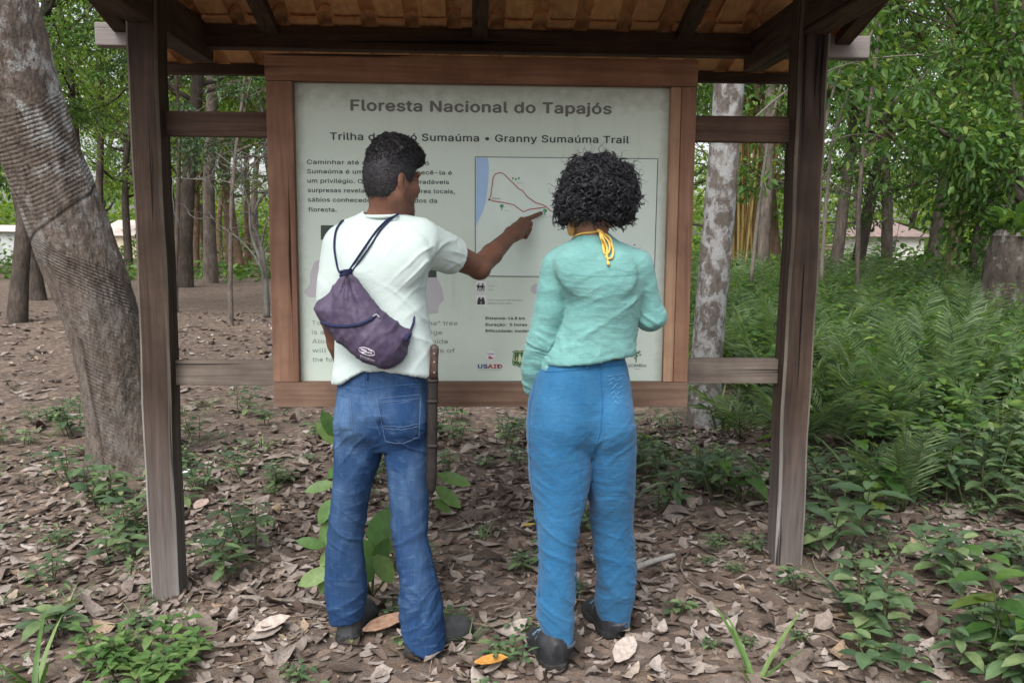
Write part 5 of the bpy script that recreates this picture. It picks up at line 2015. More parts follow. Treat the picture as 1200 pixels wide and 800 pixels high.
G_DEEP = leaf_material('deep_green_leaf', [(0.0, (.034, .078, .022)), (.45, (.066, .138, .036)), (.8, (.105, .19, .048)), (1.0, (.17, .25, .065))], .38)
G_MID = leaf_material('mid_green_leaf', [(0.0, (.034, .085, .022)), (.5, (.070, .150, .036)), (.85, (.115, .205, .046)), (1.0, (.20, .26, .06))], .36)
G_LIGHT = leaf_material('yellow_green_leaf', [(0.0, (.075, .15, .025)), (.5, (.14, .24, .038)), (1.0, (.27, .33, .06))], .45)
G_GREY = leaf_material('grey_green_leaf', [(0.0, (.030, .060, .030)), (.5, (.055, .100, .048)), (1.0, (.095, .150, .070))], .22)
G_FERN = leaf_material('feathery_green_leaf', [(0.0, (.080, .140, .068)), (.5, (.132, .205, .095)), (1.0, (.21, .28, .13))], .38)
G_SEED = leaf_material('seedling_leaf', [(0.0, (.046, .088, .048)), (.5, (.088, .148, .070)), (.85, (.145, .21, .092)), (1.0, (.20, .26, .12))], .25)
G_FRESH = leaf_material('fresh_green_leaf', [(0.0, (.050, .115, .034)), (.5, (.095, .180, .050)), (1.0, (.17, .25, .085))], .28)
M_STEM = plain('green_brown_stem', (.075, .085, .040), .8, .2, .3, 80)
M_TWIG = plain('grey_twig', (.17, .15, .125), .9, .15, .35, 60)


def bark(name, dark, light, patch=None, pscale=5, pthr=(.5, .58), grain=(1, 1, .25), gs=28, bump=.7):
    m = MatB(name, .92, .15)
    co = m.coord(grain)
    n1 = m.noise(co, gs, 7, .65, .5)
    n2 = m.noise(m.coord(), gs * 4, 4, .6)
    big = m.noise(m.coord(), 3.2, 5, .6)
    c = m.ramp(n1, [(.3, dark), (.7, light)])
    c = m.mix(m.maprange(big, .38, .68, 0, .6), c, tuple(x * .55 for x in dark))
    if patch:
        pn = m.noise(m.coord((1, 1, .7)), pscale, 7, .68, .3)
        f = m.ramp(pn, [(pthr[0], 0.0), (pthr[1], 1.0)])
        f = m.math('MULTIPLY', f, m.maprange(n2, .3, .55, .35, 1.0))
        c = m.mix(f, c, patch)
    m.color(c)
    m.bump(m.math('ADD', n1, m.math('MULTIPLY', n2, .35)), bump, .02)
    return m.m


B_GREY = bark('grey_brown_bark', (.075, .060, .050), (.21, .175, .15))
B_DARK = bark('dark_bark', (.040, .032, .027), (.12, .098, .084))
B_WARM = bark('warm_brown_bark', (.10, .062, .040), (.26, .18, .125))


def wander(p0, d, L, n, jit, up=0.0, rs=RS):
    """A crooked path from p0 along d."""
    p = np.array(p0, float)
    d = unit(np.array(d, float))
    out = [p.copy()]
    for i in range(n):
        d = unit(d + rs.normal(0, jit, 3) + np.array([0, 0, up]))
        p = p + d * L / n
        out.append(p.copy())
    return out


def make_tree_meshes(seed, height, r0, crown_lo, spread, n_limb, clumps, per, leaf_L, droop=.35, leaf_w=.42, lean=(0, 0)):
    """Trunk with limbs, and a crown of separate leaves hung in clumps round the twig ends; about the origin."""
    rs = np.random.RandomState(seed)
    mb = MB()
    trunk = [np.array([0, 0, -.25])]
    d = unit(np.array([lean[0], lean[1], 1.0]))
    p = np.array([0, 0, 0.0])
    n = 12
    for i in range(n + 1):
        trunk.append(p.copy())
        d = unit(d + rs.normal(0, .045, 3) * [1, 1, .2])
        p = p + d * height / n
    rr = [r0 * 1.35] + [r0 * (1.18 if i == 0 else 1.0) * (1 - .72 * (i / n)) for i in range(n + 1)]
    mb.tube(trunk, rr, 12)
    ends = []
    for k in range(n_limb):
        t = rs.uniform(crown_lo / height, .96)
        i = min(int(t * n), n - 1)
        b = trunk[i + 1] * (1 - (t * n - i)) + trunk[i + 2] * (t * n - i)
        a = rs.uniform(0, 6.28)
        L = spread * rs.uniform(.6, 1.1) * (1 - .45 * max(0, (t - crown_lo / height)))
        q = wander(b, (math.cos(a), math.sin(a), rs.uniform(.15, .75)), L, 6, .20, .02, rs)
        r = r0 * (1 - .72 * t) * .36
        mb.tube(q, [r * (1 - .8 * j / 6) + .006 for j in range(7)], 7)
        for j in range(2, 7):
            ends.append(q[j])
            if rs.rand() < .85:
                q2 = wander(q[j], rs.normal(0, 1, 3) * [1, 1, .5] + [0, 0, -.15], spread * rs.uniform(.2, .5), 3, .25, -.04, rs)
                mb.tube(q2, [r * .3 + .004, r * .2 + .003, .004, .003], 5)
                ends += q2[1:]
    ends.append(trunk[-1])
    ends = np.array(ends)
    lv = Leaves()
    pick = rs.choice(len(ends), clumps, replace=clumps > len(ends))
    for i in pick:
        c = ends[i] + rs.normal(0, .22, 3) * spread * .16
        R = rs.uniform(.22, .55) * (spread / 2.2) ** .5
        k = int(per * rs.uniform(.5, 1.4))
        o = unit(rs.normal(0, 1, (k, 3))) * (rs.rand(k, 1) ** .45) * R * [1, 1, .62]
        dirs = unit(o * [1, 1, .4] + rs.normal(0, .35, (k, 3)) * R + [0, 0, -droop * R])
        nn = unit(np.array([0, 0, 1.0]) + rs.normal(0, .45, (k, 3)))
        L = leaf_L * rs.uniform(.6, 1.25, k)
        lv.add(c + o, dirs, nn, L, L * leaf_w * rs.uniform(.8, 1.2, k), rs.uniform(.05, .35, k), .22, False)
    tr = bpy.data.meshes.new('trunk')
    bmesh.ops.recalc_face_normals(mb.bm, faces=list(mb.bm.faces))
    mb.bm.to_mesh(tr)
    mb.bm.free()
    tr.polygons.foreach_set('use_smooth', np.ones(len(tr.polygons), bool))
    return tr, lv.mesh('crown', False)


def place_tree(name, meshes, mats, loc, rz, sc, label, group=None, cat='tree', zs=1.0):
    t = thing(name, label, cat, loc, rz, group)
    t.scale = (sc, sc, sc * zs)
    for nm, me, mt in zip(('trunk', 'crown'), meshes, mats):
        o = bpy.data.objects.new(nm, me)
        COL.objects.link(o)
        o.parent = t
        if not me.materials:
            me.materials.append(mt)
        elif me.materials[0] is not mt:
            o.material_slots[0].link = 'OBJECT'
            o.material_slots[0].material = mt
    return t


T_TALL = make_tree_meshes(101, 9.5, .14, 3.2, 2.6, 17, 150, 70, .092)
T_LOW = make_tree_meshes(102, 7.0, .10, 1.7, 2.5, 22, 165, 72, .084)
T_WIDE = make_tree_meshes(103, 8.0, .13, 2.3, 3.2, 22, 180, 72, .088)
T_SLIM = make_tree_meshes(104, 10.0, .11, 4.0, 1.9, 15, 105, 62, .095)
T_THIN = make_tree_meshes(107, 7.5, .035, 1.9, 1.9, 14, 105, 60, .075)
T_FAR = make_tree_meshes(105, 11.0, .20, 2.4, 3.6, 20, 115, 40, .20)
T_FAR2 = make_tree_meshes(106, 9.0, .18, 1.6, 3.4, 20, 120, 40, .19)


def gp(px, Y):
    p = at(px, 300, Y)
    return (float(p[0]), float(Y), gh(p[0], Y) - .02)


# individually seen trees to the right of the shelter
for (px, Y, m, mats, rz, sc, label, kw) in (
    (1040, 15.0, T_LOW, (B_GREY, G_DEEP), .4, 1.15, 'grey tree trunk standing right in front of the pink roofed house', {}),
    (1088, 17.5, T_WIDE, (B_GREY, G_MID), 2.2, 1.05, 'leaning grey tree just beyond the house end with the pink roof', {}),
    (893, 13.0, T_SLIM, (B_GREY, G_MID), 1.1, .95, 'thin grey tree standing beside the yellow bamboo clump', {}),
    (915, 15.5, T_TALL, (B_WARM, G_DEEP), 3.0, 1.1, 'brown trunked tree seen behind the shelter post by the fern thicket', {}),
    (975, 14.0, T_LOW, (B_GREY, G_MID), 4.4, 1.1, 'leafy tree with drooping branches just outside the shelter post', {}),
    (1000, 19.0, T_TALL, (B_DARK, G_DEEP), 5.0, 1.1, 'dark tree between the shelter post and the pale blue house wall', {}),
    (1115, 12.5, T_WIDE, (B_WARM, G_MID), .9, .95, 'broad dark tree behind the twisted branches', {}),
    (1150, 20.0, T_LOW, (B_GREY, G_LIGHT), 3.6, 1.3, 'light green tree rising beyond the cut stump', {}),
    (1235, 11.0, T_LOW, (B_DARK, G_DEEP), 1.7, 1.15, 'dark low tree at the picture edge beside the twisted branches', {}),
    (838, 17.0, T_TALL, (B_DARK, G_MID), .2, 1.1, 'tree behind the pale spotted trunk', {}),
    (1010, 9.6, T_THIN, (B_GREY, G_DEEP), 2.9, .90, 'slender tree with thin pale stems over the feathery undergrowth', {}),
    # left of the shelter
    (15, 14.0, T_TALL, (B_DARK, G_MID), .7, 1.0, 'dark trunk behind the leaning rubber tree, in front of the white wall', {}),
    (42, 19.0, T_TALL, (B_DARK, G_LIGHT), 2.6, 1.1, 'dark tree close beside the leaning rubber tree and farther off', {}),
    (108, 17.0, T_SLIM, (B_DARK, G_LIGHT), 4.0, .85, 'sunlit yellow green tree seen between the leaning trunk and the post', {}),
    (215, 23.0, T_TALL, (B_DARK, G_MID), 5.2, 1.45, 'first of two thick dark trunks seen below the upper rail', {}),
    (246, 25.0, T_SLIM, (B_GREY, G_GREY), 1.2, 1.7, 'second thick trunk below the upper rail, paler and lit', {}),
    (228, 32.0, T_WIDE, (B_WARM, G_LIGHT), 2.0, 1.3, 'thin brown trunk farther off between the two thick trunks', {}),
    (282, 33.0, T_TALL, (B_WARM, G_MID), 3.3, 1.25, 'brown sunlit trunk beside the bare grey shrub', {}),
    (268, 38.0, T_WIDE, (B_WARM, G_LIGHT), 4.6, 1.3, 'far sunlit trunk in the clearing below the rail', {}),
    (203, 16.0, T_THIN, (B_GREY, G_GREY), 1.0, 1.35, 'thin drooping grey green tree just right of the weathered post', {}),
    (268, 13.5, T_THIN, (B_GREY, G_GREY), 2.4, 1.1, 'fine leaved grey green sapling tree behind the bare shrub', {}),
    (258, 42.0, T_SLIM, (B_WARM, G_LIGHT), .5, 1.3, 'slim lit trunk far off between thicker trunks below the rail', {}),
    (290, 40.0, T_SLIM, (B_WARM, G_LIGHT), 1.5, 1.35, 'slim lit trunk far off right behind the bare shrub', {}),
    (275, 48.0, T_SLIM, (B_WARM, G_LIGHT), 2.5, 1.4, 'slimmest far trunk in the sunlit clearing', {}),
    (234, 45.0, T_SLIM, (B_WARM, G_LIGHT), 3.5, 1.4, 'far slim trunk seen past the edge of the thick pair', {}),
    (205, 30.0, T_SLIM, (B_DARK, G_MID), 4.5, 1.3, 'dark slim trunk half hidden by the weathered post', {}),
    (120, 30.0, T_SLIM, (B_DARK, G_LIGHT), 5.5, 1.3, 'slim dark trunk in front of the small cream house', {}),
    (150, 34.0, T_WIDE, (B_DARK, G_MID), 4.6, 1.25, 'dark tree rising behind the small house with the clay roof', {}),
):
    place_tree('tree', m, mats, gp(px, Y), rz, sc, label, **kw)

k = 0
for (px, Y, m, mats, sc) in (
    (-80, 30, T_FAR2, (B_DARK, G_MID), 1.0), (60, 44, T_FAR, (B_DARK, G_MID), 1.15), (180, 50, T_FAR2, (B_DARK, G_LIGHT), 1.3), (300, 54, T_FAR, (B_GREY, G_MID), 1.2), (400, 46, T_FAR2, (B_DARK, G_MID), 1.2),
    (330, 30, T_TALL, (B_DARK, G_LIGHT), 1.3), (520, 44, T_FAR, (B_DARK, G_DEEP), 1.2), (640, 48, T_FAR2, (B_DARK, G_MID), 1.2), (745, 44, T_FAR, (B_GREY, G_MID), 1.2), (830, 34, T_FAR2, (B_DARK, G_LIGHT), 1.1),
    (880, 42, T_FAR, (B_DARK, G_LIGHT), 1.1), (945, 34, T_FAR2, (B_DARK, G_MID), 1.05), (1000, 56, T_FAR, (B_DARK, G_LIGHT), 1.1), (1060, 60, T_FAR2, (B_DARK, G_LIGHT), 1.3), (1120, 34, T_FAR2, (B_DARK, G_MID), 1.1),
    (1175, 29, T_FAR, (B_GREY, G_DEEP), 1.0), (1240, 36, T_FAR2, (B_DARK, G_MID), 1.2), (1300, 24, T_WIDE, (B_DARK, G_DEEP), 1.2), (-20, 60, T_FAR, (B_DARK, G_LIGHT), 1.4), (120, 66, T_FAR2, (B_DARK, G_MID), 1.5), (235, 72, T_FAR, (B_DARK, G_LIGHT), 1.5),
    (440, 26, T_LOW, (B_DARK, G_MID), 1.4), (560, 24, T_WIDE, (B_DARK, G_DEEP), 1.2), (690, 25, T_LOW, (B_GREY, G_MID), 1.4), (780, 23, T_WIDE, (B_DARK, G_DEEP), 1.1), (1100, 75, T_FAR, (B_DARK, G_MID), 1.5), (1200, 70, T_FAR2, (B_DARK, G_LIGHT), 1.5), (950, 75, T_FAR, (B_DARK, G_MID), 1.5)):
    k += 1
    place_tree('forest_tree', m, mats, gp(px, Y), k * 1.37, sc * (1 + .08 * math.sin(k * 2.3)), 'one of the far forest trees closing the view behind the clearing', group='far forest trees behind the clearing')

# ---------------------------------------------------------------- the leaning rubber tree with tapping scars
def trunk_mesh(path, radii, nz, na, disp):
    """Tube along a smooth path with radial displacement disp(s metres along, angle) -> (offset, scar)."""
    P = np.array(path, float)
    cum = np.concatenate([[0], np.cumsum(np.linalg.norm(np.diff(P, axis=0), axis=1))])
    s = np.linspace(0, cum[-1], nz)
    C = np.stack([np.interp(s, cum, P[:, k]) for k in range(3)], 1)
    R = np.interp(s, cum, radii)
    for _ in range(int(nz * .9)):
        C[1:-1] = (C[:-2] + 2 * C[1:-1] + C[2:]) / 4
        R[1:-1] = (R[:-2] + 2 * R[1:-1] + R[2:]) / 4
    T = unit(np.gradient(C, axis=0))
    X = unit(np.cross(T, np.array([0, 1.0, 0])))
    Yv = np.cross(T, X)
    a = np.linspace(0, 2 * math.pi, na, endpoint=False)
    S, Aa = np.meshgrid(s, a, indexing='ij')
    D, scar = disp(S, Aa)
    dirs = X[:, None] * np.cos(a)[None, :, None] + Yv[:, None] * np.sin(a)[None, :, None]
    V = C[:, None] + dirs * (R[:, None] + D)[:, :, None]
    i, j = np.meshgrid(np.arange(nz - 1), np.arange(na), indexing='ij')
    F = np.stack([i * na + j, i * na + (j + 1) % na, (i + 1) * na + (j + 1) % na, (i + 1) * na + j], -1).reshape(-1, 4)
    me = mesh_np('trunk', V.reshape(-1, 3), F)
    at_ = me.attributes.new('scar', 'FLOAT', 'POINT')
    at_.data.foreach_set('value', scar.ravel().astype(np.float32))
    return me


def rubber_disp(S, Aa):
    P = np.stack([np.cos(Aa) * .5, np.sin(Aa) * .5, S * .55], -1).reshape(-1, 3)
    base = .026 * vnoise(P, 2.2, 401, 3).reshape(S.shape) + .010 * vnoise(P * [1, 1, .8], 9, 402, 2).reshape(S.shape)
    flare = .09 * np.exp(-S / .15) * (1 + .55 * np.sin(Aa * 5 + 1) + .3 * np.sin(Aa * 3))
    warp = .05 * vnoise(P, 3, 404, 2).reshape(S.shape)
    ph = Aa - math.pi * .5
    ph = (ph + math.pi) % (2 * math.pi) - math.pi         # 0 faces the camera, positive to the right
    gu = S - .025 * ph + .03 * np.cos(ph * 1.3) + warp * .35
    gd = S + .16 * ph + warp * .3

    def cuts(g, per, lo, hi):
        w = 1 / (1 + np.exp(-(g - lo) / .012)) / (1 + np.exp((g - hi) / .012))
        f = np.clip(1 - np.abs(((g / per + warp * 1.1) % 1) - .5) * 2, 0, 1)
        return w * np.clip((f - .48) / .34, 0, 1)
    hit = np.clip(.70 + .9 * vnoise(P, 4, 405, 3).reshape(S.shape), .08, 1)
    g2 = S - .07 * ph + warp * .2
    hi_ = 1 / (1 + np.exp(-(g2 - 1.82) / .01))
    sc = hi_ * cuts(gu, .025, 1.70, 2.46) * (.35 + .65 * hit) + (1 - hi_) * (cuts(gd, .022, 1.40, 1.62) * 1.15 + cuts(gd, .026, .20, 1.38) * hit * .6)
    line = np.exp(-((g2 - 1.80) / .011) ** 2)
    seam_ = np.exp(-((ph + .28 + warp) / .05) ** 2) * (S < 1.1)
    crackv = np.clip(vnoise(np.stack([Aa * 2.2, S * 0 + .3, S * .9], -1).reshape(-1, 3), 7, 409, 2).reshape(S.shape) - .35, 0, 1)
    scar = np.clip(sc + line * 1.0 + seam_ * .7 + crackv * .9, 0, 1.3)
    bits = .004 * vnoise(P, 60, 407, 2).reshape(S.shape)
    return base + flare - .0030 * scar + bits, scar


_rp = [at(154, 580, 5.42), at(152, 535, 5.42), at(141, 465, 5.38), at(127, 400, 5.32), at(104, 326, 5.25), at(73, 247, 5.18), at(47, 181, 5.12), at(25, 120, 5.05), at(-6, 0, 4.88), at(-60, -180, 4.8), at(-150, -420, 4.7), at(-240, -640, 4.6)]
rubber = thing('rubber_tree', 'leaning rubber tree with old tapping scars and pale lichen on its thick trunk', 'tree', (float(_rp[1][0]), 5.12, gh(_rp[1][0], 5.12)))
RB = MatB('scarred_rubber_bark', .92, .15)
co = RB.coord()
n1 = RB.noise(RB.coord((1, 1, .5)), 26, 7, .65, .4)
n2 = RB.noise(co, 110, 4, .6)
pn = RB.noise(co, 4.6, 8, .72, .2)
c = RB.ramp(n1, [(.28, (.070, .055, .046)), (.5, (.135, .110, .094)), (.72, (.21, .18, .158))])
lich = RB.ramp(pn, [(.50, 0.0), (.58, 1.0)])
xyz = RB.sep(co)
lich = RB.math('MULTIPLY', lich, RB.maprange(xyz[2], .9, 2.2, .15, 1.0))
lich = RB.math('MULTIPLY', lich, RB.maprange(n2, .35, .55, .2, 1.0))
c = RB.mix(lich, c, (.38, .39, .385))
atn = RB.n('ShaderNodeAttribute', attribute_name='scar')
sfac = RB.math('MULTIPLY', atn.outputs['Fac'], .86, True)
c = RB.mix(sfac, c, (.028, .020, .016))
holes = RB.ramp(RB.voro(RB.coord((1, 1, .8)), 11), [(.07, 1.0), (.12, 0.0)])
c = RB.mix(RB.math('MULTIPLY', holes, .8), c, (.03, .022, .018))
RB.color(c)
RB.bump(RB.math('ADD', n1, RB.math('MULTIPLY', n2, .4)), .8, .015)
link_mesh('trunk', trunk_mesh(_rp, [.27, .235, .222, .215, .215, .215, .21, .208, .205, .19, .16, .13], 1150, 288, rubber_disp), RB.m, rubber)
co_ = bpy.data.objects.new('crown', T_LOW[1])
COL.objects.link(co_)
co_.parent = rubber
co_.scale = (1.1, 1.1, .9)
co_.location = Vector(_rp[-1]) - rubber.location + Vector((-1.2, .6, -2.0))

# the slender pale trunk behind the sign
def pale_disp(S, Aa):
    P = np.stack([np.cos(Aa) * .3, np.sin(Aa) * .3, S * .5], -1).reshape(-1, 3)
    return (.010 * vnoise(P, 4, 501, 3) + .004 * vnoise(P, 30, 502, 2)).reshape(S.shape) + .06 * np.exp(-S / .10), np.clip(vnoise(P, 8, 503, 3).reshape(S.shape), 0, 1)


_pp = [at(824, 530, 5.9), at(825, 508, 5.9), at(829, 400, 5.9), at(838, 300, 5.9), at(847, 200, 5.88), at(855, 90, 5.85), at(862, -60, 5.8), at(880, -400, 5.7)]
pale = thing('slender_tree', 'straight slender tree with white lichen patches, close behind the sign and upper rail', 'tree', (float(_pp[1][0]), 5.9, gh(_pp[1][0], 5.9)))
B_PALE = bark('lichen_bark', (.085, .072, .063), (.20, .175, .155), (.30, .305, .305), 12, (.46, .56), (1, 1, .6), 40, .6)
link_mesh('trunk', trunk_mesh(_pp, [.13, .110, .108, .106, .104, .102, .098, .08], 300, 48, pale_disp), B_PALE, pale)
co_ = bpy.data.objects.new('crown', T_SLIM[1])
COL.objects.link(co_)
co_.parent = pale
co_.location = Vector(_pp[-1]) - pale.location + Vector((0, .3, -5.4))

# twisted branching tree at the right
def poly_tree(name, label, limbs, mat, loc, leaves=None, lmat=None, cat='tree', n=8, rscale=1.0, twigs=0):
    t = thing(name, label, cat, loc)
    mb = MB()
    tips = []
    for pts, r0_, r1_ in limbs:
        P = crv([at(*p) for p in pts], 5)
        mb.tube(P, list(np.linspace(r0_ * rscale, r1_ * rscale, len(P))), n)
        tips += P[len(P) // 2:]
    rt = np.random.RandomState(13)
    for q in range(twigs):
        b0 = tips[rt.randint(len(tips))]
        mb.tube(wander(b0, rt.normal(0, 1, 3) * [1, .6, .7] + [0, 0, .35], rt.uniform(.15, .6), 6, .35, .0, rt), [.006, .005, .004, .0035, .003, .0025, .0015], 5)
    mb.build('trunk', mat, t, True)
    if leaves:
        lv = Leaves()
        rs = np.random.RandomState(77)
        for q in range(leaves):
            c = np.array(tips[rs.randint(len(tips))]) + rs.normal(0, .22, 3)
            kk = rs.randint(8, 22)
            o = rs.normal(0, .14, (kk, 3))
            L = rs.uniform(.07, .13, kk)
            lv.add(c + o, unit(o + [0, 0, -.06]), unit(np.array([0, 0, 1.]) + rs.normal(0, .5, (kk, 3))), L, L * .45, .2, .2, False)
        link_mesh('crown', lv.mesh('crown', False), lmat, t)
    return t


def gl(px, py, Y):
    p = at(px, py, Y)
    return (float(p[0]), Y, gh(p[0], Y))


poly_tree('twisted_tree', 'twisted pale tree with crooked bare limbs above the cut stump', [
    (((1236, 330, 9.5), (1222, 262, 9.5), (1203, 240, 9.45), (1188, 222, 9.4), (1171, 193, 9.4), (1150, 180, 9.3), (1134, 172, 9.2), (1107, 157, 9.0), (1085, 140, 8.9)), .11, .020),
    (((1203, 240, 9.45), (1195, 205, 9.4), (1190, 180, 9.4), (1193, 130, 9.5), (1182, 80, 9.6), (1178, 55, 9.6), (1168, 20, 9.6), (1160, -40, 9.6)), .075, .035),
    (((1178, 55, 9.6), (1192, 30, 9.6), (1203, -10, 9.6)), .042, .03),
    (((1188, 222, 9.4), (1180, 190, 9.4), (1176, 164, 9.4), (1183, 140, 9.4)), .06, .028),
    (((1222, 262, 9.5), (1200, 217, 9.7), (1180, 224, 9.8), (1163, 230, 9.9), (1148, 222, 9.9), (1132, 208, 9.9)), .05, .015),
    (((1163, 230, 9.9), (1152, 248, 9.9), (1145, 275, 9.9), (1140, 315, 9.9)), .05, .055),
    (((1176, 164, 9.4), (1150, 161, 9.2), (1120, 159, 9.0)), .018, .007),
], B_GREY, gl(1236, 330, 9.5), 330, G_MID, rscale=.72, twigs=24)

poly_tree('bare_shrub', 'bare grey shrub with tangled arching stems, left of the sign frame', [
    (((313, 372, 8.0), (311, 330, 8.0), (306, 290, 8.0), (298, 262, 8.0), (303, 236, 8.0), (318, 222, 8.0)), .050, .012),
    (((311, 330, 8.0), (303, 300, 7.9), (294, 272, 7.9), (292, 240, 7.9), (286, 215, 7.9), (300, 190, 7.9), (322, 165, 7.9)), .026, .007),
    (((306, 290, 8.0), (312, 262, 7.9), (322, 245, 7.9)), .018, .008),
    (((309, 320, 8.0), (298, 300, 8.1), (280, 280, 8.2), (255, 262, 8.3), (244, 248, 8.4)), .016, .004),
    (((300, 262, 8.0), (284, 225, 8.0), (262, 212, 8.1), (228, 210, 8.2), (200, 208, 8.3)), .014, .004),
    (((268, 232, 8.1), (283, 205, 8.0), (296, 182, 8.0), (312, 168, 8.0)), .009, .005),
    (((252, 178, 8.6), (278, 198, 8.4), (296, 212, 8.2), (316, 206, 8.0)), .008, .004),
    (((306, 300, 8.0), (316, 285, 8.0), (325, 262, 8.0)), .016, .008),
], bark('pale_dead_wood', (.105, .095, .085), (.25, .235, .215)), gl(313, 372, 8.0), cat='shrub', rscale=.62, twigs=46)

# thin pale stems arching by the shelter post
poly_tree('arching_branch', 'thin pale branches arching up beside the shelter post', [
    (((962, 330, 8.6), (968, 240, 8.6), (975, 170, 8.6), (990, 120, 8.6), (1012, 60, 8.6), (1030, 20, 8.6)), .022, .010),
    (((940, 300, 8.2), (955, 220, 8.2), (966, 150, 8.2), (980, 95, 8.2), (1000, 40, 8.2)), .020, .010),
    (((885, 138, 8.0), (915, 112, 8.0), (945, 95, 8.0), (985, 78, 8.0), (1030, 68, 8.0), (1082, 64, 8.0)), .012, .006),
    (((960, 172, 8.3), (990, 160, 8.3), (1020, 157, 8.3), (1045, 165, 8.3)), .008, .003),
    (((880, 330, 9), (892, 220, 9), (905, 140, 9), (918, 92, 9)), .022, .012),
], M_TWIG, gl(962, 330, 8.6), 60, G_MID, cat='branch')

# cut stump with a plant on its head
st = thing('tree_stump', 'tall cut tree stump with a leafy plant sprouting from its top', 'stump', gl(1182, 370, 8.6))
def stump_disp(S, Aa):
    P = np.stack([np.cos(Aa), np.sin(Aa), S], -1).reshape(-1, 3)
    return (.04 * vnoise(P, 2, 601, 3) + .012 * vnoise(P, 10, 602, 2)).reshape(S.shape) + .06 * np.exp(-S / .3), np.zeros(S.shape)
sp_ = at(1182, 300, 8.6)
z0_ = gh(sp_[0], 8.6)
link_mesh('trunk', trunk_mesh([(sp_[0] - .02, 8.6, z0_ - .1), (sp_[0], 8.6, z0_ + .5), (sp_[0] + .03, 8.6, z0_ + 1.1), (sp_[0] + .04, 8.6, at(0, 268, 8.6)[2])], [.30, .27, .24, .20], 120, 48, stump_disp),
          bark('mossy_stump_bark', (.034, .028, .024), (.105, .088, .075), (.15, .16, .13), 9, (.56, .64)), st)
mb = MB()
for q in range(26):                       # splintered rim
    a = q * .2417
    mb.tube([(sp_[0] + .04 + .165 * math.cos(a), 8.6 + .165 * math.sin(a), at(0, 276, 8.6)[2]), (sp_[0] + .04 + .17 * math.cos(a), 8.6 + .17 * math.sin(a), at(0, 268 - 9 * abs(math.sin(a * 2.3)), 8.6)[2])], [.045, .018], 6)
mb.build('cut_top', bark('rotten_wood', (.16, .14, .12), (.36, .33, .30)), st, True)
lv = Leaves()
rs = np.random.RandomState(8)
for q in range(110):
    a = rs.uniform(0, 6.28)
    c = np.array([sp_[0] + .04 + .12 * math.cos(a), 8.6 + .12 * math.sin(a), at(0, 268, 8.6)[2] + rs.uniform(0, .15)])
    L = rs.uniform(.10, .24)
    lv.add(c + rs.normal(0, .05, 3), (math.cos(a), math.sin(a), rs.uniform(.4, 2.2)), (0, 0, 1), L, L * .42, .4, .2)
tag(link_mesh('stump_plant', lv.mesh('stump_plant'), G_FRESH), 'leafy green plant growing out of the top of the cut stump', 'plant')

# bamboo
bb = thing('bamboo_clump', 'clump of yellow bamboo canes seen between the pale trunk and the shelter post', 'bamboo', gl(870, 300, 16))
mb = MB()
rs = np.random.RandomState(4)
for q in range(46):
    a = rs.uniform(0, 6.28)
    r_ = rs.rand() ** .5 * .42
    p = at(869, 300, 16 + rs.uniform(-.5, .5))
    b0 = Vector((p[0] + r_ * math.cos(a), p[1] + r_ * math.sin(a), 0))
    tp_ = b0 + Vector((rs.normal(0, .22) + .35 * math.cos(a) * r_, rs.normal(0, .3), rs.uniform(2.6, 4.6)))
    mid_ = (b0 + tp_) / 2 + Vector((rs.normal(0, .05), rs.normal(0, .05), 0))
    mb.tube(crv([b0, mid_, tp_], 5), rs.uniform(.014, .030), 6)
BMB = MatB('yellow_bamboo', .5, .4)
c = BMB.ramp(BMB.island(), [(0, (.20, .125, .04)), (.5, (.36, .235, .075)), (1, (.46, .34, .13))])
BMB.color(c)
mb.build('cane', BMB.m, bb, True)
lv = Leaves()
for q in range(900):
    p = at(869, 300, 16)
    c = np.array([p[0] + rs.normal(0, .65), 16 + rs.normal(0, .5), rs.uniform(2.5, 4.8)])
    lv.add(c, (rs.normal(), rs.normal(), -.5), (0, 0, 1), rs.uniform(.12, .2), .022, .2, .1, False)
link_mesh('foliage', lv.mesh('foliage'), G_LIGHT, bb)

# ---------------------------------------------------------------- far houses
def house(label, x0, x1, Y, depth, wall_h, roof_h, wall, roofc, wins, hip=.0, over=.45, doors=()):
    zc = gh((x0 + x1) / 2, Y)
    h = thing('house', label, 'house', ((x0 + x1) / 2, Y + depth / 2, zc))
    MB().box((x0, Y, zc - .3), (x1, Y + depth, zc + wall_h), 0).build('wall', wall, h)
    bm = bmesh.new()
    a, b, c, d = x0 - over, x1 + over, Y - over, Y + depth + over
    ze, zr = zc + wall_h - .02, zc + wall_h + roof_h
    ym = Y + depth / 2
    vs_ = [bm.verts.new(v) for v in ((a, c, ze), (b, c, ze), (b, d, ze), (a, d, ze), (a + hip, ym, zr), (b - hip, ym, zr))]
    for q in ((0, 1, 5, 4), (2, 3, 4, 5), (1, 2, 5), (3, 0, 4), (3, 2, 1, 0)):
        bm.faces.new([vs_[i] for i in q])
    mb = MB()
    mb._merge(bm)
    mb.build('roof', roofc, h)
    GL = plain('dark_window_glass', (.03, .035, .04), .2, .5)
    for (xa, xb, za, zb) in wins:
        f = MB().box((xa - .06, Y - .05, zc + za - .06), (xb + .06, Y + .02, zc + zb + .06), 0).build('window', plain('window_frame', (.30, .28, .25)), h)
        MB().box((xa, Y - .07, zc + za), (xb, Y - .045, zc + zb), 0).build('pane', GL, f)
    for (xa, xb, zb, cc) in doors:
        MB().box((xa, Y - .04, zc), (xb, Y + .02, zc + zb), 0).build('door', plain('painted_door', cc), h)
    return h


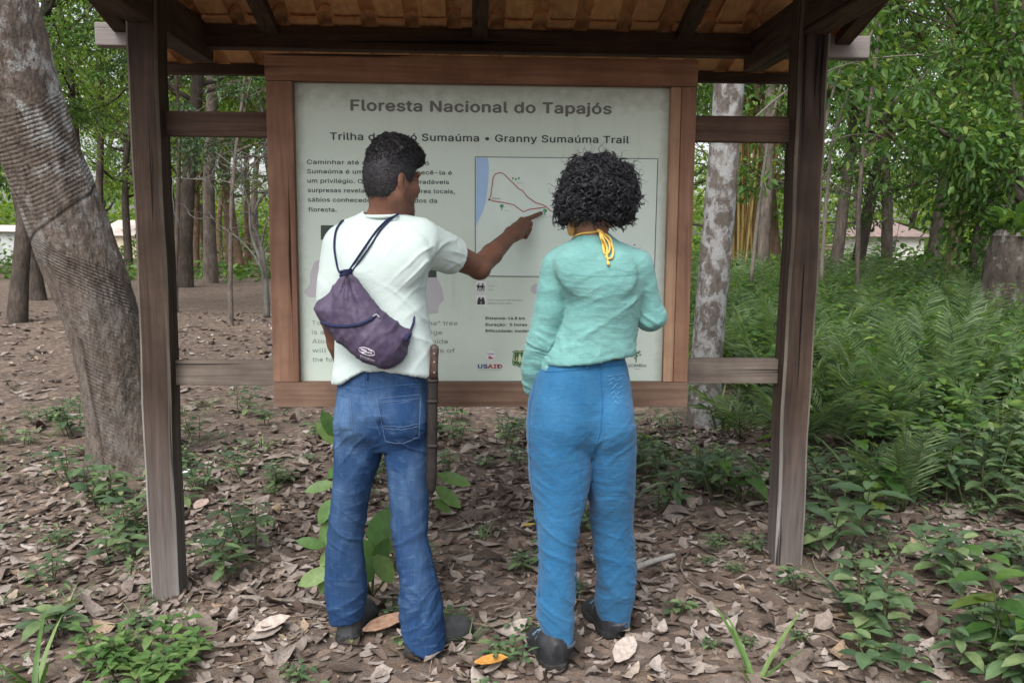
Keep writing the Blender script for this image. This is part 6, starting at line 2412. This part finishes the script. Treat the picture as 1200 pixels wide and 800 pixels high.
WHITE = plain('whitewashed_wall', (.74, .73, .70), .9, .2, .12, 3)
CREAM = plain('cream_wall', (.66, .58, .44), .9, .2, .12, 3)
ROOFP = plain('pink_clay_roof', (.27, .20, .185), .9, .2, .25, 6)
ROOFL = plain('pale_clay_roof', (.60, .50, .46), .9, .2, .25, 6)
p0, p1 = at(1030, 285, 42), at(1083, 285, 42)
house('white house with a pink tiled roof seen through the trees on the right', p0[0], p1[0], 42, 5.0, 1.65, .85, WHITE, ROOFP, [(p0[0] + .35, p0[0] + .8, .8, 1.4)], 1.0, .35)
p0, p1 = at(1002, 285, 46), at(1024, 285, 46)
house('low building with a pale blue door beside the white house', p0[0], p1[0], 46, 4.0, 1.15, .12, CREAM, ROOFP, [], .3, .2, [(p0[0] + .05, p0[0] + .55, 1.45, (.30, .52, .60))])
p0, p1 = at(114, 290, 52), at(160, 290, 52)
house('small cream house with a pale clay roof between the leaning trunk and the post', p0[0], p1[0], 52, 5, 1.35, .95, CREAM, ROOFL, [], .6, .3)
p0, p1 = at(-120, 300, 40), at(34, 300, 40)
house('long white house wall behind the leaning rubber tree', p0[0], p1[0], 40, 5, 1.5, .3, plain('weathered_white_wall', (.44, .46, .46), .9, .2, .2, 2), ROOFL, [], .5, .25)

# ---------------------------------------------------------------- dead leaves on the ground
def dry_leaf_material():
    m = MatB('dry_leaf', .8, .22)
    r = m.island()
    c = m.ramp(r, [(0.0, (.060, .040, .030)), (.25, (.112, .084, .068)), (.5, (.180, .144, .122)), (.75, (.255, .213, .187)), (.94, (.35, .305, .275)), (1.0, (.28, .20, .13))])
    n = m.noise(m.coord(), 70, 4, .6)
    spots = m.ramp(m.noise(m.coord(), 160, 3, .6), [(.58, 1.0), (.72, .55)])
    c = m.mix(1.0, c, m.maprange(n, .3, .7, .72, 1.22), 'MULTIPLY')
    c = m.mix(1.0, c, spots, 'MULTIPLY')
    m.color(c)
    m.bump(n, .35, .004)
    return m.m


M_DRY = dry_leaf_material()


def dry_leaves(N, xr, yr, Lr, dens, seed, lift=.012):
    rs = np.random.RandomState(seed)
    x = rs.uniform(*xr, N * 3)
    y = yr[0] + (yr[1] - yr[0]) * rs.rand(N * 3) ** 1.15
    keep = rs.rand(N * 3) < dens(x, y)
    x, y = x[keep][:N], y[keep][:N]
    n = len(x)
    L = np.exp(rs.normal(math.log(Lr), .38, n)).clip(Lr * .4, Lr * 2.0)
    W = L * rs.uniform(.30, .52, n)
    az = rs.uniform(0, 6.28, n)
    tilt = rs.normal(0, .13, n)
    roll = rs.normal(0, .17, n)
    d = np.stack([np.cos(az) * np.cos(tilt), np.sin(az) * np.cos(tilt), np.sin(tilt)], 1)
    sdv = np.stack([-np.sin(az) * np.cos(roll), np.cos(az) * np.cos(roll), np.sin(roll)], 1)
    up = np.cross(d, sdv)
    sdv = unit(np.cross(up, d))
    up = unit(np.cross(d, sdv))
    T = np.array([0, .12, .30, .5, .70, .88, 1.0])
    H0, H1 = np.array([.04, .28, .45, .5, .40, .20, .01]), np.array([.08, .36, .50, .52, .50, .34, .06])
    mixH = rs.rand(n)
    U = np.array([-1, -.5, 0, .5, 1])
    curlL = rs.normal(.12, .26, n)
    curlW = np.abs(rs.normal(.20, .30, n)) * np.where(rs.rand(n) < .7, 1, -1)
    twist = rs.normal(0, .35, n)
    wav = rs.uniform(0, 6.28, (n, 2))
    z0 = ground_h(x, y)
    P = np.zeros((n, 35, 3))
    base = np.stack([x, y, z0 + lift * rs.rand(n) + .004], 1)
    q = 0
    for ti, t in enumerate(T):
        h = H0[ti] * (1 - mixH) + H1[ti] * mixH
        for u in U:
            a = (t - .5)
            bx = L * a
            hh = h * (1 + .16 * np.sin(wav[:, 0] + 9 * t + 1.7 * u) + .10 * np.sin(wav[:, 1] * 3 + 15 * t - 2 * u))
            side = W * hh * u
            zz = curlL * L * a * a * 2 + curlW * W * (u * hh) ** 2 * 2.2 + twist * side * a + .05 * W * np.sin(wav[:, 1] + 7 * t + 2.5 * u) * abs(u)
            P[:, q] = base + d * bx[:, None] + sdv * side[:, None] + up * zz[:, None]
            q += 1
    lowest = (P[:, :, 2] - ground_h(P[:, :, 0], P[:, :, 1])).min(1)
    P[:, :, 2] += np.clip(-lowest, -.03, .2)[:, None] + .0015
    i = np.arange(6)[:, None] * 5 + np.arange(4)[None]
    f = np.stack([i, i + 1, i + 6, i + 5], -1).reshape(-1, 4)
    F = (f[None] + (np.arange(n) * 35)[:, None, None]).reshape(-1, 4)
    return P.reshape(-1, 3), F


def litter_density(x, y):
    P = np.stack([x, y, x * 0], 1)
    n = vnoise(P, .9, 701, 2) * .5 + .5
    d = .30 + .75 * n
    d *= np.where(x < -1.5, .72, 1.0)
    d *= np.where((x > -1.6) & (x < -.9) & (y < 3.0), .55, 1.0)
    d *= np.where(x > 2.6, .65, 1)
    return np.clip(d, .04, 1)


V1, F1 = dry_leaves(7800, (-3.6, 4.2), (1.7, 6.0), .066, litter_density, 31)
V2, F2 = dry_leaves(5200, (-2.4, 3.2), (1.8, 4.8), .040, litter_density, 32, .02)
V3, F3 = dry_leaves(5200, (-9, 9), (5.5, 16.0), .085, lambda x, y: np.clip(litter_density(x, y) * np.where(x < -1, 1.1, .8), 0, 1), 33)
V4, F4 = dry_leaves(480, (-2.4, 2.8), (1.8, 4.6), .090, litter_density, 34, .03)
VV = np.concatenate([V1, V2, V3, V4])
FF = np.concatenate([F1, F2 + len(V1), F3 + len(V1) + len(V2), F4 + len(V1) + len(V2) + len(V3)])
tag(link_mesh('leaf_litter', mesh_np('leaf_litter', VV, FF), M_DRY), 'curled dead brown leaves scattered over the forest floor', 'dead leaves', kind='stuff')
# twigs among them
mb = MB()
rs = np.random.RandomState(36)
for q in range(170):
    x, y = rs.uniform(-3, 3.6), rs.uniform(1.9, 6)
    a, L = rs.uniform(0, 6.28), rs.uniform(.08, .42)
    pts = []
    for t in np.linspace(-.5, .5, 5):
        px_, py2 = x + math.cos(a + t * .6) * L * t, y + math.sin(a + t * .6) * L * t
        pts.append((px_, py2, gh(px_, py2) + .010 + .012 * rs.rand()))
    mb.tube(pts, [.003, .0035, .003, .0025, .0012], 5)
tag(mb.build('twig_litter', plain('dry_twig', (.20, .155, .12), .9, .15, .4, 60), None, True), 'thin dry twigs lying among the dead leaves', 'twigs', kind='stuff')


# the forest that closes the view on every side, one mass at this distance
def far_forest():
    lv = Leaves()
    r = np.random.RandomState(66)
    for q in range(3600):
        a = r.uniform(-.82, .86)
        d = r.uniform(78, 112)
        x, y = d * math.sin(a), d * math.cos(a)
        z = 10.5 * r.rand() ** 1.3 * (.75 + .35 * math.sin(a * 23 + 1.3) * math.sin(a * 9))
        k_ = 16
        c = np.array([x, y, z]) + r.normal(0, 1, (k_, 3)) * [1.0, 1.0, .6]
        L = r.uniform(.35, .75, k_)
        lv.add(c, r.normal(0, 1, (k_, 3)) * [1, 1, .5], np.array([0, 0, 1.]) + r.normal(0, .6, (k_, 3)), L, L * .55, .25, .2, False)
    tag(link_mesh('far_forest', lv.mesh('far_forest', False), G_LIGHT), 'pale green forest edge closing the view far behind', 'forest', kind='stuff')


far_forest()

# ================================================================ low plants
def sprig(lv, mb, base, h, n, L, W, rs, az0=0., lean=.25, droop=.35, pairs=True, stem_r=.003, shape=None):
    """An upright leafy stem."""
    d = unit(np.array([math.cos(az0) * lean, math.sin(az0) * lean, 1.0]))
    pts = wander(base, d, h, 6, .08, .0, rs)
    if mb is not None:
        mb.tube(pts, list(np.linspace(stem_r, stem_r * .4, 7)), 5)
    pts = np.array(pts)
    for i in range(n):
        t = .22 + .78 * (i + 1) / n
        c = np.array([np.interp(t * 6, range(7), pts[:, k_]) for k_ in range(3)])
        a = i * (2.4 if not pairs else 1.57) + rs.uniform(-.4, .4)
        for q in ((0, math.pi) if pairs else (0,)):
            el = rs.uniform(.0, .6)
            dd_ = np.array([math.cos(a + q), math.sin(a + q), el])
            l_ = L * rs.uniform(.7, 1.15) * (1.0 if t < .85 else .75)
            lv.add(c + unit(dd_) * .012, dd_, (rs.normal(0, .2), rs.normal(0, .2), 1), l_, l_ * W, droop * rs.uniform(.6, 1.5), .25, True, shape)


def frond(lv, mb, base, az, el, L, droop, n, lw, rs, ll=.3, r=.004):
    """A feather-shaped frond with paired leaflets."""
    pts = []
    hd = np.array([math.cos(az), math.sin(az), 0])
    for t in np.linspace(0, 1, 9):
        pts.append(np.asarray(base) + hd * (L * t * math.cos(el) + droop * L * .15 * t * t) + np.array([0, 0, L * t * math.sin(el) - droop * L * t * t]))
    P = np.array(pts)
    if mb is not None:
        mb.tube(pts, list(np.linspace(r, r * .25, 9)), 5)
    ts = np.linspace(.16, .99, n)
    C = np.stack([np.interp(ts * 8, range(9), P[:, k_]) for k_ in range(3)], 1)
    T = unit(np.stack([np.interp(np.minimum(ts + .02, 1) * 8, range(9), P[:, k_]) for k_ in range(3)], 1) - C + 1e-6)
    S_ = unit(np.cross(T, [0, 0, 1.0]))
    U_ = np.cross(S_, T)
    len_ = L * ll * np.sin(np.clip(ts * .86 + .14, 0, 1) * math.pi) ** .6 * rs.uniform(.85, 1.1, n)
    for q in (-1, 1):
        lv.add(C, S_ * q * .85 + T * .55 + U_ * rs.uniform(-.05, .3, (n, 1)), U_ + rs.normal(0, .12, (n, 3)), len_, np.maximum(len_ * lw, .003), .25, .2, False)


def plant(name, label, cat, base, build, leafmat, group=None, stemmat=None):
    t = thing(name, label, cat, tuple(float(v) for v in base), 0, group)
    lv, mb = Leaves(), MB()
    build(lv, mb, np.asarray(base, float))
    link_mesh('foliage', lv.mesh('foliage'), leafmat, t)
    if len(mb.bm.verts):
        mb.build('stem', stemmat or M_STEM, t, True)
    else:
        mb.bm.free()
    return t


def G(px, py):
    """Point of the ground seen at a photo pixel."""
    d = CF + CR * (px - 600) / FPX + CU * (400 - py) / FPX
    z = 0.0
    for _ in range(30):
        P = CO + d * (z - CO[2]) / d[2]
        z = gh(P[0], P[1])
    return np.array([P[0], P[1], z])


rs = np.random.RandomState(91)
OVATE = [.10, .42, .5, .36, .0]
HEART = [.16, .52, .5, .28, .0]


def clump(n, h, L, W, spread=.05, nst=1, droop=.35, pairs=True, shape=OVATE, lean=.3):
    def f(lv, mb, b):
        for q in range(nst):
            a = rs.uniform(0, 6.28)
            o = b + np.array([math.cos(a), math.sin(a), 0]) * spread * rs.rand()
            sprig(lv, mb, o, h * rs.uniform(.65, 1.1), n, L, W, rs, a, lean, droop, pairs, .004, shape)
    return f


def palm(n, L, el=1.0, droop=.45, nl=26, lw=.075, ll=.28):
    def f(lv, mb, b):
        a0 = rs.uniform(0, 6.28)
        for q in range(n):
            frond(lv, mb, b + [0, 0, .01], a0 + q * 2.4, el * rs.uniform(.75, 1.15), L * rs.uniform(.7, 1.1), droop * rs.uniform(.6, 1.2), nl, lw, rs, ll)
    return f


def grass(n, L, W=.008, spread=.05, up=1.2):
    def f(lv, mb, b):
        for q in range(n):
            a = rs.uniform(0, 6.28)
            o = b + np.array([math.cos(a), math.sin(a), 0]) * spread * rs.rand()
            l_ = L * rs.uniform(.5, 1.1)
            lv.add(o, (math.cos(a), math.sin(a), up * rs.uniform(.7, 1.6)), (-math.cos(a) * .8, -math.sin(a) * .8, 1), l_, W, rs.uniform(.15, .7), .2, True, [.5, .5, .42, .28, .0])
    return f


# plants one can point at
def big_leaf_plant(lv, mb, b):
    spec = [  # pixel of the leaf base, tip, distance, width
        ((392, 566), (357, 574), 3.02, .42), ((391, 585), (372, 613), 3.00, .55), ((391, 606), (376, 640), 3.0, .55), ((392, 640), (374, 663), 3.0, .5), ((388, 668), (349, 684), 2.98, .5), ((390, 660), (374, 695), 3.0, .55),
        ((436, 640), (457, 597), 3.10, .62), ((440, 660), (455, 632), 3.05, .55), ((436, 668), (424, 632), 3.08, .6), ((440, 650), (460, 682), 3.02, .62), ((436, 650), (428, 684), 3.03, .6),
        ((512, 556), (551, 566), 3.08, .40), ((510, 570), (540, 593), 3.05, .45), ((509, 585), (528, 600), 3.06, .5), ((380, 640), (348, 632), 2.98, .45), ((384, 560), (396, 545), 3.05, .5), ((395, 520), (372, 496), 3.2, .5), ((392, 510), (378, 482), 3.2, .5), ((396, 500), (402, 482), 3.2, .5)]
    for (p, q, Y, w) in spec:
        a, t = np.array(at(*p, Y)), np.array(at(*q, Y - .02))
        l_ = np.linalg.norm(t - a)
        lv.add(a, t - a, (rs.normal(0, .15), -.75, .65), l_ * 1.04, l_ * w, .12, .22, True, OVATE)
        st_ = b + np.array([(a[0] - b[0]) * .35, (a[1] - b[1]) * .35, 0])
        mb.tube(crv([b, (st_ + a) / 2 + [0, 0, .04], a], 4), .0028, 5)


plant('broadleaf_plant', 'large leaved plant growing behind the legs of the person in blue jeans', 'plant', G(436, 700), big_leaf_plant, G_FRESH)
for (px, py, kind, args, mat, label) in (
    (165, 782, clump, (5, .13, .050, .55, .17, 34, .3, True, OVATE, .8), G_FRESH, 'bright green low bushy plant in front of the shelter post'),
    (125, 590, clump, (4, .24, .105, .50, .08, 5), G_SEED, 'broad leaved seedling at the foot of the leaning rubber tree'),
    (88, 512, clump, (5, .22, .09, .5, .08, 4), G_SEED, 'dark seedling on the bare soil beside the leaning rubber tree'),
    (28, 520, clump, (4, .14, .07, .5, .05, 2), G_SEED, 'small seedling on bare soil at the picture edge by the leaning tree'),
    (245, 660, clump, (4, .15, .085, .48, .05, 2), G_SEED, 'dusty seedling just right of the weathered post foot'),
    (140, 655, clump, (4, .16, .09, .5, .06, 3), G_SEED, 'seedling on the soil in front of the leaning tree and beside the post'),
    (70, 745, clump, (3, .12, .10, .5, .05, 3), G_SEED, 'loose low seedling near the bright bushy plant'),
    (590, 525, clump, (5, .22, .085, .45, .08, 3), G_SEED, 'seedling below the sign between the two people'),
    (565, 630, grass, (26, .09, .006, .05), G_SEED, 'small green tuft on the litter between the two people'),
    (595, 775, clump, (4, .08, .045, .45, .06, 5), G_SEED, 'low weed beside the black boots'),
    (770, 600, clump, (7, .32, .105, .33, .05, 3, .5), G_SEED, 'sprig of narrow leaflets beside the bright blue trousers'),
    (868, 590, clump, (3, .24, .16, .62, .05, 3, .5, False, HEART), G_MID, 'heart leaved plant near the foot of the right hand post'),
    (925, 560, clump, (4, .36, .155, .62, .06, 2, .5, False, HEART), G_MID, 'tall heart leaved plant just behind the right hand post'),
    (820, 560, grass, (24, .34, .014, .07), G_MID, 'grass tuft in front of the pale slender trunk'),
    (868, 515, palm, (6, .55, 1.1, .45, 22, .07, .26), G_FERN, 'young palm beside the pale slender trunk'),
    (1058, 605, palm, (7, .60, 1.36, .22, 32, .045, .22), G_FERN, 'young palm with feathery fronds in the litter right of the post'),
    (885, 798, grass, (5, .30, .016, .03), G_FRESH, 'few long grass blades at the bottom edge near the boots'),
    (1000, 715, grass, (10, .32, .016, .05), G_SEED, 'arching grass blades in the litter right of the post'),
    (40, 808, grass, (9, .26, .017, .04, 1.8), G_FRESH, 'upright bright grass blades at the bottom corner'),
    (1160, 790, clump, (6, .30, .085, .50, .14, 8, .4), G_SEED, 'dense broad leaved weeds at the bottom corner'),
    (1195, 800, clump, (4, .36, .12, .6, .08, 3, .4), G_MID, 'large round leaf plant at the picture edge above the corner weeds'),
    (1120, 690, clump, (5, .26, .10, .5, .10, 5), G_SEED, 'leafy weeds between the young palm and the corner'),
    (800, 722, clump, (3, .07, .06, .6, .03, 2), G_SEED, 'tiny seedling on the litter by the fallen stick'),
    (935, 690, clump, (3, .08, .05, .55, .05, 3), G_SEED, 'tiny weeds in front of the right hand post'),
    (480, 760, clump, (3, .06, .045, .5, .04, 2), G_SEED, 'tiny weed between the dark shoes'),
    (770, 560, clump, (5, .30, .09, .4, .08, 3), G_SEED, 'green sprigs below the sign edge beside the blue trousers'),
    (745, 540, clump, (5, .26, .08, .45, .06, 3), G_MID, 'leafy sprig below the sign, left of the pale trunk'),
    (655, 520, clump, (4, .16, .08, .5, .06, 3), G_SEED, 'small plant under the middle of the sign'),
):
    plant('seedling' if kind is clump else ('grass_tuft' if kind is grass else 'young_palm'), label, 'plant', G(px, py), kind(*args), mat)

for (px, py, n_, L_, label) in (
    (872, 425, 7, 1.05, 'tall young palm with feathery fronds between the pale trunk and the right hand post'),
    (905, 400, 6, 1.25, 'tallest young palm half hidden behind the right hand post'),
    (990, 430, 7, 1.15, 'feathery young palm just right of the right hand post'),
    (1065, 415, 6, 1.0, 'young palm in the undergrowth toward the cut stump'),
    (1010, 385, 6, 1.3, 'farther young palm standing over the ferns')):
    plant('young_palm', label, 'plant', G(px, py), palm(n_, L_, 1.38, .22, 36, .045, .20), G_FERN)
for (px, py, h_, label) in ((1150, 470, .62, 'leafy shrub with pale stems below the cut stump'), (1080, 500, .5, 'leafy shrub in front of the fern thicket'), (1185, 560, .55, 'dark leafy shrub at the picture edge under the stump'), (1110, 585, .42, 'low leafy shrub behind the corner weeds')):
    plant('shrub', label, 'shrub', G(px, py), clump(10, h_, .085, .48, .2, 9, .4), G_SEED)

# copied seedlings through the litter
protos = []
for q, (kf, mat) in enumerate(((clump(4, .14, .075, .5, .05, 3), G_SEED), (clump(5, .20, .085, .45, .07, 3), G_SEED), (grass(14, .16, .007, .05), G_SEED), (clump(3, .07, .05, .55, .06, 5), G_SEED), (clump(4, .24, .12, .58, .06, 2, .5, False, HEART), G_MID))):
    lv, mb = Leaves(), MB()
    kf(lv, mb, np.zeros(3))
    if len(mb.bm.verts):
        me2 = bpy.data.meshes.new('stem')
        mb.bm.to_mesh(me2)
        me2.materials.append(M_STEM)
    else:
        me2 = None
    mb.bm.free()
    me1 = lv.mesh('foliage')
    me1.materials.append(mat)
    protos.append((me1, me2, ('seedling', 'seedling', 'grass_tuft', 'weed', 'seedling')[q]))
r5 = np.random.RandomState(17)


def scatter(n, xr, yr, dens, which, label, group, smin=.7, smax=1.4):
    c = 0
    while c < n:
        x, y = r5.uniform(*xr), r5.uniform(*yr)
        if r5.rand() > dens(x, y):
            continue
        me1, me2, nm = protos[which[r5.randint(len(which))]]
        t = thing(nm, label, 'plant', (x, y, gh(x, y)), r5.uniform(0, 6.28), group)
        s_ = r5.uniform(smin, smax)
        t.scale = (s_, s_, s_)
        for a, me_ in (('foliage', me1), ('stem', me2)):
            if me_:
                o_ = bpy.data.objects.new(a, me_)
                COL.objects.link(o_)
                o_.parent = t
        c += 1


scatter(64, (-3.6, -1.35), (2.4, 7.5), lambda x, y: 1, (0, 1, 3, 2, 2), 'small green seedling on the bare soil left of the sign', 'seedlings on the bare soil left of the sign', .6, 1.2)
scatter(62, (-1.2, 1.4), (3.4, 6.5), lambda x, y: 1, (0, 1, 3), 'small green seedling in the dead leaves under the sign', 'seedlings in the litter under the sign', .6, 1.2)
scatter(34, (-1.3, 1.6), (2.1, 3.4), lambda x, y: 1, (3, 2, 3), 'tiny weed among the dead leaves around the feet', 'weeds around the feet', .4, .8)
scatter(110, (1.25, 4.2), (2.3, 6.0), lambda x, y: min(1, .25 + (x - 1.2) * .5), (0, 1, 2, 0, 2, 3, 1), 'green seedling in the undergrowth right of the shelter', 'seedlings right of the shelter', .8, 1.6)

scatter(26, (1.6, 5.0), (4.2, 7.0), lambda x, y: 1 if x < y * .72 and x > 1.1 + .1 * y else 0, (2,), 'tall grass tuft in the undergrowth right of the shelter', 'grass tufts right of the shelter', 1.5, 2.8)


# the thick undergrowth beyond, too dense to count
def undergrowth():
    lv = Leaves()
    r = np.random.RandomState(55)
    n = 0
    while n < 1350:
        x, y = r.uniform(1.2, 11), 3.3 + 12 * r.rand() ** 1.2
        edge = 1.55 + .06 * (y - 3) - .16 * max(0, y - 6.5)
        if x < edge + r.normal(0, .25) or x > y * .85:
            continue
        dn = np.clip((x - edge) * .7 + (y - 4.8) * .30, .06, 1)
        if r.rand() > dn:
            continue
        b = np.array([x, y, gh(x, y)])
        hh = np.clip(.12 + .10 * (y - 3.5) + .12 * (x - edge) * .6, .12, 1.0) * r.uniform(.6, 1.25)
        k_ = int(5 + hh * 9)
        L = r.uniform(.04, .095)
        sprig(lv, None, b, hh, k_, L, r.uniform(.38, .58), r, r.uniform(0, 6.28), .45, .35, r.rand() < .6)
        n += 1
    o = link_mesh('undergrowth', lv.mesh('undergrowth'), G_SEED)
    tag(o, 'dense knee high green undergrowth right of the shelter', 'undergrowth', kind='stuff')
    lv = Leaves()
    n = 0
    while n < 420:                          # taller leafy shrubs mixed in
        x, y = r.uniform(1.5, 9), 3.6 + 7 * r.rand()
        edge = 1.9 + .05 * (y - 3.6) + .5 * vnoise(np.array([[x, y, 0]]), .9, 811, 1)[0]
        if x < edge or x > y * .82:
            continue
        b = np.array([x, y, gh(x, y)])
        hh = r.uniform(.25, .55) + .10 * (y - 3.6)
        sprig(lv, None, b, hh, int(6 + hh * 9), r.uniform(.06, .13), r.uniform(.36, .6), r, r.uniform(0, 6.28), .4, .3, r.rand() < .5)
        n += 1
    tag(link_mesh('leafy_undergrowth', lv.mesh('leafy_undergrowth'), G_MID), 'taller leafy shrub growth mixed among the ferns', 'undergrowth', kind='stuff')
    lv = Leaves()
    n = 0
    while n < 680:
        y = 5.0 + 11 * r.rand() ** 1.1
        x = r.uniform(.9, 11)
        edge = 1.9 + .1 * (y - 5) - .22 * max(0, y - 7)
        if x < edge or x > y * .8:
            continue
        b = np.array([x, y, gh(x, y)])
        for q in range(r.randint(3, 6)):
            frond(lv, None, b, r.uniform(0, 6.28), r.uniform(.95, 1.42), r.uniform(.55, 1.10) * min(1.4, .50 + y * .075), r.uniform(.15, .5), 30, .075, r, .20)
        n += 1
    o = link_mesh('fern_thicket', lv.mesh('fern_thicket', False), G_FERN)
    tag(o, 'feathery waist high fern thicket under the trees', 'ferns', kind='stuff')
    # thin green growth on the far floor and along the tree line
    lv = Leaves()
    for q in range(900):
        y = r.uniform(12, 30)
        x = r.uniform(-.05 * y, .8 * y)
        b = np.array([x, y, gh(x, y)])
        hh = r.uniform(.4, 1.2) * np.clip((x / y + .1) * 4, .3, 1)
        c = b + r.normal(0, 1, (16, 3)) * [.25, .25, 0] + r.rand(16, 1) * [0, 0, hh]
        L = r.uniform(.12, .24, 16)
        lv.add(c, r.normal(0, 1, (16, 3)) * [1, 1, .4], np.array([0, 0, 1.]) + r.normal(0, .4, (16, 3)), L, L * .5, .25, .2, False)
    for q in range(700):
        y = r.uniform(26, 48)
        x = r.uniform(-.75 * y, .85 * y)
        hh = r.uniform(.5, 1.8) * (1 if x > 0 or y > 36 else .35)
        b = np.array([x, y, gh(x, y)])
        c = b + r.normal(0, 1, (18, 3)) * [.5, .5, 0] + r.rand(18, 1) * [0, 0, hh]
        L = r.uniform(.18, .34, 18)
        lv.add(c, r.normal(0, 1, (18, 3)) * [1, 1, .4], np.array([0, 0, 1.]) + r.normal(0, .4, (18, 3)), L, L * .5, .25, .2, False)
    o = link_mesh('shrubbery', lv.mesh('shrubbery', False), G_MID)
    tag(o, 'green shrubbery massed under the far trees', 'shrubbery', kind='stuff')
    # small creeping weeds and moss on the near ground
    lv = Leaves()
    for q in range(1500):
        x, y = r.uniform(-3.4, 3.8), r.uniform(1.9, 7.5)
        w = np.clip(.10 + .35 * (x - .9) + .28 * vnoise(np.array([[x, y, 0]]), 1.6, 801, 2)[0] + .10 * (y - 3.4), 0, 1)
        if x < -1.2:
            w = max(w, .22 + .4 * vnoise(np.array([[x, y, 0]]), 1.2, 802, 2)[0])
        if r.rand() > w:
            continue
        k_ = r.randint(5, 14)
        o_ = r.normal(0, .045, (k_, 3)) * [1, 1, 0]
        c = np.array([x, y, 0]) + o_
        c[:, 2] = ground_h(c[:, 0], c[:, 1]) + r.uniform(.005, .05, k_)
        L = r.uniform(.018, .05, k_)
        lv.add(c, unit(o_ + r.normal(0, .02, (k_, 3))) + [0, 0, .35], (0, 0, 1), L, L * .5, .3, .2, False)
    o = link_mesh('ground_weeds', lv.mesh('ground_weeds'), G_SEED)
    tag(o, 'small creeping weeds on the forest floor', 'weeds', kind='stuff')


undergrowth()

# bare fallen stick and odd scraps on the litter
def lying(name, label, cat, pts, r0_, r1_, mat):
    P = crv([G(*p) + np.array([0, 0, r0_ + .012]) for p in pts], 5)
    mb = MB()
    mb.tube(P, list(np.linspace(r0_, r1_, len(P))), 8)
    return tag(mb.build(name, mat, None, True), label, cat)


DEADW = bark('bleached_stick', (.26, .24, .22), (.46, .44, .42))
lying('fallen_stick', 'short bleached stick on the dead leaves beside the bright blue trousers', 'stick', ((745, 672), (765, 664), (790, 657)), .014, .010, DEADW)
lying('fallen_stick', 'long thin stick lying across the litter left of the dark shoes', 'stick', ((285, 705), (330, 708), (372, 712), (395, 722)), .007, .005, M_TWIG)
lying('fallen_stick', 'thin root like stick on bare soil at the picture edge', 'stick', ((-5, 622), (30, 612), (60, 598), (72, 586)), .008, .004, B_DARK)


def flat_leaf(name, label, cat, px, py, L, W, az, mat, lift=.03):
    b = G(px, py)
    lv = Leaves()
    lv.add(b + [0, 0, lift], (math.cos(az), math.sin(az), .10), (.1, -.25, 1), L, L * W, -.12, .3, True, OVATE)
    return tag(link_mesh(name, lv.mesh(name), mat), label, cat)


PALED = plain('pale_dead_leaf', (.40, .34, .30), .8, .2, .25, 70)
flat_leaf('dead_leaf', 'large pale dead leaf lying left of the dark shoes', 'leaf', 298, 748, .13, .48, .5, PALED)
flat_leaf('dead_leaf', 'orange dead leaf between the shoes and the boots', 'leaf', 556, 786, .11, .42, -.1, plain('orange_dead_leaf', (.42, .20, .05), .8, .2, .25, 70))
flat_leaf('dead_leaf', 'upright pinkish dead leaf right of the post foot', 'leaf', 228, 600, .11, .6, 1.2, plain('pinkish_dead_leaf', (.36, .27, .235), .8, .2, .25, 70), .02)
flat_leaf('dead_leaf', 'yellow dead leaf on the litter left of the bright blue trousers', 'leaf', 612, 622, .07, .3, -.4, plain('yellow_dead_leaf', (.50, .36, .05), .8, .2, .25, 70))
flat_leaf('dead_leaf', 'big brown dead leaf between the dark shoes', 'leaf', 425, 748, .17, .40, .35, plain('brown_dead_leaf', (.27, .165, .115), .8, .2, .35, 60), .03)
flat_leaf('dead_leaf', 'tall dead leaf propped beside the black boots', 'leaf', 722, 782, .14, .5, 1.0, PALED, .02)
flat_leaf('paper_scrap', 'white paper scrap on the ground right of the post', 'litter', 213, 560, .06, .5, .9, plain('white_paper', (.70, .70, .70), .8, .2, .1), .03)
flat_leaf('paper_scrap', 'pale flat scrap lying on the ground under the lower rail', 'litter', 232, 548, .10, .35, .0, PALED, .02)
